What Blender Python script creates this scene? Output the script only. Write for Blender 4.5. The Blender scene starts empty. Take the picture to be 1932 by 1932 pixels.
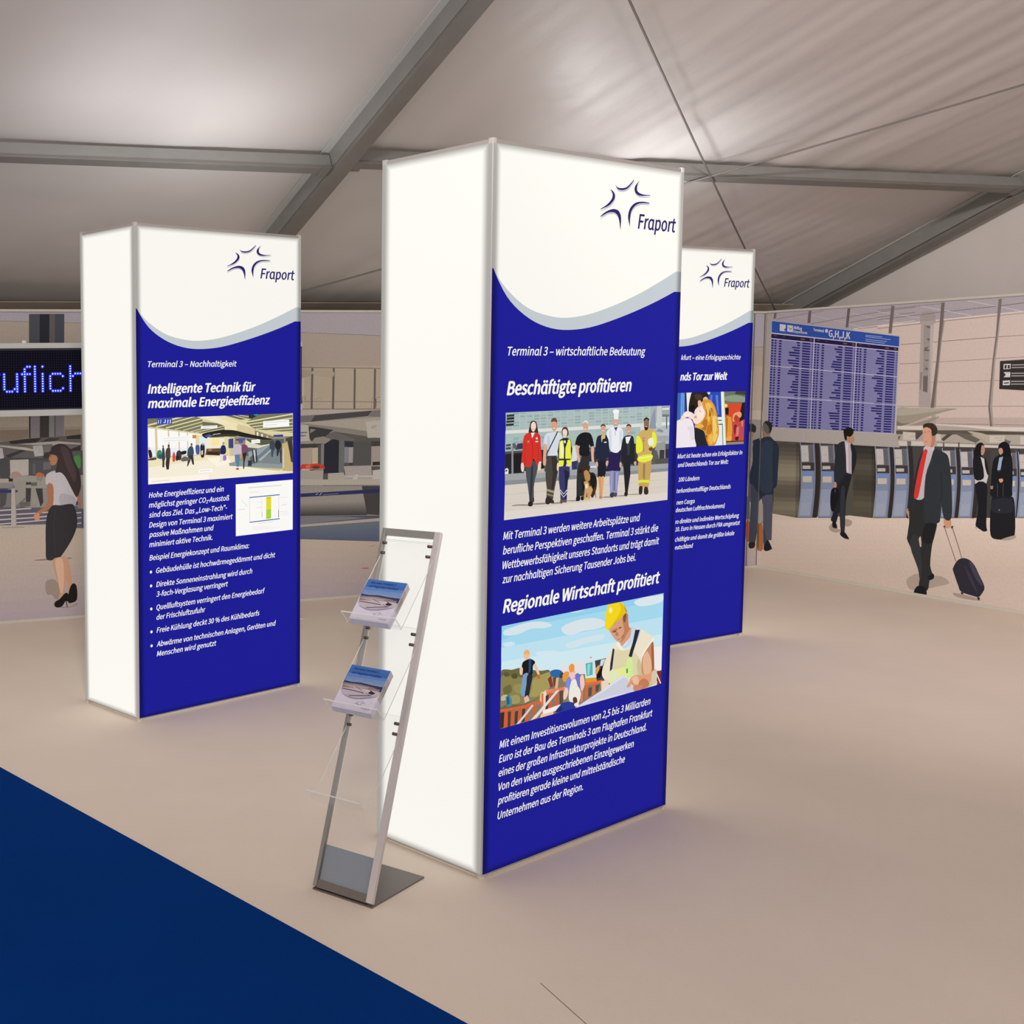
import bpy, math, os, random
from mathutils import Vector, Matrix, noise

random.seed(7)
SC = bpy.context.scene
COL = SC.collection

# ------------------------------------------------------------------ camera
FOCAL_PX, PX, PY, PITCH, ROLL, EYE = 2199.86, 117.78, 904.46, 0.0849, -0.0150, 1.7328
cam_data = bpy.data.cameras.new('camera')
cam = bpy.data.objects.new('camera', cam_data)
COL.objects.link(cam)
cam_data.sensor_width = 36.0
cam_data.lens = FOCAL_PX / 1932 * 36.0
cam_data.shift_x = (966 - PX) / 1932
cam_data.shift_y = (PY - 966) / 1932
cam_data.clip_end = 100
fwd = Vector((0, math.cos(PITCH), -math.sin(PITCH)))
up0 = Vector((0, math.sin(PITCH), math.cos(PITCH)))
right = Vector((1, 0, 0)) * math.cos(ROLL) + up0 * math.sin(ROLL)
up = -Vector((1, 0, 0)) * math.sin(ROLL) + up0 * math.cos(ROLL)
cam.matrix_world = Matrix(((right.x, up.x, -fwd.x, 0), (right.y, up.y, -fwd.y, 0),
                           (right.z, up.z, -fwd.z, EYE), (0, 0, 0, 1)))
SC.camera = cam

# ------------------------------------------------------------------ view, world, exposure
SC.view_settings.view_transform = 'Standard'
SC.view_settings.look = 'None'
SC.view_settings.gamma = 1.0
SC.view_settings.use_curve_mapping = False
SC.view_settings.exposure = 0.0
world = bpy.data.worlds.new('daylight_through_the_open_tent_side')
world.use_nodes = True
world.node_tree.nodes['Background'].inputs['Color'].default_value = (1.0, 0.90, 0.85, 1)
world.node_tree.nodes['Background'].inputs['Strength'].default_value = 0.86
SC.world = world
# added unseen spots above the camera, brightening the two printed walls
for aim, watts, cone in (((6.9, 8.6, 1.2), 2200, 46), ((0.9, 9.0, 1.1), 500, 62)):
    ld = bpy.data.lights.new('added_wall_spot', 'SPOT')
    ld.energy = watts; ld.shadow_soft_size = 0.25; ld.color = (1.0, 0.93, 0.90)
    ld.spot_size = math.radians(cone); ld.spot_blend = 1.0
    lo = bpy.data.objects.new('added_wall_spot', ld); lo.location = (0.2, 0.3, 4.3); COL.objects.link(lo)
    lo.rotation_euler = (Vector(aim) - lo.location).to_track_quat('-Z', 'Y').to_euler()
# added spots in the tower tops, aimed to brighten patches of the roof
for pos, aim, watts, cone in (((0.38, 6.07, 2.44), (0.25, 6.70, 3.22), 12, 124), ((1.05, 6.53, 2.44), (1.05, 7.05, 3.16), 12, 124), ((3.827, 7.477, 2.44), (4.05, 7.86, 3.13), 21, 112),
                              ((3.60, 7.40, 2.44), (3.24, 6.95, 3.38), 13, 90), ((1.771, 4.38, 2.44), (1.75, 4.50, 4.2), 30, 100)):
    ld = bpy.data.lights.new('added_roof_spot', 'SPOT')
    ld.energy = watts; ld.shadow_soft_size = 0.08; ld.color = (0.95, 0.97, 1.0)
    ld.spot_size = math.radians(cone); ld.spot_blend = 1.0
    lo = bpy.data.objects.new('added_roof_spot', ld); lo.location = pos; COL.objects.link(lo)
    lo.rotation_euler = (Vector(aim) - lo.location).to_track_quat('-Z', 'Y').to_euler()
PRINT_GLOW = 0.87        # how bright the back-lit fabric is
TRAY_GLOW = 3.4         # the lamps shining out of the open tower tops
MURAL_INK = (1.5, 1.7, 1.82)   # reflectance of the unlit wall print

# ------------------------------------------------------------------ small helpers
def lin(h):
    """display colour, as 'rrggbb' or 'r,g,b', to linear light"""
    out = []
    for c in ([int(v) for v in h.split(',')] if ',' in h else [int(h[i:i + 2], 16) for i in (0, 2, 4)]):
        c = c / 255
        out.append(c / 12.92 if c <= .04045 else ((c + .055) / 1.055) ** 2.4)
    return tuple(out)

def link(name, verts, faces, mat=None, parent=None, smooth=False, colors=None):
    me = bpy.data.meshes.new(name)
    me.from_pydata([tuple(v) for v in verts], [], faces)
    if colors:
        at = me.color_attributes.new('ink', 'FLOAT_COLOR', 'CORNER')
        buf = []
        for f, c in zip(faces, colors):
            buf.extend(list(c) * len(f) if len(c) == 4 else (list(c) + [1.0]) * len(f))
        at.data.foreach_set('color', buf)
    for m in (mat if isinstance(mat, (list, tuple)) else [mat]):
        if m: me.materials.append(m)
    if smooth:
        me.polygons.foreach_set('use_smooth', [True] * len(me.polygons))
    me.update()
    o = bpy.data.objects.new(name, me)
    COL.objects.link(o)
    if parent: o.parent = parent
    return o

def tag(o, label=None, cat=None, group=None, kind=None):
    if label: o['label'] = label
    if cat: o['category'] = cat
    if group: o['group'] = group
    if kind: o['kind'] = kind
    return o

def empty(name, loc, rz, label, cat, group=None):
    o = bpy.data.objects.new(name, None)
    o.empty_display_size = .1
    COL.objects.link(o)
    o.location = loc
    o.rotation_euler = (0, 0, rz)
    return tag(o, label, cat, group)

class Shape:
    """collects boxes and tubes that make up one part"""
    def __init__(s): s.v, s.f, s.m = [], [], []
    def hexa(s, c, mi=0):
        n = len(s.v); s.v += [Vector(p) for p in c]
        for q in ((3, 2, 1, 0), (4, 5, 6, 7), (0, 1, 5, 4), (1, 2, 6, 5), (2, 3, 7, 6), (3, 0, 4, 7)):
            s.f.append([n + i for i in q]); s.m.append(mi)
        return s
    def box(s, x0, x1, y0, y1, z0, z1, mi=0):
        return s.hexa([(x0, y0, z0), (x1, y0, z0), (x1, y1, z0), (x0, y1, z0),
                       (x0, y0, z1), (x1, y0, z1), (x1, y1, z1), (x0, y1, z1)], mi)
    def obox(s, o, a, b, c, mi=0):
        o, a, b, c = map(Vector, (o, a, b, c))
        return s.hexa([o, o + a, o + a + b, o + b, o + c, o + a + c, o + a + b + c, o + b + c], mi)
    def tube(s, pts, r, n=8, mi=0):
        pts = [Vector(p) for p in pts]; base = len(s.v)
        for i, p in enumerate(pts):
            d = (pts[min(i + 1, len(pts) - 1)] - pts[max(i - 1, 0)]).normalized()
            a = d.orthogonal().normalized() if abs(d.z) > .95 else d.cross(Vector((0, 0, 1))).normalized()
            b = d.cross(a)
            for k in range(n):
                t = 2 * math.pi * k / n
                s.v.append(p + a * math.cos(t) * r + b * math.sin(t) * r)
        for i in range(len(pts) - 1):
            for k in range(n):
                s.f.append([base + i * n + k, base + i * n + (k + 1) % n, base + (i + 1) * n + (k + 1) % n, base + (i + 1) * n + k]); s.m.append(mi)
        s.f.append([base + k for k in range(n)][::-1]); s.m.append(mi)
        s.f.append([base + (len(pts) - 1) * n + k for k in range(n)]); s.m.append(mi)
        return s
    def build(s, name, mat, parent=None, smooth=False, bevel=0):
        o = link(name, s.v, s.f, mat, parent, smooth)
        if any(s.m): o.data.polygons.foreach_set('material_index', s.m)
        if bevel:
            b = o.modifiers.new('edge', 'BEVEL'); b.width = bevel; b.segments = 2
        return o

# ------------------------------------------------------------------ materials
def nodes_of(name):
    m = bpy.data.materials.new(name); m.use_nodes = True
    nt = m.node_tree
    return m, nt, nt.nodes['Principled BSDF']

def plain(name, col, rough=.6, metal=0.0, spec=.5, var=.06, scale=40, bump=0.0):
    """base colour with a little procedural mottling and optional relief"""
    m, nt, b = nodes_of(name)
    b.inputs['Roughness'].default_value = rough
    b.inputs['Metallic'].default_value = metal
    b.inputs['Specular IOR Level'].default_value = spec
    tc = nt.nodes.new('ShaderNodeTexCoord')
    nz = nt.nodes.new('ShaderNodeTexNoise'); nz.inputs['Scale'].default_value = scale
    nz.inputs['Detail'].default_value = 4
    nt.links.new(tc.outputs['Object'], nz.inputs['Vector'])
    mx = nt.nodes.new('ShaderNodeMix'); mx.data_type = 'RGBA'
    mx.inputs['A'].default_value = tuple(c * (1 - var) for c in col) + (1,)
    mx.inputs['B'].default_value = tuple(min(1, c * (1 + var)) for c in col) + (1,)
    nt.links.new(nz.outputs['Fac'], mx.inputs['Factor'])
    nt.links.new(mx.outputs['Result'], b.inputs['Base Color'])
    if bump:
        bp = nt.nodes.new('ShaderNodeBump'); bp.inputs['Strength'].default_value = bump
        bp.inputs['Distance'].default_value = .004
        nt.links.new(nz.outputs['Fac'], bp.inputs['Height'])
        nt.links.new(bp.outputs['Normal'], b.inputs['Normal'])
    return m

def ink_print(name, gain=(1, 1, 1), rough=.75):
    """matt print: colours come from the print's own ink attribute"""
    m, nt, b = nodes_of(name)
    b.inputs['Roughness'].default_value = rough
    b.inputs['Specular IOR Level'].default_value = .2
    a = nt.nodes.new('ShaderNodeVertexColor'); a.layer_name = 'ink'
    tc = nt.nodes.new('ShaderNodeTexCoord')
    nz = nt.nodes.new('ShaderNodeTexNoise'); nz.inputs['Scale'].default_value = 60; nz.inputs['Detail'].default_value = 5
    nt.links.new(tc.outputs['Object'], nz.inputs['Vector'])
    mr = nt.nodes.new('ShaderNodeMapRange'); mr.inputs['To Min'].default_value = .9; mr.inputs['To Max'].default_value = 1.1
    nt.links.new(nz.outputs['Fac'], mr.inputs['Value'])
    mul = nt.nodes.new('ShaderNodeMix'); mul.data_type = 'RGBA'; mul.blend_type = 'MULTIPLY'
    mul.inputs['Factor'].default_value = 1
    mul.inputs['B'].default_value = tuple(gain) + (1,)
    nt.links.new(a.outputs['Color'], mul.inputs['A'])
    sc = nt.nodes.new('ShaderNodeVectorMath'); sc.operation = 'SCALE'
    nt.links.new(mul.outputs['Result'], sc.inputs[0])
    nt.links.new(mr.outputs['Result'], sc.inputs['Scale'])
    nt.links.new(sc.outputs['Vector'], b.inputs['Base Color'])
    return m

def backlit(name, axis, span, gain=1.0):
    """translucent fabric lit from inside the box; the dimmer edges over the frame are put into its glow"""
    m, nt, b = nodes_of(name)
    b.inputs['Roughness'].default_value = .9
    b.inputs['Specular IOR Level'].default_value = .1
    a = nt.nodes.new('ShaderNodeVertexColor'); a.layer_name = 'ink'
    tc = nt.nodes.new('ShaderNodeTexCoord'); sp = nt.nodes.new('ShaderNodeSeparateXYZ')
    nt.links.new(tc.outputs['Object'], sp.inputs[0])
    facs = []
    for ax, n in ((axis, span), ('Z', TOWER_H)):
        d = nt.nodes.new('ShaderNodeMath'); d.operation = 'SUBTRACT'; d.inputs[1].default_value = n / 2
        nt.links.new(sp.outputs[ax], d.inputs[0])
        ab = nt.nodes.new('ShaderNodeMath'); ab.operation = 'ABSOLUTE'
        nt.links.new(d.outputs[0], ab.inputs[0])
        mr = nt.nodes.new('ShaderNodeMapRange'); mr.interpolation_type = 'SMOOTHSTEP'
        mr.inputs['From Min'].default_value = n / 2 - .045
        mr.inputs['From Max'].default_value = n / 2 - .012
        mr.inputs['To Min'].default_value = 1; mr.inputs['To Max'].default_value = .34  # light fall-off towards the frame, painted into the emission strength
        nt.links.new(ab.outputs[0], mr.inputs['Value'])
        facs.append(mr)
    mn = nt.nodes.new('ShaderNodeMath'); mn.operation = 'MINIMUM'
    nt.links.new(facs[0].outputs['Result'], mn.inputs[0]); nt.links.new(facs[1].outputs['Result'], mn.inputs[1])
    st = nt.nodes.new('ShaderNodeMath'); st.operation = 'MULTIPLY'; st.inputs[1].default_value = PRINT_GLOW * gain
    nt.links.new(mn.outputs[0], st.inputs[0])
    dark = nt.nodes.new('ShaderNodeMix'); dark.data_type = 'RGBA'; dark.blend_type = 'MULTIPLY'
    dark.inputs['Factor'].default_value = 1; dark.inputs['B'].default_value = (.14, .14, .14, 1)
    nt.links.new(a.outputs['Color'], dark.inputs['A'])
    nt.links.new(dark.outputs['Result'], b.inputs['Base Color'])
    nt.links.new(a.outputs['Color'], b.inputs['Emission Color'])
    nt.links.new(st.outputs[0], b.inputs['Emission Strength'])
    return m

def acrylic(name, tint=(1, 1, 1), clear=.93):
    m, nt, b = nodes_of(name)
    out = nt.nodes['Material Output']
    tr = nt.nodes.new('ShaderNodeBsdfTransparent'); tr.inputs['Color'].default_value = tuple(tint) + (1,)
    b.inputs['Base Color'].default_value = (.8, .8, .8, 1); b.inputs['Roughness'].default_value = .08
    mx = nt.nodes.new('ShaderNodeMixShader'); mx.inputs['Fac'].default_value = 1 - clear
    nt.links.new(tr.outputs[0], mx.inputs[1]); nt.links.new(b.outputs[0], mx.inputs[2])
    nt.links.new(mx.outputs[0], out.inputs['Surface'])
    return m

TOWER_H, TOWER_W, TOWER_D = 2.5, 1.1487, 0.4634
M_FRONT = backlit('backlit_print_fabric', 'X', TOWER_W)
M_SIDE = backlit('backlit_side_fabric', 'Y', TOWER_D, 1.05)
M_ALU = plain('anodised_aluminium', (.52, .50, .48), .38, .75, var=.04, scale=120)
M_ALU_FLAT = plain('satin_silver_paint', (.60, .56, .55), .45, .25, var=.03)
M_RACK_DARK = plain('grey_steel', (.27, .26, .245), .45, .4, var=.03)
M_BASE = plain('base_plate_shadow_brown', (.17, .145, .13), .45, .4, var=.05)  # brown of the plate, darkened for the shade under the rack
M_BOLT = plain('bronze_bolt', (.16, .12, .09), .35, .8)
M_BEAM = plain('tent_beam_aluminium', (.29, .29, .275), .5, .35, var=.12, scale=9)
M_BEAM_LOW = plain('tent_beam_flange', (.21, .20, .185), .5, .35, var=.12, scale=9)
M_DARK = plain('black_rubber', (.03, .027, .025), .7)
M_CABLE = plain('steel_cable', (.20, .19, .17), .5, .6)
M_KEDER = plain('keder_strip_pvc', (.50, .50, .48), .5)
M_TRIM = plain('wall_edge_trim', (.62, .60, .53), .5, .1)
M_WALLBOARD = plain('wall_panel_board', (.45, .42, .38), .8)
M_EAVE = plain('eave_fabric', (.30, .27, .22), .85, var=.15, scale=14)
M_ROPE = plain('eave_cord', (.06, .055, .045), .9)
M_MURAL = ink_print('mural_print', MURAL_INK)
M_PAPER = ink_print('leaflet_print', (1.2, 1.36, 1.42), .45)
M_CLEAR = acrylic('clear_acrylic', clear=.95)
M_CLEAR_EDGE = plain('acrylic_cut_edge', (.78, .78, .75), .3)  # pale colour stands in for light gathered at the cut edges
M_FROST = plain('smoked_blue_acrylic', (.25, .29, .34), .25, var=.03)
M_SIGN_RAIL = plain('sign_rail_light_grey', (.50, .50, .50), .45, .1, var=.03)
M_POST_WHITE = plain('white_sign_post', (.72, .70, .66), .5)

def membrane_material():
    m, nt, b = nodes_of('white_pvc_membrane')
    b.inputs['Roughness'].default_value = .42
    b.inputs['Specular IOR Level'].default_value = .5
    tc = nt.nodes.new('ShaderNodeTexCoord')
    nz = nt.nodes.new('ShaderNodeTexNoise'); nz.inputs['Scale'].default_value = .7; nz.inputs['Detail'].default_value = 6
    nt.links.new(tc.outputs['Object'], nz.inputs['Vector'])
    mx = nt.nodes.new('ShaderNodeMix'); mx.data_type = 'RGBA'
    mx.inputs['A'].default_value = (.50, .455, .435, 1); mx.inputs['B'].default_value = (.62, .59, .57, 1)
    nt.links.new(nz.outputs['Fac'], mx.inputs['Factor'])
    nt.links.new(mx.outputs['Result'], b.inputs['Base Color'])
    fine = nt.nodes.new('ShaderNodeTexNoise'); fine.inputs['Scale'].default_value = 5; fine.inputs['Detail'].default_value = 5
    nt.links.new(tc.outputs['Object'], fine.inputs['Vector'])
    bp = nt.nodes.new('ShaderNodeBump'); bp.inputs['Strength'].default_value = .25; bp.inputs['Distance'].default_value = .02
    nt.links.new(fine.outputs['Fac'], bp.inputs['Height']); nt.links.new(bp.outputs['Normal'], b.inputs['Normal'])
    return m
M_MEMBRANE = membrane_material()

def carpet_material(name, a, c, spec=.1):
    m, nt, b = nodes_of(name)
    b.inputs['Roughness'].default_value = .95
    b.inputs['Specular IOR Level'].default_value = spec
    tc = nt.nodes.new('ShaderNodeTexCoord')
    big = nt.nodes.new('ShaderNodeTexNoise'); big.inputs['Scale'].default_value = 2.2; big.inputs['Detail'].default_value = 3
    fib = nt.nodes.new('ShaderNodeTexNoise'); fib.inputs['Scale'].default_value = 420; fib.inputs['Detail'].default_value = 2
    for n in (big, fib): nt.links.new(tc.outputs['Object'], n.inputs['Vector'])
    mx = nt.nodes.new('ShaderNodeMix'); mx.data_type = 'RGBA'
    mx.inputs['A'].default_value = a + (1,); mx.inputs['B'].default_value = c + (1,)
    ad = nt.nodes.new('ShaderNodeMath'); ad.operation = 'MULTIPLY_ADD'; ad.inputs[1].default_value = .45
    nt.links.new(big.outputs['Fac'], ad.inputs[0])
    h = nt.nodes.new('ShaderNodeMath'); h.operation = 'MULTIPLY'; h.inputs[1].default_value = .55
    nt.links.new(fib.outputs['Fac'], h.inputs[0]); nt.links.new(h.outputs[0], ad.inputs[2])
    nt.links.new(ad.outputs[0], mx.inputs['Factor']); nt.links.new(mx.outputs['Result'], b.inputs['Base Color'])
    bp = nt.nodes.new('ShaderNodeBump'); bp.inputs['Strength'].default_value = .35; bp.inputs['Distance'].default_value = .003
    nt.links.new(fib.outputs['Fac'], bp.inputs['Height']); nt.links.new(bp.outputs['Normal'], b.inputs['Normal'])
    return m
M_FLOOR = carpet_material('beige_needle_felt', (.71, .61, .52), (.89, .77, .655))
M_BLUE = carpet_material('royal_blue_needle_felt', (.0005, .026, .155), (.001, .044, .25), .03)

def emitter(name, col, s):
    m, nt, b = nodes_of(name)
    b.inputs['Base Color'].default_value = (.02, .02, .02, 1)
    b.inputs['Emission Color'].default_value = col + (1,)
    b.inputs['Emission Strength'].default_value = s
    return m
M_LAMPS = emitter('tower_lamp_field', (.94, .96, 1.0), TRAY_GLOW)
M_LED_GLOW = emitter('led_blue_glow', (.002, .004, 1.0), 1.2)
M_LED_CORE = emitter('led_core', (.45, .75, 1.0), 2.2)

def led_face_material():
    m, nt, b = nodes_of('unlit_led_matrix')
    tc = nt.nodes.new('ShaderNodeTexCoord')
    v = nt.nodes.new('ShaderNodeTexVoronoi'); v.inputs['Randomness'].default_value = 0
    mp = nt.nodes.new('ShaderNodeMapping'); mp.inputs['Scale'].default_value = (58.6, 0, 61)
    nt.links.new(tc.outputs['Object'], mp.inputs['Vector']); nt.links.new(mp.outputs[0], v.inputs['Vector'])
    v.inputs['Scale'].default_value = 1
    r = nt.nodes.new('ShaderNodeValToRGB')
    r.color_ramp.elements[0].position = .18; r.color_ramp.elements[0].color = (.016, .016, .04, 1)
    r.color_ramp.elements[1].position = .34; r.color_ramp.elements[1].color = (.004, .004, .010, 1)
    nt.links.new(v.outputs['Distance'], r.inputs['Fac']); nt.links.new(r.outputs['Color'], b.inputs['Base Color'])
    b.inputs['Roughness'].default_value = .85
    b.inputs['Specular IOR Level'].default_value = .08
    return m
M_LED_FACE = led_face_material()

# ------------------------------------------------------------------ flat prints
def points(s, unit=2000.0):
    return [(float(a) / unit, float(b) / unit) for a, b in (q.split(',') for q in s.split())]

def rounded(p):
    out = []; n = len(p)
    for i in range(n):
        a, b, c, d = p[i - 1], p[i], p[(i + 1) % n], p[(i + 2) % n]
        for t in (0, .34, .67):
            out.append(tuple(.5 * (2 * b[k] + (c[k] - a[k]) * t + (2 * a[k] - 5 * b[k] + 4 * c[k] - d[k]) * t * t
                                   + (3 * b[k] - a[k] - 3 * c[k] + d[k]) * t ** 3) for k in (0, 1)))
    return out

def clipped(p, r):
    for ax, lim, sg in ((0, r[0], 1), (0, r[2], -1), (1, r[1], 1), (1, r[3], -1)):
        q = []
        for i in range(len(p)):
            a, b = p[i - 1], p[i]
            ia, ib = (a[ax] - lim) * sg >= 0, (b[ax] - lim) * sg >= 0
            if ia != ib:
                t = (lim - a[ax]) / (b[ax] - a[ax])
                q.append((a[0] + (b[0] - a[0]) * t, a[1] + (b[1] - a[1]) * t))
            if ib: q.append(b)
        p = q
        if len(p) < 3: return []
    return p

def print_mesh(name, art, rect, mat, parent, unit=2000.0, y=0.0, sign=1, step=.00004, place=None):
    """one flat print: each colour area a thin layer of ink over the ones below it"""
    V, F, C, boxes = [], [], [], []
    for line in art.strip().split('\n'):
        head, rest = line.split(' ', 1)
        p = points(rest, unit)
        if head[0] == '~': p = rounded(p); head = head[1:]
        p = clipped(p, rect)
        if not p: continue
        bb = (min(a[0] for a in p), min(a[1] for a in p), max(a[0] for a in p), max(a[1] for a in p))
        lay = 1
        for o in boxes:
            if o[0] < bb[2] and o[2] > bb[0] and o[1] < bb[3] and o[3] > bb[1] and o[4] >= lay: lay = o[4] + 1
        boxes.append(bb + (lay,))
        n = len(V)
        for a in p:
            q = (sign * a[0], y - lay * step, a[1])
            V.append(place(a[0], a[1], lay * step) if place else q)
        F.append(list(range(n, n + len(p))) if sign > 0 else list(range(n, n + len(p)))[::-1])
        C.append(lin(head))
    return link(name, V, F, mat, parent, colors=C)

try:
    FONT = bpy.data.fonts.load(os.path.join(bpy.utils.resource_path('LOCAL'), 'datafiles', 'fonts', 'Noto Sans CJK Regular.woff2'))
except Exception:
    FONT = None
_text_cache = {}
def text_outline(s, slant=.21):
    """flat glyph mesh of a string at size 1: (verts, faces, cap height)"""
    if (s, slant) in _text_cache: return _text_cache[(s, slant)]
    cu = bpy.data.curves.new('glyphs', 'FONT')
    if FONT: cu.font = FONT
    cu.body = s; cu.size = 1; cu.shear = slant; cu.resolution_u = 3
    o = bpy.data.objects.new('glyphs', cu)
    me = o.to_mesh()
    r = ([(v.co.x, v.co.y) for v in me.vertices], [list(p.vertices) for p in me.polygons])
    o.to_mesh_clear()
    bpy.data.objects.remove(o); bpy.data.curves.remove(cu)
    _text_cache[(s, slant)] = r
    return r
_cap = text_outline('H', 0)
CAP = max(v[1] for v in _cap[0]) if _cap[0] else .7

def lettering(name, lines, mat, parent, color, bold=.05, slant=.21, y=-.0012, place=None):
    """lines: (string, x left, x right, baseline z, cap height); strokes thickened by overlaid copies"""
    V, F = [], []
    for s, x0, x1, z, cap in lines:
        pieces, cx = [], 0.0
        parts = s.split('₂')
        for i, t in enumerate(parts):
            if t:
                vs, fs = text_outline(t.replace('a', 'ɑ').replace('ä', 'ɑ') if FONT else t, slant)
                mn = min(v[0] for v in vs); mx = max(v[0] for v in vs)
                pieces.append(([(v[0] - mn + cx, v[1]) for v in vs], fs))
                if FONT and 'ä' in t:      # two dots over each single-storey a
                    for k, ch in enumerate(t):
                        if ch == 'ä':
                            pre = t[:k].replace('a', 'ɑ').replace('ä', 'ɑ') + 'ɑ'
                            e = max(v[0] for v in text_outline(pre, slant)[0]) - mn + cx
                            for dx in (-.42, -.12):
                                c0 = (e + dx * CAP + .04 * CAP, .95 * CAP)
                                pieces.append(([(cx + c0[0] + .078 * CAP * math.cos(q * math.pi / 4), c0[1] + .078 * CAP * math.sin(q * math.pi / 4)) for q in range(8)], [list(range(8))]))
                cx += mx - mn + .06 * CAP
            if i < len(parts) - 1:
                vs, fs = text_outline('2', slant)
                mn = min(v[0] for v in vs)
                pieces.append(([((v[0] - mn) * .6 + cx, v[1] * .6 - .2 * CAP) for v in vs], fs))
                cx += .48 * CAP
        wid = max(v[0] for vs, _ in pieces for v in vs)
        sy = cap / CAP; sx = (x1 - x0) / wid
        lay = 0
        for dx, dz in ((0, 0), (bold, 0), (-bold, 0), (bold * .5, bold * .6), (-bold * .5, -bold * .6)) if bold else ((0, 0),):
            for vs, fs in pieces:
                n = len(V)
                for vx, vy in vs:
                    a, b = x0 + (vx * sx) + dx * sy * .32, z + vy * sy + dz * sy * .32
                    V.append(place(a, b, -y + lay * 4e-5) if place else (a, y - lay * 4e-5, b))
                F += [[n + i for i in f] for f in fs]
            lay += 1
    return link(name, V, F, mat, parent, colors=[color] * len(F))

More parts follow.
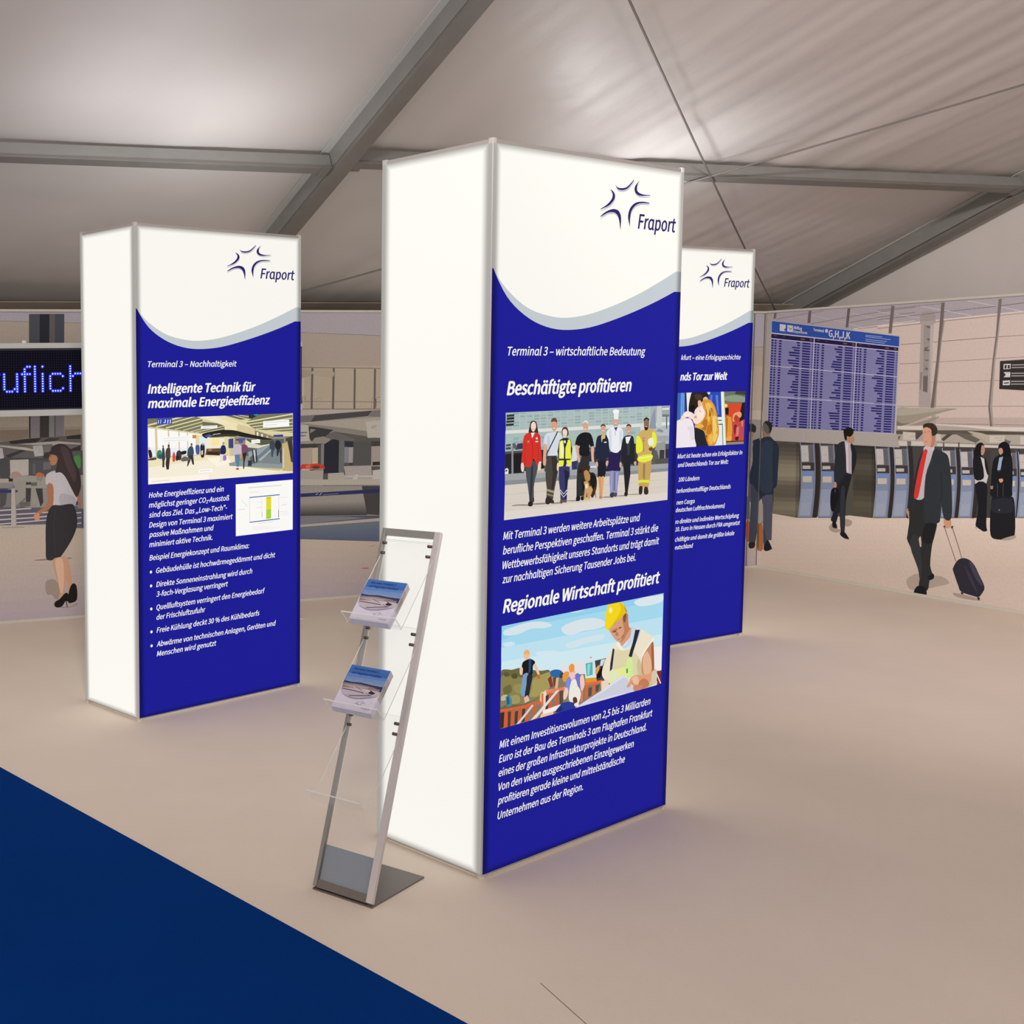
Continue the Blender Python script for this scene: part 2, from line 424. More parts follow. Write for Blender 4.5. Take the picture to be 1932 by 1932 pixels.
# ------------------------------------------------------------------ artwork
# every line is one flat area of ink: its red,green,blue, then the outline on the panel in half
# millimetres (murals: millimetres); ~ marks outlines drawn as smooth curves
ART_STAFF = '''
179,194,191 174,3203 2188,3203 2190,3052 178,3080
84,87,90 164,2955 2197,2929 2197,2711 171,2762
126,127,126 608,2922 1155,2912 1158,2845 611,2860
166,188,186 181,3199 241,3199 242,3186 181,3186
148,173,172 256,3199 316,3199 316,3187 256,3187
159,182,180 331,3199 391,3199 392,3186 331,3186
170,191,188 406,3199 469,3199 469,3186 407,3186
170,191,188 484,3199 546,3199 546,3186 484,3186
166,188,186 561,3199 623,3199 624,3187 561,3187
159,182,180 639,3199 703,3199 703,3186 639,3186
159,182,180 717,3199 782,3199 783,3186 718,3186
159,182,180 798,3199 863,3199 863,3186 798,3186
170,191,188 878,3199 944,3199 944,3186 879,3186
148,173,172 959,3199 1026,3199 1027,3186 960,3186
159,182,180 1043,3199 1109,3199 1110,3186 1043,3186
166,188,186 1125,3199 1193,3199 1193,3186 1126,3186
148,173,172 1209,3199 1278,3199 1279,3186 1210,3186
148,173,172 1295,3199 1364,3199 1364,3186 1296,3186
166,188,186 1381,3199 1450,3199 1451,3185 1381,3186
159,182,180 1467,3199 1539,3199 1539,3186 1468,3186
148,173,172 1555,3199 1627,3199 1628,3186 1555,3186
166,188,186 1644,3199 1716,3199 1717,3186 1645,3186
159,182,180 1733,3199 1806,3199 1807,3185 1734,3185
148,173,172 1824,3199 1899,3199 1899,3186 1825,3186
148,173,172 1916,3199 1991,3199 1991,3186 1917,3186
166,188,186 181,3179 242,3179 243,3167 182,3167
166,188,186 257,3179 317,3179 317,3167 257,3166
148,173,172 331,3179 392,3179 393,3166 332,3166
148,173,172 407,3179 469,3179 470,3166 407,3166
148,173,172 484,3179 546,3179 547,3166 485,3166
159,182,180 561,3179 624,3179 625,3166 562,3166
148,173,172 639,3179 704,3179 704,3166 640,3166
170,191,188 718,3179 783,3179 784,3166 719,3166
166,188,186 799,3179 863,3179 864,3166 799,3166
166,188,186 879,3179 944,3179 945,3166 880,3166
166,188,186 960,3178 1027,3178 1028,3166 961,3166
170,191,188 1043,3179 1110,3179 1111,3165 1044,3165
148,173,172 1126,3179 1194,3179 1194,3165 1127,3165
159,182,180 1210,3179 1279,3179 1280,3165 1211,3165
148,173,172 1296,3178 1365,3178 1365,3165 1297,3165
159,182,180 1382,3178 1451,3178 1452,3165 1382,3165
148,173,172 1468,3179 1540,3178 1540,3165 1469,3165
148,173,172 1556,3178 1628,3178 1629,3165 1556,3165
166,188,186 1645,3178 1717,3178 1718,3165 1646,3165
170,191,188 1735,3178 1807,3178 1808,3165 1735,3165
170,191,188 1825,3178 1900,3178 1900,3165 1826,3164
148,173,172 1918,3178 1992,3178 1993,3164 1918,3164
170,191,188 182,3159 243,3159 243,3147 183,3146
170,191,188 257,3159 318,3159 318,3146 258,3146
166,188,186 332,3159 393,3159 393,3146 333,3146
166,188,186 408,3159 470,3159 471,3146 408,3146
148,173,172 485,3159 547,3159 548,3146 486,3146
148,173,172 562,3159 625,3159 626,3146 563,3146
159,182,180 640,3159 705,3159 705,3146 641,3146
159,182,180 719,3158 784,3159 785,3146 720,3146
159,182,180 800,3158 864,3158 865,3146 800,3145
170,191,188 880,3158 945,3158 946,3145 881,3145
148,173,172 961,3158 1028,3158 1029,3145 962,3145
170,191,188 1044,3158 1111,3158 1112,3145 1045,3145
148,173,172 1127,3158 1195,3158 1195,3145 1128,3145
166,188,186 1211,3158 1280,3158 1281,3145 1212,3145
166,188,186 1297,3158 1366,3158 1366,3145 1298,3145
159,182,180 1383,3158 1452,3158 1453,3145 1383,3145
170,191,188 1469,3158 1541,3158 1541,3144 1470,3144
166,188,186 1557,3158 1629,3158 1630,3144 1557,3144
170,191,188 1646,3157 1718,3158 1719,3144 1647,3144
148,173,172 1736,3157 1808,3157 1809,3144 1736,3144
166,188,186 1826,3157 1901,3157 1902,3143 1827,3144
148,173,172 1919,3157 1993,3157 1994,3143 1919,3144
170,191,188 183,3139 244,3139 244,3126 183,3127
148,173,172 258,3139 318,3139 319,3126 259,3126
166,188,186 333,3139 394,3139 394,3126 333,3126
148,173,172 409,3139 471,3139 472,3126 409,3126
159,182,180 486,3139 548,3138 549,3126 486,3126
159,182,180 563,3139 626,3138 626,3125 564,3126
166,188,186 641,3139 705,3138 706,3125 642,3126
148,173,172 720,3138 785,3138 785,3125 720,3125
166,188,186 800,3138 865,3138 866,3125 801,3125
159,182,180 881,3138 946,3138 947,3125 881,3125
148,173,172 962,3138 1029,3138 1030,3125 963,3125
166,188,186 1045,3137 1112,3138 1113,3124 1046,3125
148,173,172 1128,3137 1196,3137 1196,3124 1129,3125
170,191,188 1212,3137 1281,3137 1282,3124 1213,3124
159,182,180 1298,3137 1367,3137 1367,3124 1299,3124
159,182,180 1384,3137 1453,3137 1454,3124 1384,3124
148,173,172 1470,3137 1542,3137 1542,3124 1471,3124
159,182,180 1558,3137 1630,3136 1631,3123 1558,3124
148,173,172 1647,3137 1719,3136 1720,3123 1648,3123
148,173,172 1737,3137 1809,3136 1810,3123 1737,3123
159,182,180 1827,3136 1902,3136 1903,3123 1828,3122
148,173,172 1920,3136 1994,3136 1995,3123 1921,3122
148,173,172 184,3119 244,3119 245,3106 184,3107
148,173,172 259,3119 319,3119 320,3106 259,3106
166,188,186 334,3119 395,3119 395,3106 334,3106
170,191,188 409,3119 472,3118 472,3106 410,3106
159,182,180 487,3119 549,3118 549,3105 487,3106
148,173,172 564,3118 627,3118 627,3105 564,3105
166,188,186 642,3118 706,3118 707,3105 642,3105
170,191,188 721,3118 786,3118 786,3105 721,3105
148,173,172 801,3118 866,3117 867,3104 802,3105
166,188,186 882,3118 947,3117 948,3105 882,3104
148,173,172 963,3117 1030,3117 1031,3104 964,3104
170,191,188 1046,3117 1113,3117 1114,3104 1047,3104
166,188,186 1129,3117 1197,3117 1197,3104 1130,3103
148,173,172 1213,3117 1282,3116 1283,3103 1214,3104
159,182,180 1299,3116 1368,3116 1368,3103 1300,3104
148,173,172 1385,3116 1454,3116 1455,3103 1385,3103
159,182,180 1471,3116 1543,3116 1543,3103 1472,3103
170,191,188 1559,3116 1631,3115 1632,3102 1559,3103
166,188,186 1648,3116 1720,3115 1721,3102 1649,3102
148,173,172 1738,3115 1811,3115 1811,3102 1739,3102
148,173,172 1828,3115 1903,3115 1904,3101 1829,3102
148,173,172 1921,3115 1995,3115 1996,3101 1922,3101
159,182,180 184,3100 245,3099 246,3086 185,3086
170,191,188 260,3099 320,3099 320,3086 260,3087
166,188,186 334,3099 395,3099 396,3086 335,3086
170,191,188 410,3099 473,3098 473,3085 411,3086
166,188,186 488,3098 550,3098 550,3085 488,3085
159,182,180 565,3098 628,3098 628,3085 565,3085
159,182,180 643,3098 707,3098 708,3085 643,3085
159,182,180 722,3097 787,3098 787,3085 722,3084
159,182,180 802,3097 867,3097 868,3084 803,3085
166,188,186 883,3097 948,3097 949,3084 883,3084
166,188,186 964,3097 1031,3097 1032,3083 965,3084
159,182,180 1047,3097 1114,3096 1115,3083 1048,3083
170,191,188 1130,3096 1198,3096 1198,3083 1131,3083
166,188,186 1214,3096 1283,3096 1284,3083 1215,3083
148,173,172 1300,3096 1369,3095 1369,3082 1301,3083
159,182,180 1386,3095 1455,3095 1456,3082 1386,3083
159,182,180 1472,3095 1544,3095 1544,3082 1473,3082
148,173,172 1560,3095 1632,3095 1633,3081 1560,3082
170,191,188 1649,3094 1721,3095 1722,3081 1650,3081
166,188,186 1739,3094 1812,3094 1812,3081 1740,3081
170,191,188 1829,3094 1904,3094 1905,3081 1830,3080
166,188,186 1922,3094 1996,3094 1997,3080 1923,3081
223,224,218 176,3083 2189,3076 2190,3051 174,3061
169,189,184 174,3061 2190,3051 2198,2909 174,2942
166,188,186 186,3057 247,3057 247,3040 187,3041
170,191,188 261,3057 321,3056 322,3039 262,3040
170,191,188 336,3056 397,3056 398,3039 337,3040
170,191,188 412,3056 474,3055 475,3038 412,3039
159,182,180 489,3055 551,3055 552,3038 490,3038
166,188,186 567,3055 629,3055 630,3038 567,3038
170,191,188 645,3054 709,3054 710,3037 645,3037
170,191,188 723,3055 789,3054 789,3036 724,3036
166,188,186 804,3054 869,3053 870,3036 805,3036
170,191,188 885,3053 950,3053 951,3035 885,3036
166,188,186 966,3053 1033,3052 1034,3035 967,3035
170,191,188 1049,3052 1116,3052 1117,3034 1050,3035
166,188,186 1132,3052 1200,3052 1201,3033 1133,3034
159,182,180 1216,3051 1285,3051 1286,3033 1217,3033
159,182,180 1302,3051 1371,3051 1372,3032 1303,3033
148,173,172 1388,3051 1458,3050 1458,3031 1389,3032
148,173,172 1474,3050 1546,3050 1547,3031 1475,3031
166,188,186 1562,3050 1634,3049 1635,3030 1563,3031
166,188,186 1652,3049 1724,3049 1725,3030 1653,3030
166,188,186 1741,3048 1814,3048 1815,3029 1742,3030
170,191,188 187,3033 248,3033 248,3016 188,3017
148,173,172 262,3033 322,3032 323,3015 263,3016
166,188,186 337,3032 398,3032 399,3015 338,3015
148,173,172 413,3032 475,3031 476,3014 413,3015
159,182,180 490,3031 552,3030 553,3013 491,3014
148,173,172 568,3030 630,3030 631,3012 568,3013
159,182,180 646,3030 710,3030 711,3012 646,3012
170,191,188 724,3029 790,3029 790,3011 725,3012
159,182,180 805,3028 870,3028 871,3010 806,3011
170,191,188 886,3028 951,3028 952,3009 886,3010
170,191,188 967,3028 1034,3027 1035,3008 968,3009
159,182,180 1050,3027 1117,3026 1118,3008 1051,3008
170,191,188 1133,3026 1201,3026 1202,3008 1134,3008
166,188,186 1217,3026 1287,3025 1288,3007 1218,3007
166,188,186 1303,3025 1372,3024 1373,3006 1304,3006
148,173,172 1389,3024 1459,3023 1460,3005 1390,3005
148,173,172 1476,3023 1547,3023 1548,3004 1477,3004
170,191,188 1563,3023 1636,3022 1637,3003 1564,3004
148,173,172 1653,3022 1725,3021 1726,3003 1654,3003
170,191,188 1743,3021 1816,3020 1817,3002 1744,3002
166,188,186 188,3009 248,3009 249,2992 188,2993
148,173,172 263,3009 323,3008 324,2992 264,2992
148,173,172 338,3008 399,3007 400,2991 339,2991
170,191,188 414,3007 476,3006 477,2989 414,2990
170,191,188 491,3006 553,3006 554,2988 492,2989
159,182,180 569,3006 631,3005 632,2988 569,2988
148,173,172 647,3005 711,3004 712,2987 647,2988
166,188,186 726,3004 791,3003 791,2986 726,2987
159,182,180 806,3003 871,3003 872,2985 807,2986
170,191,188 887,3003 952,3002 953,2984 888,2985
166,188,186 968,3002 1035,3001 1036,2983 969,2984
148,173,172 1051,3001 1118,3000 1119,2982 1052,2983
159,182,180 1135,3000 1202,2999 1203,2981 1135,2982
166,188,186 1219,2999 1288,2998 1289,2980 1219,2981
170,191,188 1305,2998 1374,2998 1374,2979 1305,2980
170,191,188 1390,2997 1460,2997 1461,2978 1391,2979
170,191,188 1477,2997 1549,2996 1550,2977 1478,2978
170,191,188 1565,2996 1637,2995 1638,2976 1566,2977
166,188,186 1655,2995 1727,2994 1728,2975 1656,2976
159,182,180 1744,2994 1817,2993 1818,2974 1745,2975
166,188,186 189,2986 249,2985 250,2968 189,2969
166,188,186 264,2985 324,2984 325,2967 265,2968
159,182,180 339,2984 400,2983 401,2966 340,2967
148,173,172 415,2983 477,2983 478,2965 415,2966
159,182,180 492,2982 554,2981 555,2964 493,2965
170,191,188 570,2981 632,2980 633,2963 570,2964
170,191,188 648,2980 712,2979 713,2962 648,2963
166,188,186 727,2979 792,2978 793,2961 727,2962
159,182,180 807,2978 872,2977 873,2960 808,2961
166,188,186 888,2977 953,2976 954,2959 889,2960
166,188,186 969,2976 1037,2975 1037,2957 970,2958
148,173,172 1053,2975 1120,2975 1120,2956 1053,2957
170,191,188 1136,2974 1203,2974 1204,2955 1137,2956
170,191,188 1220,2973 1289,2973 1290,2954 1221,2955
159,182,180 1306,2972 1375,2971 1376,2953 1307,2954
159,182,180 1392,2971 1461,2970 1462,2952 1393,2953
159,182,180 1478,2970 1550,2969 1551,2950 1479,2951
159,182,180 1566,2969 1639,2968 1640,2949 1567,2950
170,191,188 1656,2968 1728,2967 1729,2948 1657,2949
148,173,172 1746,2967 1818,2966 1819,2946 1747,2948
166,188,186 190,2962 250,2961 251,2944 190,2945
159,182,180 265,2961 325,2960 326,2943 265,2944
148,173,172 340,2960 401,2959 401,2942 340,2943
159,182,180 416,2958 478,2958 479,2941 416,2942
159,182,180 493,2957 555,2956 556,2939 494,2940
148,173,172 571,2956 633,2955 634,2938 571,2939
148,173,172 649,2955 713,2954 714,2937 649,2938
159,182,180 728,2954 793,2953 794,2936 728,2937
159,182,180 808,2953 873,2952 874,2934 809,2935
170,191,188 889,2952 955,2951 955,2933 890,2934
170,191,188 970,2950 1038,2949 1039,2932 971,2933
166,188,186 1054,2949 1121,2948 1122,2930 1055,2932
148,173,172 1137,2948 1205,2947 1205,2929 1138,2930
170,191,188 1221,2947 1290,2946 1291,2927 1222,2928
166,188,186 1307,2946 1376,2945 1377,2926 1308,2927
170,191,188 1393,2944 1463,2943 1464,2925 1394,2926
170,191,188 1480,2943 1551,2942 1552,2924 1481,2925
159,182,180 1567,2942 1640,2941 1641,2922 1568,2923
159,182,180 1657,2941 1729,2940 1730,2920 1658,2922
159,182,180 1747,2940 1820,2938 1821,2919 1748,2920
216,216,210 1791,3076 1946,3074 1955,2913 1800,2919
169,176,182 1927,3205 2011,3205 1996,3032 1936,3027
141,151,168 1943,3134 1981,3193 2002,3032 1900,3035
197,202,200 2011,3205 2072,3203 2080,3042 2008,3038
159,169,166 2071,3204 2188,3203 2186,3134 2078,3137
228,228,223 2079,3184 2177,3185 2177,3171 2079,3172
116,119,124 2081,3137 2183,3134 2180,3117 2082,3120
85,88,94 2137,3122 2152,3121 2155,3026 2140,3027
185,188,192 1966,3026 2056,3036 2180,3005 2185,2930 1953,2939
142,145,152 1997,3012 2045,3030 2106,3014 2095,2998
164,166,170 2023,2977 2182,2971 2185,2930 2026,2936
154,154,152 2008,2917 2135,2932 2145,2762 1962,2771
59,61,64 2060,2867 2127,2864 2126,2762 2059,2766
90,92,94 1957,2859 2017,2869 2071,2772 1950,2772
47,49,52 2139,2864 2194,2875 2194,2759 2145,2762
36,38,40 174,2942 608,2934 614,2773 176,2786
28,29,32 262,2914 599,2904 604,2786 266,2799
78,80,79 174,2942 427,2940 428,2927 175,2924
60,58,82 307,2990 366,2991 368,2951 280,2949
93,95,108 249,2993 278,2995 309,2960 260,2956
142,145,144 243,2975 261,2974 269,2784 247,2785
63,63,68 918,2933 992,2942 998,2815 924,2806
222,222,222 939,2944 992,2942 997,2840 928,2834
52,52,106 933,2831 997,2834 994,2777 941,2774
185,182,178 902,2826 934,2825 936,2768 904,2769
58,58,62 954,2763 952,2759 946,2757 938,2757 931,2760 929,2765 931,2769 937,2772 945,2771 952,2768
51,53,58 1134,2897 1243,2892 1250,2750 1140,2756
215,217,218 1143,2814 1237,2802 1249,2763 1206,2759 1134,2779
38,40,44 1128,2779 1255,2772 1255,2753 1135,2760
58,60,64 1694,2931 1764,2928 1772,2774 1702,2765
85,86,79 1997,2796 2186,2800 2188,2759 1999,2762
44,48,54 184,3188 266,3191 266,3176 185,3174
44,48,54 185,3170 266,3173 267,3155 185,3154
44,48,54 181,3149 267,3150 268,3136 181,3134
44,48,54 179,3128 263,3129 264,3114 179,3113
70,80,79 182,2990 235,2991 235,2976 182,2975
70,80,79 181,2969 235,2970 236,2954 181,2954
231,231,224 175,2822 197,2830 215,2820 213,2789 176,2789
74,78,80 179,2816 200,2818 200,2806 179,2805
161,165,165 176,2789 2184,2758 2185,2698 177,2714
138,143,144 176,2744 2184,2722 2185,2698 177,2714
217,208,196 177,2714 2185,2698 2188,2476 174,2476
203,191,176 175,2646 2187,2635 2186,2638 175,2649
201,189,176 176,2586 2187,2581 2187,2583 175,2588
224,217,207 176,2533 2185,2534 2188,2476 174,2476
194,182,168 383,2798 613,2804 614,2776 394,2770
~143,135,128 265,2572 353,2572 452,2562 447,2555 343,2563 265,2566
~143,135,128 492,2568 643,2563 644,2553 492,2559
~143,135,128 705,2556 819,2554 820,2545 706,2549
~143,135,128 882,2561 999,2556 999,2548 882,2556
~143,135,128 1314,2557 1426,2555 1427,2546 1315,2552
~143,135,128 1494,2554 1609,2552 1609,2544 1495,2550
~143,135,128 1643,2554 1807,2549 1808,2543 1644,2550
~58,42,40 445,3125 464,3139 494,3138 514,3126 526,3091 537,3054 517,3055 452,3057 427,3061 436,3095
~241,217,204 455,3118 479,3133 505,3120 509,3089 487,3065 467,3069 453,3094
~233,194,180 466,3087 496,3086 494,3074 472,3075
245,241,240 452,3057 507,3058 489,3016 469,3017
~212,52,42 379,3039 452,3057 469,3020 502,3059 558,3035 566,2979 581,2899 581,2843 542,2820 516,2846 484,2879 457,2822 392,2828 396,2853 377,2848 353,2861 363,2933
169,32,24 466,3020 475,2928 472,2879 477,2879 480,2928 471,3020
169,32,24 394,2981 389,2908 391,2853 395,2853 393,2908 398,2980
169,32,24 534,2975 542,2900 539,2845 543,2845 546,2900 538,2974
199,122,142 441,2998 438,2993 432,2990 423,2991 416,2994 413,2999 416,3004 422,3007 431,3007 438,3003
244,233,230 532,3016 530,3012 525,3009 518,3009 512,3013 510,3017 512,3022 517,3025 524,3024 530,3021
244,233,230 538,2994 535,2992 526,2990 516,2991 507,2993 504,2995 507,2998 515,2999 526,2999 534,2997
~236,211,198 352,2855 379,2850 385,2811 374,2793 356,2800 348,2825
~236,211,198 543,2839 571,2844 573,2806 553,2792 538,2799
244,240,238 549,2854 576,2854 576,2843 549,2842
76,80,88 394,2827 457,2822 480,2870 516,2846 537,2824 528,2778 507,2730 497,2681 500,2607 491,2574 451,2577 445,2623 427,2698 410,2754
51,54,61 462,2819 483,2842 487,2744 471,2579 453,2580 455,2684
~42,36,36 441,2581 486,2584 487,2556 468,2549 437,2556
42,36,36 485,2608 502,2607 503,2578 489,2577
~214,221,230 614,3036 679,3052 767,3049 804,3031 811,2994 770,2970 764,2883 645,2889 653,2938 637,2958 601,2972
~195,205,218 640,3019 665,3018 675,2919 648,2895
~217,161,131 683,3132 722,3143 748,3127 750,3083 730,3062 705,3063 689,3086
~107,74,56 682,3123 686,3144 716,3153 744,3143 752,3108 738,3124 697,3126
244,239,236 731,3080 728,3079 722,3078 714,3078 708,3079 706,3081 708,3083 714,3084 722,3084 728,3082
~219,169,141 604,2971 637,2964 635,2902 630,2834 618,2823 597,2836 597,2898
42,42,46 753,3057 697,2985 629,2904 640,2900 708,2981 764,3053
58,58,60 637,2917 649,2920 643,2871 629,2865
74,69,64 645,2890 753,2887 761,2827 773,2783 751,2703 733,2642 720,2580 642,2592 645,2660 628,2741 628,2822
55,50,46 692,2881 754,2878 768,2790 740,2704 717,2649 696,2650 712,2768
163,154,114 650,2659 733,2639 728,2623 645,2644
141,132,99 649,2628 724,2611 722,2600 646,2616
~51,44,40 637,2595 673,2602 725,2573 731,2554 690,2557 670,2549 634,2558
~77,58,48 810,3069 833,3084 870,3079 887,3047 885,3025 867,3020 820,3025 809,3044
~240,216,200 816,3056 841,3071 869,3057 870,3029 850,3011 828,3018
226,185,166 855,3024 853,3022 847,3021 839,3022 833,3023 830,3025 833,3028 839,3029 847,3028 853,3027
35,36,42 785,2995 821,3006 873,3007 916,2989 935,2907 915,2898 911,2857 775,2864 760,2915
~233,239,78 785,2982 821,2990 844,2961 847,2930 854,2961 884,2994 914,2980 917,2907 922,2857 843,2851 785,2860 780,2926
~243,246,180 793,2969 822,2974 836,2886 800,2875
38,39,44 822,2987 846,2961 868,2994 879,2985 853,2936 854,2860 837,2861 837,2936
232,236,240 832,2990 853,2989 856,2970 838,2971
~233,239,78 785,2860 777,2817 788,2801 829,2811 838,2852
~233,239,78 864,2850 922,2857 929,2819 908,2801 876,2812
38,39,44 780,2864 916,2857 917,2848 781,2851
43,44,52 838,2852 867,2850 876,2809 834,2808
~236,208,189 758,2828 776,2833 778,2783 758,2784
~236,208,189 868,2822 894,2820 899,2770 879,2758 864,2778
~230,210,74 845,2798 883,2786 889,2764 863,2762
56,57,106 782,2807 840,2809 908,2801 911,2731 891,2707 883,2657 882,2563 808,2568 800,2637 781,2714
34,35,60 841,2786 905,2763 891,2707 884,2632 873,2569 855,2577 857,2697
232,234,240 797,2642 843,2607 887,2636 880,2640 843,2612 803,2645
232,234,240 797,2623 844,2585 888,2614 881,2618 844,2590 804,2626
~108,86,80 803,2568 840,2569 877,2563 877,2547 840,2550 820,2543 804,2549
46,48,52 1054,2879 1140,2875 1158,2845 1160,2794 1146,2750 1120,2732 1108,2643 1100,2580 998,2580 995,2688 1000,2777 1029,2826
23,24,28 1059,2774 1108,2745 1106,2681 1082,2619 1065,2627
~27,28,32 989,3008 1047,3035 1122,3035 1167,3011 1197,2939 1165,2925 1137,2948 1141,2871 1027,2877 1024,2940 1008,2944 968,2949
51,53,60 1110,2997 1118,2998 1117,2981 1108,2980
~217,165,140 1060,3101 1086,3116 1119,3102 1121,3064 1100,3042 1073,3050 1061,3072
~232,221,210 1058,3101 1075,3121 1102,3122 1122,3105 1116,3099 1086,3111
243,238,234 1102,3059 1099,3058 1093,3057 1085,3057 1078,3058 1076,3060 1078,3062 1084,3063 1092,3063 1099,3061
~223,174,148 968,2948 1008,2941 1014,2890 1034,2845 1027,2825 1008,2832 990,2879
~223,174,148 1163,2928 1198,2923 1198,2869 1206,2810 1182,2809 1171,2844
~28,28,32 998,2580 1040,2580 1042,2552 1010,2547 994,2555
~28,28,32 1051,2576 1100,2576 1095,2554 1058,2550
154,167,180 1148,2826 1214,2816 1226,2790 1144,2794
~59,44,32 1036,2791 1057,2805 1095,2807 1128,2789 1152,2749 1207,2740 1239,2699 1246,2654 1235,2609 1214,2572 1188,2558 1171,2575 1127,2565 1099,2592 1097,2644 1073,2690 1061,2729 1033,2756
~185,141,84 1081,2753 1118,2764 1152,2736 1165,2704 1133,2680 1100,2695
~202,162,106 1084,2683 1139,2676 1157,2640 1178,2651 1196,2618 1171,2575 1161,2550 1134,2552 1124,2604 1112,2553 1087,2552 1093,2606 1097,2644
~42,33,32 1032,2775 1059,2767 1060,2748 1033,2748 1013,2757
~31,26,24 1163,2736 1219,2720 1232,2674 1212,2617 1179,2639 1166,2678
~215,184,131 1090,2561 1128,2558 1123,2547 1090,2548
~215,184,131 1133,2559 1166,2558 1161,2547 1134,2548
107,75,58 1213,2636 1233,2557 1241,2557 1221,2636
239,224,192 1133,2648 1131,2637 1124,2630 1114,2631 1106,2638 1103,2650 1105,2661 1113,2667 1122,2667 1130,2659
~34,40,64 1233,2995 1282,3010 1332,3011 1377,2990 1389,2911 1390,2833 1358,2822 1353,2809 1247,2815 1224,2835 1215,2906
140,127,74 1227,2830 1252,2829 1252,2833 1226,2834
140,127,74 1356,2832 1391,2837 1389,2840 1354,2836
~211,166,142 1281,3077 1306,3088 1334,3075 1334,3037 1313,3015 1290,3029
~75,53,43 1277,3064 1281,3082 1309,3090 1336,3078 1338,3062 1323,3076 1290,3076
245,238,234 1321,3040 1319,3039 1313,3038 1306,3038 1299,3040 1297,3041 1299,3043 1305,3043 1313,3043 1319,3042
~216,189,106 1293,3009 1332,3011 1333,2985 1305,2980 1295,2957 1285,2987
240,240,240 1323,2960 1353,2960 1353,2952 1323,2952
29,31,44 1249,2820 1356,2817 1361,2757 1341,2700 1252,2705
~220,174,148 1223,2816 1247,2818 1254,2789 1240,2776 1226,2793
~220,174,148 1356,2817 1380,2818 1381,2788 1362,2780 1350,2796
~215,154,94 1261,2704 1297,2702 1300,2631 1312,2565 1301,2553 1281,2561 1275,2632
~224,170,114 1302,2702 1332,2703 1327,2636 1316,2565 1300,2631
~192,138,80 1279,2564 1314,2565 1310,2545 1282,2548
236,237,240 1432,3189 1503,3188 1498,3118 1446,3120
~246,246,246 1427,3182 1452,3191 1486,3188 1507,3177 1498,3164 1439,3166
~213,167,146 1431,3114 1495,3115 1500,3079 1481,3064 1452,3061 1432,3085
185,170,160 1494,3075 1489,3070 1475,3068 1458,3069 1445,3072 1439,3077 1444,3081 1458,3084 1474,3083 1488,3080
245,238,234 1479,3090 1477,3088 1470,3088 1462,3088 1455,3089 1452,3091 1455,3092 1461,3093 1470,3093 1477,3091
~236,239,245 1364,3042 1424,3062 1480,3067 1532,3052 1562,3028 1559,2976 1542,2963 1540,2898 1490,2871 1422,2884 1392,2911 1378,2970 1351,3010
~213,218,230 1381,3028 1414,3034 1415,2897 1396,2911
~213,218,230 1516,3030 1551,3022 1537,2964 1522,2905
77,74,120 1441,3059 1492,3063 1471,3031
123,125,144 1457,3032 1461,2999 1466,2999 1462,3032
~43,32,80 1383,2879 1490,2871 1540,2891 1538,2826 1537,2734 1440,2743 1356,2744 1386,2808
143,146,186 1404,2742 1525,2736 1520,2676 1508,2618 1505,2572 1417,2571 1404,2663
106,108,158 1457,2732 1474,2731 1475,2594 1458,2595
201,203,224 1427,2734 1428,2597 1432,2596 1431,2733
201,203,224 1495,2730 1490,2606 1494,2605 1499,2730
~60,60,80 1414,2575 1459,2582 1463,2549 1438,2544 1415,2555
~76,76,96 1462,2575 1502,2575 1501,2551 1470,2548
~36,38,44 1565,2975 1604,2994 1667,2992 1703,2970 1720,2870 1724,2790 1667,2780 1568,2788 1544,2826 1545,2904
58,61,69 1611,2967 1657,2965 1652,2847 1629,2848
238,240,244 1593,2984 1668,2986 1630,2933 1607,2938
~208,160,138 1608,3062 1634,3075 1664,3062 1664,3021 1642,2999 1614,3016
~58,40,36 1604,3053 1611,3072 1638,3079 1666,3067 1667,3054 1646,3066 1618,3064
245,238,234 1651,3026 1648,3025 1642,3024 1634,3024 1628,3025 1625,3027 1628,3028 1634,3029 1642,3029 1648,3028
34,36,42 1572,2788 1667,2783 1671,2700 1657,2635 1643,2570 1608,2572 1594,2665
~208,168,146 1528,2800 1553,2792 1553,2760 1530,2764
~208,168,146 1713,2791 1742,2796 1748,2776 1726,2767
~42,36,36 1602,2572 1642,2573 1641,2546 1615,2542 1600,2549
~207,174,104 1772,3007 1829,3031 1924,3038 1998,3005 2019,2937 2004,2897 1956,2879 1947,2832 1955,2798 1866,2783 1777,2794 1763,2841 1744,2869 1739,2962
~232,238,60 1740,2975 1779,2980 1823,2925 1820,2872 1768,2858 1738,2869
~232,238,60 1775,2831 1946,2839 1958,2805 1878,2783 1771,2794
~232,238,60 1950,3003 1992,2998 2013,2944 1997,2897 1956,2892
242,244,160 1779,2821 1947,2827 1950,2819 1779,2811
~138,106,78 1835,3098 1863,3113 1897,3102 1901,3055 1879,3026 1843,3034
~44,32,28 1828,3094 1839,3114 1866,3122 1899,3109 1899,3092 1872,3110
~51,36,30 1840,3048 1887,3052 1886,3029 1859,3023
243,239,236 1879,3051 1877,3049 1870,3049 1862,3049 1856,3050 1853,3052 1855,3053 1862,3054 1870,3054 1876,3052
~233,239,220 1893,2942 1910,2961 1952,2963 1971,2945 1969,2915 1943,2903 1909,2908
~122,74,52 1908,2888 1956,2892 1957,2869 1921,2867
142,115,64 1829,2971 1840,2864 1847,2864 1836,2971
142,115,64 1821,2963 1857,2965 1856,2969 1820,2967
142,115,64 1822,2943 1858,2945 1857,2949 1821,2947
199,164,98 1771,2788 1866,2783 1949,2795 1947,2725 1933,2645 1918,2592 1787,2604 1777,2674
157,127,72 1837,2771 1866,2776 1866,2662 1850,2636 1838,2691
226,233,60 1778,2651 1849,2653 1848,2633 1782,2631
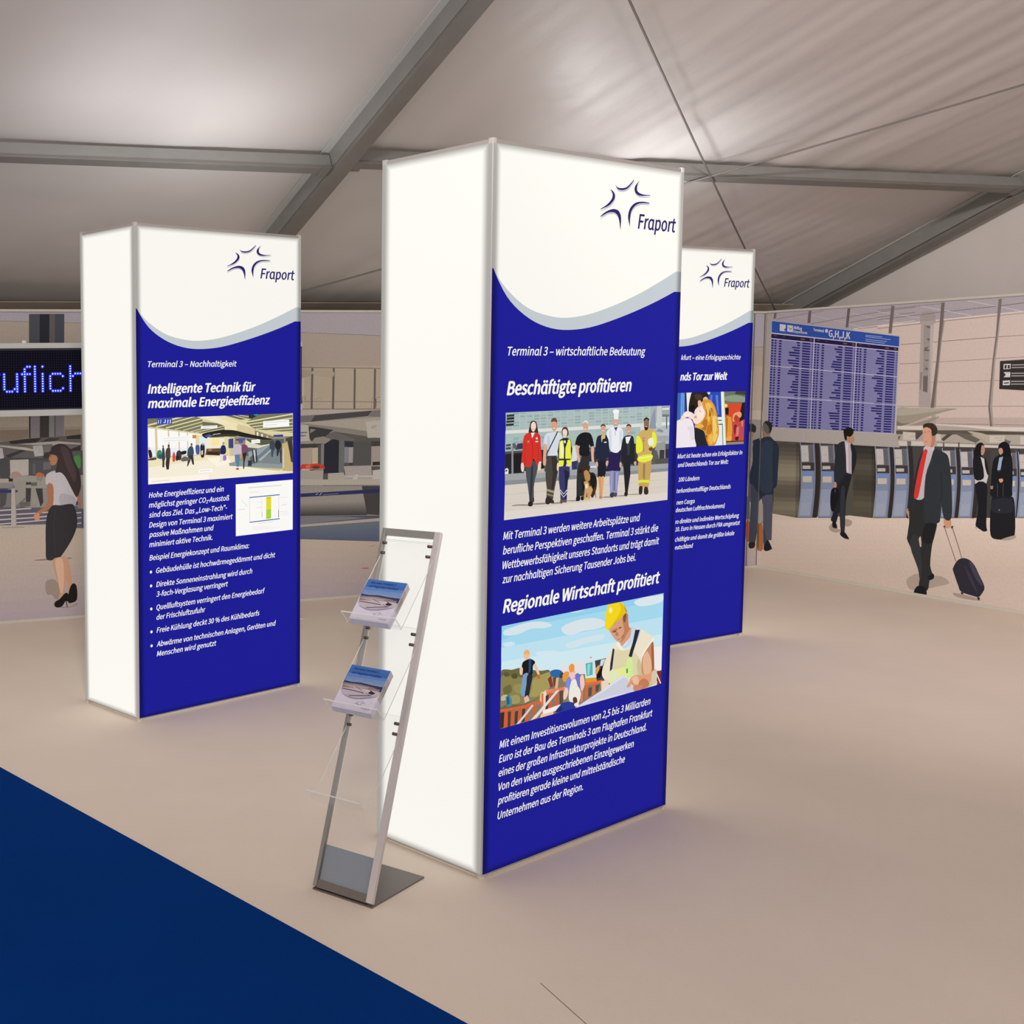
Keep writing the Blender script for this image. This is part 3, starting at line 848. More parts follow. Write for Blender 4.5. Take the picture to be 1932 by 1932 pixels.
226,233,60 1849,2650 1927,2645 1924,2624 1848,2631
199,164,98 1785,2632 1850,2633 1840,2597 1793,2601
199,164,98 1850,2631 1922,2624 1912,2586 1852,2593
~58,42,34 1793,2601 1838,2600 1831,2547 1793,2548
~58,42,34 1862,2592 1906,2591 1917,2542 1864,2542
'''
ART_BUILDER = '''
138,124,100 134,1475 2216,1354 2275,646 151,1009
166,220,242 162,1757 2183,1755 2200,1542 170,1562
191,229,244 168,1598 2199,1562 2219,1312 176,1402
210,237,245 172,1500 2210,1424 2233,1144 177,1377
150,211,239 170,1749 2175,1749 2179,1694 621,1713 171,1647
~217,232,238 202,1716 319,1729 468,1738 641,1720 746,1679 643,1673 500,1688 371,1670 273,1670 194,1686
~219,232,238 852,1647 957,1672 1106,1680 1260,1668 1373,1635 1398,1593 1265,1583 1112,1589 994,1579 897,1597
~212,232,240 922,1524 1050,1533 1213,1538 1380,1529 1360,1493 1161,1493 999,1482 924,1498
~223,235,238 1778,1732 1895,1746 2062,1741 2160,1737 2164,1689 2043,1676 1888,1680 1792,1704
~198,227,238 930,1777 1036,1784 1145,1759 1103,1738 974,1740
~208,234,244 187,1626 284,1626 325,1602 227,1597
~212,236,244 549,1510 693,1504 840,1477 821,1448 654,1458
233,227,230 846,1368 1158,1370 1175,1263 871,1300
243,240,238 2034,1337 2193,1330 2190,1140 2050,1136
123,47,51 2098,1143 2187,1137 2181,1027 2119,1029
~110,106,68 171,1433 223,1441 292,1428 371,1429 462,1410 555,1384 637,1369 721,1360 745,1293 738,1231 626,1184 394,1145 166,1131 159,1318
~138,132,80 172,1390 254,1390 374,1366 466,1334 598,1340 733,1327 747,1242 615,1186 423,1165 242,1194 168,1193
~168,156,92 537,1324 659,1344 743,1338 757,1253 625,1197 502,1203 520,1263
~90,88,54 195,1417 243,1419 264,1395 225,1388
~85,83,47 284,1392 343,1396 354,1363 305,1364
~154,144,88 307,1308 396,1313 439,1263 359,1250
~110,106,62 199,1312 277,1325 289,1273 220,1259
~163,154,102 260,1241 370,1236 382,1184 262,1190
~201,185,138 181,1259 240,1262 251,1230 182,1228
~216,200,144 624,1210 666,1210 669,1152 617,1147
74,138,156 226,1246 264,1262 296,1216 298,1172 238,1176
47,90,134 236,1238 260,1253 272,1195 243,1187
217,233,234 1141,1372 1274,1363 1300,1212 1161,1226
86,183,184 1159,1343 1247,1341 1253,1245 1176,1246
154,218,219 1182,1334 1220,1332 1209,1251 1186,1255
59,67,72 1275,1347 1420,1346 1420,1181 1312,1190
207,224,230 1353,1343 1409,1341 1373,1294 1339,1298
229,154,44 1160,1232 1299,1218 1301,1185 1162,1199
~232,160,96 1284,1280 1327,1307 1340,1285 1298,1238
20,16,15 1389,1311 1356,1210 1300,1205 1309,1237 1373,1294
224,72,58 1236,1377 1234,1375 1229,1374 1222,1375 1216,1377 1214,1380 1216,1382 1221,1383 1228,1382 1234,1380
~43,104,168 732,1349 784,1355 847,1342 880,1318 872,1284 787,1297 738,1320
~51,70,92 849,1317 886,1318 893,1288 851,1281
106,68,56 766,1297 808,1294 806,1233 774,1238
227,183,147 803,1291 834,1290 823,1211 791,1216
138,58,52 703,1299 744,1319 769,1232 738,1231
224,99,58 168,1150 307,1140 478,1134 632,1132 624,1152 471,1154 301,1159 163,1169
221,92,51 218,1148 213,1024 246,1018 251,1142
221,92,51 294,1142 289,1024 319,1018 324,1136
221,92,51 378,1148 368,1036 398,1030 409,1141
221,92,51 460,1141 455,1028 484,1022 489,1135
221,92,51 542,1140 536,1033 565,1027 570,1135
58,42,36 166,1144 215,1142 209,1037 170,1031
90,58,48 255,1136 289,1133 284,1024 254,1029
90,58,48 334,1126 369,1126 363,1036 328,1036
74,60,56 414,1129 450,1129 444,1035 410,1035
243,217,202 646,1200 676,1221 918,1207 919,1184 693,1193 684,1053 642,1054
232,115,74 634,1205 637,1042 660,1038 657,1201
221,92,51 723,1201 720,1054 752,1048 755,1195
221,92,51 795,1197 792,1056 828,1049 831,1190
79,58,54 683,1181 719,1182 714,1081 683,1079
138,122,116 763,1175 793,1177 790,1075 764,1072
233,130,90 691,1194 912,1186 904,1210 683,1218
234,110,70 1095,1180 1384,1166 1377,1187 1088,1200
226,100,60 1166,1180 1161,1075 1190,1070 1194,1174
226,100,60 1260,1179 1254,1094 1283,1088 1289,1173
232,121,90 1108,1184 1136,1184 1132,1059 1110,1063
91,80,72 1203,1154 1248,1154 1241,1089 1202,1088
91,80,72 1292,1160 1348,1158 1329,1108 1295,1107
233,203,182 1358,1177 1448,1177 1440,1131 1368,1102
90,74,66 845,1189 887,1189 893,1078 851,1071
217,211,208 348,1032 525,1143 546,1133 388,1032
230,225,222 510,1031 813,1200 844,1195 581,1038
241,199,176 632,1055 778,1057 779,1031 623,1031
246,239,232 651,1078 861,1089 863,1050 653,1052
~239,154,60 953,1346 984,1368 1020,1350 1022,1317 1010,1300 972,1302
234,180,140 993,1309 1031,1310 1032,1284 994,1286
~238,155,58 879,1299 912,1320 955,1311 968,1273 927,1247 889,1253
~240,200,212 956,1298 1010,1300 1043,1275 1035,1238 981,1239
~232,144,152 958,1262 1002,1249 1033,1261 1024,1233 981,1236
~122,143,220 926,1260 968,1273 993,1218 985,1167 953,1159 924,1202
~111,121,204 1032,1277 1087,1276 1109,1181 1093,1170 1059,1195
~240,236,228 986,1238 1040,1243 1064,1194 1099,1156 1107,1109 1078,1055 1034,1062 973,1091 959,1145
~240,208,188 899,1174 935,1201 953,1159 923,1118 896,1123
~240,208,188 1094,1249 1131,1263 1152,1194 1127,1146 1104,1169
~40,60,150 851,1078 903,1096 989,1085 1034,1062 1046,1034 949,1030 800,1038
~32,48,110 800,1038 861,1076 885,1040
~92,58,48 1010,1108 1042,1113 1065,1090 1061,1058 1023,1064
~243,230,218 1028,1063 1077,1068 1084,1041 1046,1040
~240,196,156 418,1509 427,1539 461,1546 488,1525 487,1500 475,1477 439,1479
~245,176,112 422,1521 432,1542 467,1543 486,1525 478,1511
~26,26,28 405,1455 440,1472 495,1474 541,1455 552,1435 528,1419 520,1358 424,1375 404,1406
~240,200,174 381,1428 412,1423 409,1380 389,1377 378,1397
~239,199,168 533,1425 563,1427 607,1351 593,1341 560,1383
~196,112,58 577,1350 608,1342 614,1319 583,1317
~46,74,114 480,1470 505,1466 504,1391 475,1364 515,1358 522,1326 471,1208 441,1213 457,1298 446,1337 475,1358
~123,160,192 419,1372 474,1374 457,1298 445,1224 410,1224 391,1252 402,1306
~38,42,54 465,1360 520,1358 508,1290 482,1206 441,1219 457,1298
232,184,184 431,1208 471,1220 498,1178 443,1168
~239,230,205 1489,1416 1579,1438 1629,1378 1733,1391 1794,1517 1890,1498 1964,1462 2052,1417 2043,1377 1974,1331 1906,1286 1886,1228 1928,1147 2050,1129 2108,1024 1759,1029 1473,1146 1390,1198 1370,1248 1404,1329 1458,1374
~224,216,176 1525,1392 1641,1369 1735,1364 1846,1295 1913,1190 1991,1110 2069,1043 1877,1038 1751,1145 1512,1247 1496,1316
~207,198,148 1859,1279 1913,1190 1965,1141 2040,1103 2069,1043 1901,1041 1857,1143 1827,1229
~205,217,238 1740,1530 1818,1514 1800,1436 1709,1394 1629,1385 1616,1400 1696,1422
~179,196,232 1831,1499 1866,1494 1814,1407 1790,1417
~248,245,238 1904,1314 1961,1354 2052,1417 2042,1384 1973,1345 1906,1286 1888,1282
~247,243,232 1545,1429 1584,1444 1634,1390 1676,1378 1618,1379 1581,1404
~201,142,104 1906,1286 1973,1345 2036,1385 2051,1348 2064,1265 2072,1167 2057,1128 1917,1142 1893,1220
~233,184,148 1907,1266 1963,1319 2016,1257 2035,1172 1990,1124 1928,1147
~163,101,63 2021,1352 2049,1376 2066,1237 2068,1140 2041,1172
~227,161,124 1728,1128 1797,1156 1893,1145 1989,1138 2067,1154 2066,1092 1995,1068 1985,1035 1806,1035 1779,1080 1697,1079
~238,192,162 1752,1132 1821,1149 1859,1116 1850,1076 1789,1099
~199,126,92 1861,1088 1919,1114 1994,1082 1997,1040 1877,1038
240,216,196 1375,1174 1454,1182 1463,1128 1374,1101
214,239,154 1693,1302 1762,1306 1785,1154 1692,1147 1675,1224
232,238,154 1461,1235 1673,1244 1691,1154 1473,1146
~227,236,192 1479,1225 1571,1226 1574,1171 1495,1163
60,138,60 1687,1222 1704,1227 1710,1192 1691,1188
38,40,60 1794,1510 1856,1502 1813,1414 1772,1338 1757,1303 1715,1316 1735,1364 1766,1420
44,46,72 1501,1408 1524,1398 1500,1249 1469,1237 1474,1299
~217,162,129 1456,1566 1623,1638 1655,1660 1686,1643 1695,1596 1710,1541 1740,1530 1727,1465 1672,1432 1616,1406 1591,1436 1531,1470 1482,1516
~195,130,89 1623,1638 1685,1647 1695,1589 1710,1541 1723,1526 1679,1491 1647,1455 1602,1441 1643,1516 1627,1578
~138,82,56 1628,1637 1656,1657 1669,1632 1655,1587 1631,1597
~184,120,80 1481,1543 1548,1554 1555,1540 1493,1528
106,58,38 1543,1532 1540,1529 1530,1527 1517,1526 1505,1528 1499,1531 1502,1534 1512,1536 1526,1536 1538,1535
106,58,38 1610,1554 1607,1551 1598,1549 1585,1547 1573,1548 1567,1551 1569,1554 1579,1556 1592,1558 1604,1557
~192,124,88 1538,1529 1568,1512 1564,1493 1534,1503
154,80,56 1568,1463 1614,1471 1642,1491 1635,1495 1608,1476 1563,1469
242,222,210 1576,1469 1612,1477 1609,1479 1573,1471
~246,218,28 1414,1564 1394,1573 1395,1639 1408,1709 1433,1752 1488,1765 1580,1755 1628,1723 1659,1686 1669,1665 1600,1627 1522,1597 1468,1564 1435,1555
~234,196,14 1569,1749 1628,1720 1660,1683 1600,1634 1522,1597 1478,1583 1564,1651 1595,1700
~255,240,160 1441,1718 1469,1721 1482,1694 1460,1677 1439,1692
255,246,192 1475,1698 1473,1692 1466,1689 1458,1690 1450,1695 1447,1701 1450,1707 1456,1710 1465,1709 1472,1704
216,168,12 1437,1554 1525,1599 1671,1667 1666,1670 1520,1602 1432,1557
~192,154,80 1641,1708 1672,1678 1679,1658 1655,1667
~220,223,236 1036,1029 1198,1069 1385,1113 1518,1153 1631,1180 1728,1135 1806,1035 1759,1032 1413,1029 1123,1028
~207,210,224 1188,1051 1386,1093 1656,1159 1730,1108 1782,1039 1525,1045
232,234,244 1398,1103 1634,1171 1630,1175 1395,1106
~223,160,126 1696,1086 1752,1132 1776,1115 1755,1084 1720,1075
~208,136,106 1791,1071 1850,1076 1924,1052 1830,1032 1794,1040
154,90,64 1763,1109 1788,1085 1792,1086 1767,1110
242,236,232 2070,1180 2106,1113 2161,1035 2175,1036 2120,1113 2084,1180
~216,204,176 2038,1131 2096,1164 2114,1092 2094,1040 2044,1061
'''
ART_HALL = '''
207,195,156 121,3137 2193,3086 2201,2280 129,2394
143,140,132 1311,2845 2169,2815 2173,2465 1314,2526
95,98,102 1463,2802 2036,2791 2037,2607 1465,2632
217,208,160 133,3074 2180,3077 2182,2814 135,2886
122,122,92 134,3069 864,3072 866,2897 134,2993
232,223,184 136,2995 602,3068 597,3082 132,3009
232,223,184 251,2975 769,3068 765,3078 248,2986
232,223,184 379,2962 939,3056 935,3067 375,2973
217,208,168 496,2945 1013,3036 1009,3046 493,2955
217,208,168 603,2929 1062,3016 1058,3025 599,2938
217,208,168 698,2912 1136,2987 1133,2995 695,2921
110,110,84 864,3017 1172,2980 1173,2915 866,2897
217,208,168 770,2905 1173,2957 1171,2966 768,2914
217,208,168 842,2892 1186,2934 1184,2942 840,2900
240,232,196 767,3073 1010,3076 1335,2975 1335,2952 1172,2962 937,3033
233,223,180 1010,3076 1134,3075 1436,2982 1603,2930 1603,2892 1335,2966
107,107,80 1159,3074 1524,3079 1525,3027 1372,3017
226,217,172 1182,3060 1511,2985 1514,2993 1185,3068
226,217,172 1282,3067 1523,3013 1526,3021 1285,3074
226,217,172 1345,3070 1524,3042 1525,3049 1347,3077
42,52,40 1511,3079 1704,3079 1705,3017 1518,3027
46,192,160 1659,3069 1652,3062 1632,3058 1609,3059 1589,3064 1582,3071 1589,3077 1608,3081 1632,3080 1652,3075
119,120,90 1704,3079 2166,3067 2169,2854 1603,2911 1461,2991
233,226,188 1463,2984 2168,3051 2165,3064 1460,2997
226,218,176 1501,2960 2168,3008 2166,3020 1499,2971
226,218,176 1565,2935 2168,2965 2167,2975 1563,2945
226,218,176 1616,2910 2168,2926 2167,2936 1615,2920
226,218,176 1681,2885 2169,2893 2168,2902 1680,2893
226,218,176 1746,2862 2169,2864 2168,2872 1745,2870
251,251,248 144,2975 866,2883 915,2868 917,2674 147,2688
238,243,246 146,2778 867,2750 868,2676 147,2688
220,203,160 232,2972 240,2684 270,2683 262,2971
220,203,160 401,2944 408,2695 427,2694 419,2944
220,203,160 538,2926 543,2699 560,2698 555,2926
220,203,160 654,2913 658,2712 673,2711 668,2913
233,216,172 769,2882 927,2872 929,2673 771,2680
223,238,248 818,2862 915,2849 916,2692 819,2696
243,236,212 915,2859 1186,2830 1188,2662 917,2674
251,231,160 988,2837 1099,2824 1100,2759 989,2763
106,80,58 916,2734 1113,2731 1113,2651 899,2656
58,44,36 929,2701 1101,2694 1101,2647 917,2655
168,120,90 940,2728 989,2730 990,2708 941,2708
240,227,180 1166,2980 1335,2994 1342,2900 1173,2910
230,217,168 1167,2850 1236,2847 1238,2641 1169,2663
215,201,152 1360,2975 1603,2920 1604,2806 1361,2899
140,132,104 1603,2901 1877,2825 1878,2729 1604,2759
240,234,208 1629,2881 1655,2876 1656,2766 1630,2777
240,234,208 1694,2860 1720,2854 1721,2754 1695,2755
200,192,160 1772,2838 1798,2833 1799,2751 1773,2752
~38,38,31 854,2884 963,2908 1160,2920 1310,2910 1462,2877 1824,2803 1864,2787 1798,2785 1565,2817 1311,2854 1161,2869 964,2866 915,2840
~61,61,48 939,2858 1161,2878 1374,2857 1311,2845 1161,2850 1013,2846
58,90,168 896,2873 969,2886 970,2866 909,2854
232,232,224 1007,2876 1111,2882 1111,2887 1006,2881
63,74,120 1223,2820 1292,2827 1293,2723 1224,2726
74,90,160 1362,2824 1463,2821 1464,2764 1362,2777
220,216,192 1463,2811 1617,2796 1878,2729 1695,2698 1464,2726
91,90,76 1463,2811 1877,2787 1877,2748 1695,2736 1540,2770
240,229,192 147,2670 917,2669 1313,2638 1314,2526 1960,2447 2173,2465 2173,2409 143,2409
247,240,218 148,2581 917,2618 1289,2545 1960,2437 1569,2409 143,2409
253,246,226 917,2637 1213,2643 1264,2565 1065,2537
200,178,122 2009,2743 2170,2757 2173,2427 2013,2444
255,248,232 142,2474 943,2469 944,2414 143,2411
~75,70,60 147,2666 241,2675 241,2653 147,2652
111,127,138 1503,2677 1851,2740 1957,2707 1959,2495 1568,2532
152,163,166 1503,2668 1825,2731 1644,2624 1516,2611
124,134,138 1632,2587 1957,2649 2011,2608 2012,2473 1542,2529
143,154,154 1226,2567 1339,2581 2012,2512 1999,2466 1239,2538
170,176,174 1658,2585 1878,2710 1894,2700 1684,2565
88,95,96 1529,2610 1580,2646 1645,2548 1555,2543
44,47,48 1559,2693 1579,2560 1595,2560 1574,2694
44,47,48 1610,2691 1624,2563 1640,2563 1626,2692
232,236,236 1581,2693 1604,2564 1613,2564 1590,2693
47,58,72 1504,2583 1555,2580 1555,2519 1498,2522
48,56,60 1973,2677 1981,2532 2002,2532 1994,2677
201,204,200 2023,2695 2039,2694 2039,2472 2012,2473
62,58,52 2089,2760 2156,2815 2170,2698 2172,2524 2145,2535 2117,2652
45,63,134 1876,2839 2022,2839 2022,2815 1877,2820
74,72,56 2062,2799 2169,2815 2169,2776 2062,2761
~63,58,72 515,2718 556,2734 580,2697 569,2634 509,2650
~76,90,138 770,2772 819,2770 819,2687 777,2689
~124,108,112 698,2765 710,2774 728,2764 722,2746
~62,80,104 669,2744 698,2770 734,2755 741,2681 663,2666 657,2712
52,56,62 669,2670 735,2681 748,2575 724,2581 706,2637 665,2565 653,2566
90,64,52 728,2787 726,2779 719,2774 711,2775 704,2780 702,2788 704,2796 711,2801 719,2801 725,2795
~80,66,60 385,2759 414,2772 432,2748 429,2658 375,2660 368,2724
58,48,46 378,2660 425,2658 418,2604 411,2546 379,2547 369,2606
74,52,40 425,2785 422,2777 415,2772 406,2772 399,2777 397,2786 399,2795 406,2800 415,2799 422,2794
~60,64,68 327,2762 350,2765 363,2679 357,2643 322,2645
74,60,56 328,2644 355,2643 352,2571 325,2572
138,106,84 350,2783 348,2776 342,2772 335,2772 329,2777 327,2784 329,2792 335,2796 342,2796 348,2791
~58,138,96 263,2737 310,2744 322,2672 258,2670
~44,90,122 275,2701 322,2699 322,2663 287,2660
~216,74,74 462,2702 491,2710 495,2632 463,2625
200,154,128 486,2717 485,2712 480,2709 474,2709 469,2713 468,2718 469,2723 474,2726 480,2726 485,2723
~44,40,40 503,2673 550,2680 545,2648 510,2627
~38,36,42 562,2716 639,2727 639,2695 580,2688
~42,40,56 146,2760 183,2749 197,2686 160,2679
~232,192,168 148,2778 169,2781 169,2759 151,2755
~106,102,96 580,2651 628,2668 700,2637 652,2621 581,2620
~42,42,46 833,2769 867,2791 891,2767 892,2702 880,2648 844,2649 834,2705
184,154,128 881,2781 879,2774 872,2769 863,2770 855,2775 852,2782 855,2790 862,2794 871,2794 879,2789
216,208,192 843,2714 868,2722 868,2676 846,2672
~34,42,90 1119,2749 1162,2761 1187,2728 1181,2672 1113,2670
192,138,90 1168,2780 1165,2771 1158,2766 1148,2766 1141,2772 1138,2781 1141,2790 1148,2795 1157,2794 1165,2789
232,228,218 1101,2666 1163,2663 1151,2589 1126,2600 1102,2573
~176,112,192 1148,2650 1188,2648 1191,2606 1151,2599
~201,189,196 1299,2751 1350,2763 1403,2747 1414,2681 1389,2649 1313,2652 1285,2677
184,130,94 1369,2791 1365,2778 1354,2770 1340,2771 1329,2779 1324,2793 1328,2806 1339,2814 1354,2813 1365,2804
~90,60,44 1326,2802 1336,2816 1362,2815 1368,2796 1349,2804
90,128,168 1313,2652 1389,2654 1377,2579 1371,2523 1339,2524 1326,2581
176,74,48 1372,2499 1368,2493 1357,2489 1343,2490 1331,2495 1327,2501 1331,2508 1343,2511 1357,2511 1368,2506
~122,74,104 1413,2747 1451,2755 1496,2734 1496,2682 1465,2660 1414,2667
184,128,92 1462,2778 1459,2767 1449,2761 1437,2761 1428,2768 1424,2780 1428,2790 1437,2797 1449,2797 1458,2789
44,42,46 1420,2662 1484,2669 1453,2576 1447,2496 1431,2496 1434,2586
192,154,90 1382,2654 1414,2662 1417,2610 1383,2607
~62,74,84 1825,2760 1864,2778 1901,2747 1898,2690 1878,2671 1826,2693
72,82,90 1839,2683 1885,2681 1866,2600 1846,2601
~35,40,46 1910,2766 1950,2779 1990,2749 1984,2686 1931,2679 1904,2709
48,53,58 1924,2679 1970,2677 1945,2606 1925,2612
251,251,251 843,2972 1067,2972 1067,2942 843,2942
251,251,251 1725,2994 2113,2999 2117,2923 1721,2926
251,251,251 1550,2799 1679,2798 1679,2761 1550,2761
253,253,250 807,2520 998,2522 998,2487 807,2489
251,251,248 337,2879 721,2879 722,2824 344,2824
201,138,74 727,2883 779,2883 779,2849 727,2849
58,74,176 266,3066 458,3067 456,3006 261,3003
216,220,244 278,3052 273,3016 283,3015 288,3051
216,220,244 308,3056 305,3015 313,3015 316,3055
244,246,255 365,3054 363,3024 347,3027 347,3019 372,3020 376,3053
244,246,255 401,3053 395,3013 405,3012 410,3052
244,246,255 432,3053 428,3012 437,3011 442,3052
154,154,154 865,2957 1049,2958 1048,2962 865,2961
154,154,154 1744,2976 2087,2981 2087,2984 1744,2979
154,154,154 1745,2948 1928,2949 1928,2952 1745,2950
154,154,154 1566,2779 1662,2779 1662,2782 1565,2782
176,172,160 828,2505 973,2505 973,2508 827,2509
184,184,180 349,2861 685,2861 685,2863 349,2863
184,184,180 355,2836 674,2834 674,2836 355,2839
176,168,144 186,2434 424,2435 423,2438 186,2437
'''
ART_DIAGRAM = '''
252,252,248 1313,2351 2186,2350 2198,1766 1320,1773
200,200,200 1506,2285 2001,2282 2001,2288 1505,2291
212,212,212 1526,2232 1661,2234 1661,2238 1525,2236
58,98,176 1523,2177 1974,2178 1973,2188 1522,2187
58,98,176 1527,1910 1974,1913 1972,1923 1525,1920
176,180,188 1524,2182 1525,1915 1529,1915 1528,2182
176,180,188 1957,2180 1958,1919 1962,1919 1961,2179
74,80,88 1953,2016 1952,1934 1959,1933 1960,2015
233,220,44 1771,2170 1845,2169 1844,2033 1771,2033
166,216,60 1771,2033 1844,2033 1843,1931 1770,1930
220,203,32 1771,2170 1845,2169 1845,2148 1772,2149
200,200,200 1699,2224 1706,1941 1708,1941 1701,2224
188,188,196 1403,2170 1494,2088 1497,2090 1406,2171
208,208,208 1362,2060 1464,2060 1463,2065 1361,2065
212,212,212 1637,2121 1715,2121 1714,2124 1637,2125
212,212,212 1625,2062 1703,2061 1702,2065 1624,2066
208,208,208 1992,2064 2085,2063 2084,2068 1991,2069
212,212,212 1980,1993 2100,1990 2099,1993 1979,1996
212,212,212 1980,1974 2113,1970 2113,1973 1980,1977
220,220,220 1977,2148 2097,2145 2096,2148 1977,2151
220,220,220 1980,1955 2100,1951 2100,1954 1980,1957
154,154,154 1705,2013 1705,1960 1711,1960 1710,2013
208,208,208 1653,1890 1876,1889 1875,1893 1653,1894
220,220,220 1576,1853 1798,1849 1797,1852 1576,1856
220,220,220 1576,1839 1850,1833 1850,1836 1576,1841
228,228,228 1550,1826 1970,1820 1969,1823 1550,1829
'''
ART_COUPLE = '''
58,102,184 58,3213 1026,3200 1053,2482 51,2514
90,138,208 917,3197 993,3195 996,2878 921,2869
134,176,224 934,3191 947,3191 949,2890 937,2891
134,176,224 972,3190 983,3190 986,2889 975,2890
34,48,110 992,3201 1026,3200 1044,2942 1010,2943
233,238,224 1024,3201 1140,3201 1095,2941 1052,2942
43,73,180 1416,3198 1692,3198 1727,2869 1635,2872 1420,3099
85,120,204 1487,3158 1530,3158 1524,3074 1480,3097
74,108,200 1581,3156 1642,3156 1678,2904 1634,2905
111,142,220 1608,3150 1625,3150 1649,2960 1636,2961
208,230,248 1484,3183 1478,3171 1463,3165 1444,3165 1428,3172 1422,3184 1427,3196 1443,3203 1462,3202 1477,3195
233,239,224 1692,3201 1751,3203 1828,2515 1762,2511
195,204,184 1744,3202 1762,3202 1839,2517 1823,2515
106,117,96 1757,3202 2184,3195 2182,3032 1777,3041
~138,154,132 1773,3124 1948,3149 2170,3116 2172,3060 1819,3073
62,66,50 1990,3197 2184,3195 2186,3144 1974,3160
200,80,44 1776,3046 2190,3043 2202,2530 1831,2531
~216,74,46 1883,2999 1996,3030 2112,3016 2124,2915 2001,2895 1887,2898
~243,214,132 1768,3030 1803,3040 1834,3023 1822,3001 1778,2996
30,20,18 1788,2985 1857,2989 1861,2905 1800,2901
36,26,28 2124,3044 2190,3048 2190,2834 2076,2804 2089,2916
~224,154,52 1806,2856 1879,2876 1924,2842 1941,2639 1836,2632
~176,106,36 1810,2845 1845,2849 1843,2676 1827,2643
~232,168,72 1845,2620 1933,2629 1926,2562 1838,2570
~232,160,112 1949,2886 1983,2918 2071,2933 2116,2915 2117,2870 2048,2838 1952,2807
~184,66,46 2001,2895 2055,2872 2092,2826 2023,2805 1968,2840
~192,74,76 1944,2796 2076,2804 2149,2751 2179,2666 2103,2567 1988,2559 1957,2673
~138,32,48 1972,2751 2024,2771 2036,2698 1994,2643
~216,124,120 2026,2727 2078,2736 2073,2635 2030,2614
~80,24,24 2013,2609 2074,2613 2067,2568 2014,2570
240,154,120 2128,2813 2151,2813 2149,2745 2136,2734
58,48,40 1830,2565 2210,2557 2184,2516 1832,2517
154,138,106 1839,2548 2192,2547 2184,2516 1836,2517
223,234,232 1644,2877 1748,2874 1780,2511 1580,2512
233,239,230 1653,2871 1722,2870 1728,2847 1654,2843
74,90,88 1654,2842 1732,2838 1733,2827 1655,2827
74,106,104 1656,2788 1751,2791 1775,2516 1762,2517 1739,2774 1656,2777
~42,33,28 1127,3193 1195,3202 1399,3199 1448,3153 1445,3109 1386,3105 1335,3078 1303,3024 1237,2987 1170,2950 1086,2958 1075,3007 1085,3084 1104,3149
~69,56,48 1179,3164 1264,3174 1333,3150 1300,3101 1215,3109
~23,17,15 1091,3029 1175,3038 1203,2993 1162,2956 1094,2963
~232,184,144 1351,3122 1402,3138 1441,3115 1437,3093 1386,3105 1352,3089
~233,180,148 1250,3086 1292,3096 1310,3073 1286,3035 1256,3031
~246,221,208 1195,2972 1269,3025 1344,3067 1404,3077 1425,2966 1411,2889 1345,2824 1227,2795 1166,2840 1156,2890 1189,2906
~249,232,222 1239,2937 1305,2985 1355,3023 1382,2967 1351,2890 1275,2870
192,138,120 1282,2968 1321,2945 1325,2948 1286,2971
138,100,80 1309,2954 1305,2953 1298,2954 1290,2957 1286,2961 1285,2964 1289,2965 1297,2964 1304,2961 1309,2958
~232,152,138 1181,2895 1214,2905 1240,2888 1224,2872 1181,2878
~234,192,172 1253,3014 1302,3063 1344,3078 1337,3045 1278,3008
~216,154,52 1335,3078 1386,3099 1472,3098 1542,3057 1596,2989 1635,2894 1655,2816 1675,2737 1678,2659 1647,2582 1606,2523 1494,2515 1458,2555 1421,2634 1384,2702 1314,2731 1229,2751 1203,2762 1210,2795 1278,2804 1361,2857 1401,2933 1346,3012
~238,187,85 1405,3055 1490,3058 1527,2991 1496,2898 1482,2820 1447,2855 1443,2954 1390,2994
~243,203,106 1549,2885 1618,2883 1638,2794 1651,2704 1575,2651 1554,2741
~176,106,28 1493,2997 1536,2980 1522,2908 1471,2887 1477,2954
~184,116,38 1345,2813 1412,2856 1448,2821 1433,2755 1400,2712 1313,2759
~192,122,40 1450,2766 1535,2786 1538,2708 1488,2660 1436,2689
~232,180,80 1211,2773 1312,2803 1381,2768 1331,2748 1245,2756
~238,184,78 1488,2654 1557,2663 1577,2585 1528,2531 1474,2577
~168,92,24 1420,2656 1454,2644 1439,2600 1475,2555 1441,2556 1404,2618
~242,200,104 1575,2651 1643,2671 1645,2616 1596,2551 1569,2585
246,214,132 1436,3047 1498,2974 1528,2885 1566,2784 1573,2785 1535,2886 1506,2976 1443,3050
154,90,26 1367,3060 1413,2977 1416,2900 1359,2825 1365,2823 1422,2899 1420,2977 1373,3062
240,192,96 1512,3051 1576,2961 1597,2850 1606,2851 1584,2963 1520,3053
154,84,20 1530,2842 1507,2764 1535,2696 1542,2697 1514,2764 1536,2841
176,104,32 1607,2850 1641,2749 1623,2661 1630,2660 1648,2749 1614,2851
246,218,144 1384,3060 1449,2932 1444,2855 1450,2854 1455,2932 1390,3061
~35,37,46 1207,2749 1280,2741 1366,2713 1403,2657 1440,2567 1468,2516 1221,2509 1199,2642
~239,231,238 642,2768 888,2859 1004,2878 1106,2870 1167,2818 1196,2719 1208,2619 1238,2508 1070,2481 570,2489
~228,217,228 1059,2756 1160,2775 1190,2642 1174,2620 1133,2600 1112,2699
184,168,184 1160,2603 1210,2629 1206,2632 1156,2606
~246,223,210 921,2858 945,2901 1002,2954 1068,2964 1154,2940 1197,2906 1157,2863 1106,2870 1054,2893 996,2873 939,2847
216,168,152 932,2852 952,2873 948,2875 928,2853
216,168,152 965,2862 977,2878 973,2879 961,2863
216,168,152 1011,2872 1019,2891 1014,2892 1006,2873
200,152,136 1077,2896 1129,2862 1133,2865 1081,2899
~251,234,226 986,2928 1052,2948 1120,2930 1087,2908 1012,2905
'''
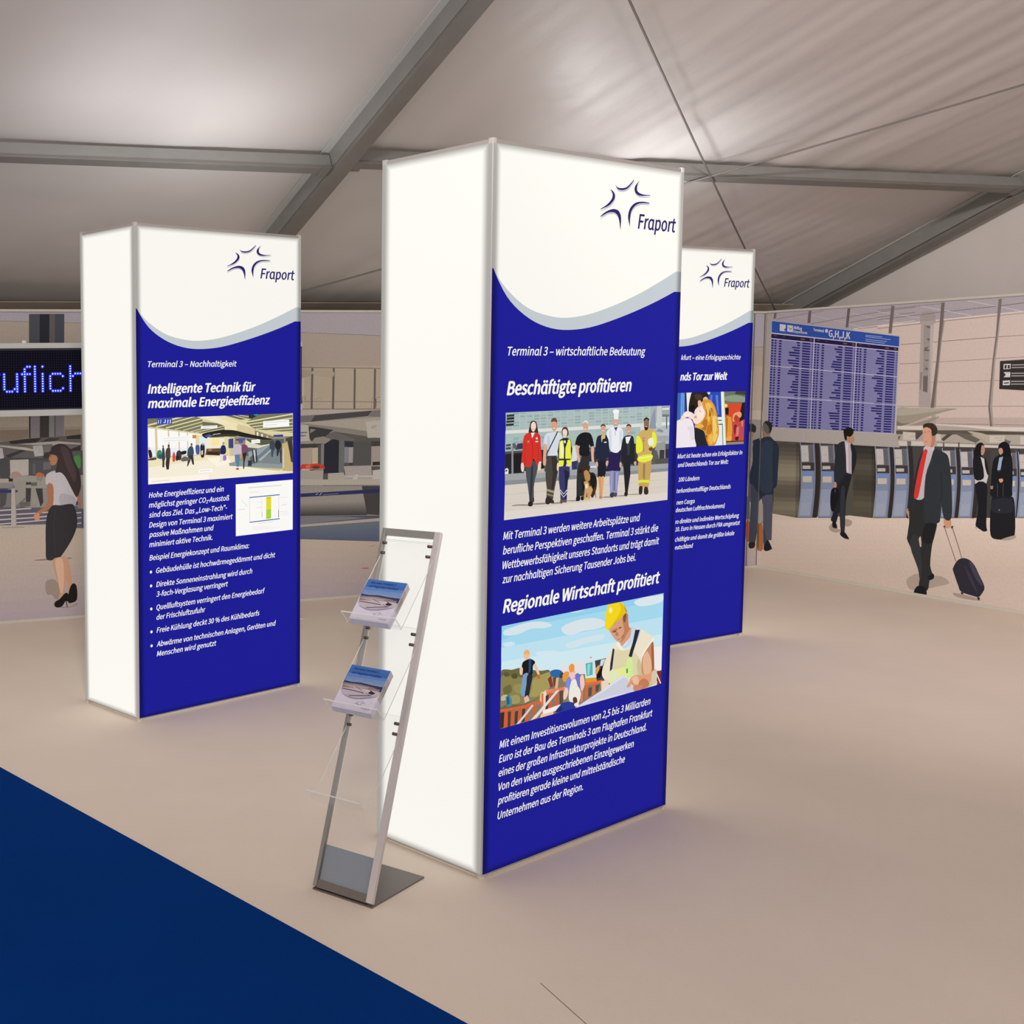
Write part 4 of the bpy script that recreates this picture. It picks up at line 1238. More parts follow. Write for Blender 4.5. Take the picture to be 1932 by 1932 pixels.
ART_MURAL_LEFT = '''
163,145,132 9153,2305 -359,2231 -437,-203 9247,-219
156,143,146 9153,2305 -59,2230 -68,1942 3765,2038 4447,2065 6188,2137 6777,2152 9155,2238
111,102,100 9156,2235 6777,2149 6188,2134 4447,2062 3765,2035 -68,1919 -68,1927 3765,2042 4446,2068 6187,2140 6776,2155 9155,2241
157,139,126 9155,2238 6777,2152 6188,2137 4447,2065 3765,2038 -68,1923 -73,1764 9169,1868
165,146,127 9169,1868 -73,1764 -85,1365 9180,1581
176,159,142 8455,1836 8346,1835 8354,1586 8463,1589
176,159,142 8296,1834 8186,1833 8193,1583 8304,1585
176,159,142 8135,1832 8023,1831 8031,1579 8143,1582
176,159,142 7972,1830 7859,1829 7866,1576 7979,1578
176,159,142 7807,1828 7692,1827 7699,1572 7814,1574
176,159,142 7640,1826 7523,1824 7530,1568 7646,1571
176,159,142 7470,1824 7352,1822 7358,1564 7476,1567
176,159,142 7298,1822 7179,1820 7185,1560 7304,1563
176,159,142 7124,1820 7003,1818 7008,1556 7130,1559
176,159,142 6947,1817 6824,1816 6830,1552 6953,1555
176,159,142 6130,1807 5999,1806 6003,1534 6134,1537
176,159,142 5963,1805 5831,1804 5835,1530 5967,1533
176,159,142 5795,1803 5661,1802 5664,1526 5798,1529
176,159,142 5624,1801 5489,1799 5492,1523 5627,1526
176,159,142 5451,1799 5314,1797 5317,1519 5454,1522
176,159,142 5276,1797 5137,1795 5140,1515 5279,1518
176,159,142 5099,1795 4958,1793 4960,1511 5101,1514
176,159,142 4920,1793 4777,1791 4779,1507 4921,1510
176,159,142 4738,1790 4593,1789 4594,1503 4739,1506
176,159,142 4554,1788 4407,1786 4408,1498 4555,1502
176,159,142 3680,1777 3525,1775 3524,1479 3679,1482
176,159,142 3510,1775 3353,1773 3352,1475 3509,1478
176,159,142 3339,1773 3180,1771 3178,1471 3337,1475
176,159,142 3165,1771 3004,1769 3002,1467 3163,1471
176,159,142 2989,1769 2826,1767 2824,1463 2987,1467
176,159,142 2811,1767 2646,1765 2643,1459 2809,1463
176,159,142 2631,1764 2464,1762 2461,1455 2628,1459
176,159,142 2449,1762 2280,1760 2276,1451 2446,1455
176,159,142 2265,1760 2094,1758 2090,1447 2261,1450
176,159,142 2078,1758 1905,1756 1900,1442 2074,1446
176,159,142 1889,1755 1714,1753 1709,1438 1885,1442
176,159,142 1698,1753 1521,1751 1515,1434 1693,1438
176,159,142 1505,1751 1325,1748 1319,1429 1499,1433
176,159,142 1309,1748 1127,1746 1120,1425 1302,1429
176,159,142 1111,1746 927,1744 919,1421 1104,1425
176,159,142 910,1743 723,1741 715,1416 902,1420
176,159,142 706,1741 518,1739 509,1411 698,1416
176,159,142 500,1738 309,1736 300,1407 492,1411
176,159,142 292,1736 98,1733 88,1402 283,1406
176,157,140 9181,1547 6790,1488 6198,1474 5195,1488 4448,1487 3764,1472 -85,1379 -87,1295 9185,1446
168,148,128 9185,1456 6215,1371 6217,1295 9187,1388
107,95,88 4447,1800 3764,1784 162,1717 162,1723 3764,1789 4447,1806
107,95,88 4448,1484 3764,1468 153,1381 153,1388 3764,1475 4448,1490
140,129,120 9187,1388 6793,1320 6200,1332 5195,1429 4448,1430 3764,1455 -87,1295 -103,775 9196,1157
79,73,70 9190,1327 6178,1225 4458,1215 145,1113 135,761 4459,942 9197,1123
154,142,134 9196,1157 4459,982 137,831 134,714 4459,901 9198,1089
131,122,116 9198,1095 4459,901 134,728 129,548 4460,655 9202,986
75,74,88 9202,1003 6185,802 4460,663 128,501 122,288 4460,494 6187,648 9207,850
172,152,136 9208,839 6187,659 4456,494 3762,433 122,297 -422,281 -437,-203 9247,-219
170,150,137 9216,610 -119,227 -121,184 9220,507
167,148,138 9220,507 -121,184 -122,145 9224,403
165,146,139 9224,403 -122,145 -123,102 9228,300
162,144,140 9228,300 -123,102 -124,64 9232,197
159,141,141 9232,197 -124,64 -126,21 9236,93
157,139,142 9236,93 -126,21 -127,-18 9240,-11
74,69,69 6565,2202 6305,2203 6309,1996 6569,1998
70,70,74 6552,2199 6487,2199 6491,1997 6556,1998
38,38,44 6487,2199 6415,2200 6420,1997 6491,1997
91,82,80 6415,2200 6376,2200 6379,1997 6420,1997
67,66,74 6370,2200 6306,2200 6309,1996 6374,1997
128,116,111 6578,1489 6317,1483 6322,1334 6581,1320
138,127,130 6564,1486 6498,1484 6501,1321 6567,1323
69,61,60 6498,1484 6430,1482 6433,1325 6501,1324
138,132,130 6430,1482 6390,1481 6393,1327 6433,1325
133,122,128 6383,1481 6318,1480 6323,1334 6385,1327
47,40,40 6577,1486 6580,1323 6571,1323 6568,1486
74,66,64 6389,1481 6392,1327 6386,1327 6384,1481
139,120,103 6792,1386 6583,1386 6584,1326 6793,1308
139,120,103 6316,1378 6196,1378 6196,1343 6317,1337
106,97,92 6825,1299 6604,1321 6346,1332 6190,1343 6191,1225 6348,1218 6826,1234
59,52,51 6731,1306 6585,1320 6488,1323 6528,1290 6712,1286
74,66,63 6489,1295 6437,1322 6347,1319 6386,1295 6476,1285
58,52,50 6301,1330 6196,1340 6197,1308 6301,1311
176,164,154 6668,1285 6379,1298 6197,1279 6197,1267 6347,1278 6541,1275
168,156,146 6794,1283 6605,1258 6541,1240 6548,1231 6794,1267
91,83,79 6794,1270 6554,1231 6465,1196 6466,1165 6758,1182 6770,1232
58,52,50 6758,1207 6643,1243 6605,1236 6733,1187
58,52,50 6478,1203 6413,1233 6414,1176 6478,1178
58,52,50 6283,1234 6197,1263 6198,1219 6270,1202
87,86,82 6264,1221 6198,1225 6200,1103 6239,1104
~79,128,72 6251,1176 6202,1187 6200,1103 6233,1104
68,64,64 6796,1196 6427,1176 6428,1100 6797,1114
165,155,150 6555,1269 6484,1273 6475,1197 6542,1192
165,155,150 6807,1261 6777,1260 6766,1188 6808,1184
165,155,150 6412,1277 6344,1280 6340,1255 6399,1264
124,118,114 6516,1241 6493,1242 6493,1244 6516,1244
124,118,114 6516,1225 6493,1228 6494,1230 6516,1228
128,120,118 6534,1239 6524,1258 6526,1259 6536,1240
124,118,114 6795,1229 6779,1230 6779,1232 6795,1231
69,65,66 6796,1157 6414,1143 6416,1029 6799,1044
167,154,144 6724,1173 6587,1174 6589,1061 6723,1060
75,71,71 6584,1168 6414,1162 6416,1029 6587,1036
84,86,90 6556,1142 6537,1141 6538,1065 6557,1066
98,93,92 6479,1151 6421,1149 6422,1099 6480,1094
143,132,124 6729,1060 6640,1063 6525,1052 6455,1043 6456,960 6610,967 6699,965
~154,122,108 6716,1079 6678,1090 6646,1073 6650,1051 6704,1050
~184,87,58 6538,1059 6525,1074 6499,1076 6474,1059 6477,1047 6532,1049
125,122,104 6532,1052 6481,1047 6494,1013 6526,1020
46,42,40 6736,1042 6704,1042 6705,1019 6736,1020
154,141,132 6799,1044 6736,1039 6736,1014 6799,1013
127,118,111 6799,1013 6698,1012 6699,971 6800,976
74,69,67 6800,976 6718,972 6765,849 6803,838
111,103,98 6744,967 6654,1013 6609,1024 6612,892 6657,837 6765,836
139,129,120 6692,1015 6609,1024 6615,904 6689,845
60,54,52 6609,1011 6571,1010 6572,984 6610,989
60,54,52 6610,970 6572,966 6580,865 6612,866
95,86,80 6657,868 6580,871 6581,839 6657,831
139,129,120 6566,962 6495,959 6485,822 6574,823
58,52,50 6540,964 6488,962 6484,860 6504,829
141,133,122 6610,992 6456,992 6456,964 6610,970
91,87,76 6571,1007 6526,1008 6527,983 6572,981
46,48,88 6807,943 6716,939 6715,961 6807,965
46,48,88 6696,960 6671,956 6672,942 6695,940
85,80,92 6809,835 6439,823 6448,693 6812,710
85,80,92 6257,804 6198,801 6200,660 6259,663
179,163,152 6809,812 6574,817 6575,826 6810,821
179,163,152 6810,779 6549,780 6446,784 6447,793 6550,789 6810,787
179,163,152 6811,746 6550,750 6446,755 6447,764 6550,759 6811,755
179,163,152 6811,715 6550,725 6447,729 6448,737 6551,733 6812,723
179,163,152 6251,768 6198,770 6199,779 6251,776
179,163,152 6251,729 6199,733 6199,741 6252,738
179,163,152 6252,691 6199,693 6200,702 6253,699
46,52,112 6256,859 6220,860 6221,831 6257,833
93,88,84 6250,823 6224,822 6224,793 6251,794
168,152,138 6812,710 6448,701 6448,667 6812,675
111,96,88 6793,691 6628,688 6628,692 6793,694
163,150,140 6717,969 6692,971 6685,693 6724,694
125,114,106 6689,964 6687,693 6684,693 6685,964
~141,122,110 6475,285 6403,293 6365,213 6366,155 6405,152 6431,186 6470,195
~133,118,110 6406,94 6288,91 6242,111 6249,95 6328,82
~122,106,96 6556,447 6465,451 6465,440 6543,442
~122,106,96 6322,449 6283,449 6276,443 6315,441
~179,168,168 6451,1065 6402,1085 6351,1077 6312,1043 6267,978 6229,893 6237,848 6257,830 6407,834 6405,920 6411,977 6462,992 6461,1043
~163,150,154 6353,918 6256,894 6237,848 6257,830 6355,835
~160,102,74 6449,989 6411,984 6406,901 6413,838 6446,807 6485,790 6514,770 6544,762 6553,775 6524,799 6471,834 6448,871
~184,128,104 6553,772 6517,786 6515,747 6509,734 6525,732 6547,736
~160,102,74 6229,912 6206,924 6205,802 6224,848
~47,43,45 6413,836 6355,834 6276,841 6250,817 6232,745 6236,669 6267,593 6314,519 6361,458 6374,449 6462,442 6470,541 6467,707 6446,795
58,54,56 6396,811 6411,665 6401,473 6398,473 6408,665 6392,811
~181,134,108 6419,442 6368,458 6335,462 6302,435 6279,285 6279,252 6306,209 6318,294 6339,186 6366,155 6379,150 6372,214 6396,312 6414,378
~196,154,128 6401,434 6348,444 6337,340 6345,212 6365,201 6383,305
~20,17,15 6373,150 6326,194 6300,170 6301,125 6327,133 6354,97 6393,90 6413,107 6406,133
~26,21,18 6300,209 6272,258 6243,237 6241,140 6281,117 6308,125
20,17,15 6327,139 6319,87 6313,87 6321,140
~58,46,45 6423,1227 6412,1258 6360,1278 6308,1267 6270,1228 6245,1150 6207,1066 6199,963 6230,888 6262,934 6312,1032 6351,1072 6390,1073 6376,1130 6381,1174 6420,1201
~74,58,56 6348,1256 6296,1241 6265,1157 6233,1061 6247,997 6286,1063 6323,1160
~165,112,78 6426,1201 6381,1193 6372,1161 6389,1130 6415,1125 6430,1145 6424,1157 6437,1164
74,44,34 6431,1187 6413,1193 6414,1196 6432,1190
154,142,140 4441,2056 3720,2030 3720,2032 4441,2058
93,84,79 4348,1797 4330,1797 4336,1485 4354,1486
93,84,79 4166,1793 4148,1793 4153,1481 4172,1482
93,84,79 3983,1788 3967,1788 3969,1477 3986,1477
93,84,79 3808,1783 3791,1783 3793,1473 3810,1473
107,95,88 4453,1542 3719,1524 3719,1528 4453,1546
107,95,88 4453,1484 3719,1467 3719,1474 4453,1490
90,82,80 4425,1531 4416,1585 4420,1586 4430,1532
90,82,80 4403,1585 4400,1551 4395,1551 4399,1585
90,82,80 4430,1517 4411,1530 4414,1532 4432,1519
106,98,94 3830,1477 3823,1559 3719,1563 3719,1566 3825,1561 3833,1477
74,67,64 3786,1483 3786,1552 3792,1552 3791,1483
133,122,114 4322,1555 4255,1567 4256,1570 4323,1558
133,122,114 4319,1511 4277,1520 4278,1523 4319,1513
~151,134,118 4452,1781 4352,1780 4352,1740 4452,1721
~160,142,124 4326,1780 4168,1774 4172,1723 4322,1739
165,151,140 4453,1483 3719,1464 3820,1460 4453,1434
109,100,97 4453,1434 4308,1439 4353,1387 4453,1383
69,63,63 4315,1437 3820,1462 3858,1419 4353,1387
111,103,100 3820,1462 3719,1464 3718,1409 3855,1416
155,143,130 4453,1383 3718,1407 3718,1225 3974,1233 4142,1279 4453,1363
125,115,105 4453,1380 4051,1331 3718,1280 3718,1211 4051,1235 4142,1299
84,78,73 4241,1254 4142,1306 3718,1238 3718,1197 4142,1197
95,89,85 4256,1269 4157,1308 3974,1246 3982,1205 4112,1237
57,52,51 4368,1354 4157,1320 4241,1261 4323,1216 4361,1258
127,121,115 4353,1333 4308,1325 4357,1299
130,121,111 4316,1264 4241,1272 4180,1249 4218,1216 4353,1224
59,54,52 4453,1220 4241,1217 4278,1187 4454,1176
156,138,122 4454,1186 4338,1189 4346,985 4454,989
173,154,132 4340,1186 4290,1188 4290,1044 4340,1046
75,70,68 4290,1208 4263,1207 4264,981 4290,983
116,114,112 4263,1214 4237,1213 4241,981 4265,982
36,36,44 4237,1213 4157,1249 4108,1237 4112,975 4241,981
98,97,95 4108,1237 4062,1235 4066,974 4112,975
46,43,50 4062,1232 3982,1226 3985,1181 4062,1187
123,118,118 4062,1187 4024,1182 4028,1062 4064,1063
148,138,136 4024,1182 3985,1181 3989,1060 4026,1058
58,52,50 4020,1062 3989,1060 3989,1043 4020,1044
77,73,72 3982,1222 3827,1221 3831,1034 3985,1039
61,56,54 3827,1221 3718,1221 3718,1183 3827,1183
148,133,124 3827,1183 3718,1183 3717,1022 3827,1027
47,42,40 3815,1061 3733,1061 3733,1033 3815,1033
171,159,148 4472,1362 4379,1362 4362,1241 4473,1238
171,159,148 3878,1378 3718,1384 3718,1249 3860,1250
91,88,100 4446,1303 4383,1304 4383,1309 4447,1307
91,88,100 4443,1279 4394,1281 4395,1285 4443,1283
~184,54,42 4440,1043 4421,1063 4354,1062 4294,1065 4248,1053 4230,1028 4256,1015 4331,1025 4414,1018 4440,1023
~200,90,68 4391,1055 4354,1057 4361,1033 4391,1034
~106,42,34 4331,1046 4279,1044 4286,1023 4331,1025
168,156,140 4429,1029 4245,1022 4245,885 4429,893
46,42,38 4361,1021 4316,1021 4324,1008 4358,1009
109,102,86 4324,1025 4245,1018 4248,988 4316,984
152,140,131 4454,1016 4245,1012 4245,895 4454,904
160,148,136 4203,986 4066,987 4051,893 4203,898
154,142,134 4066,1036 3827,1034 3819,957 4051,959
173,161,152 4054,963 3717,953 3717,939 4054,951
156,144,136 4043,948 3717,937 3717,883 4051,893
176,164,154 3974,966 3941,969 3954,896 4005,898
176,164,154 3815,995 3717,1001 3717,890 3873,893 3858,916 3811,921
77,72,69 4245,988 4203,986 4203,938 4245,940
163,151,137 4454,948 3717,921 3717,876 4454,904
94,85,79 4454,899 3717,872 3717,876 4454,902
138,127,118 4454,899 3908,873 3861,659 4035,647 4455,668
134,123,114 4459,764 3873,757 3871,744 4459,753
125,115,107 4459,753 3871,744 3871,732 4459,742
116,107,100 4459,742 3871,732 3869,720 4459,732
108,99,93 4459,732 3869,720 3867,707 4459,721
99,91,86 4459,721 3867,707 3867,695 4459,710
90,83,79 4459,710 3867,695 3865,682 4459,699
82,75,72 4459,699 3865,682 3864,670 4460,689
73,67,65 4460,689 3864,670 3863,657 4460,678
64,59,58 4460,678 3863,657 3861,645 4460,667
63,58,56 3908,876 3717,869 3716,637 3861,652
42,42,80 4467,838 3717,848 3717,818 4467,811
168,164,180 4245,820 4112,824 4112,826 4245,822
192,188,200 4309,824 4286,830 4287,833 4310,827
192,188,200 4274,819 4255,834 4258,837 4276,822
111,106,110 4460,667 4020,639 3873,624 4460,600
157,143,134 4467,599 3716,618 3716,592 4467,579
96,100,108 4467,576 3716,590 3716,564 4467,563
94,97,108 4467,563 3716,564 3716,537 4467,549
90,94,107 4467,549 3716,537 3716,511 4467,535
88,91,107 4467,535 3716,511 3716,485 4467,522
84,88,106 4467,522 3716,485 3716,458 4468,508
82,85,106 4468,508 3716,458 3716,432 4468,494
63,66,80 4468,490 3716,430 3716,433 4468,494
~133,118,108 3858,396 3791,404 3802,398
~168,100,90 3907,231 3849,231 3845,220 3896,223
~44,42,40 149,1246 100,1268 55,1244 51,1204 68,1189 118,1195
43,41,39 86,1119 8,1140 6,1086 86,1096
~141,110,88 118,1195 78,1190 82,1151 112,1144
125,120,116 121,1144 79,1135 87,971 122,988
160,90,72 125,1002 100,977 94,981 120,1005
160,90,72 123,954 95,930 90,933 118,958
160,90,72 122,907 94,883 89,886 117,911
160,90,72 121,860 95,836 90,839 116,864
84,76,80 117,831 77,798 80,578 106,610
85,88,95 142,643 92,625 86,432 136,435
~160,78,52 125,402 85,404 81,250 119,248
~58,61,72 78,751 -5,700 -162,645 -162,471 -164,240 -149,233 -120,219 -83,165 -65,357 -49,556 -28,612 -12,636 -6,494 0,360 16,226 80,214 88,326 80,562
~37,44,56 76,1096 -13,1124 -47,1147 -102,1145 -143,1112 -194,1071 -211,1000 -206,834 -204,739 -191,692 -166,677 -157,630 -7,652 65,734 95,743 103,830 76,939
~35,31,34 85,223 21,227 24,179 79,176
'''
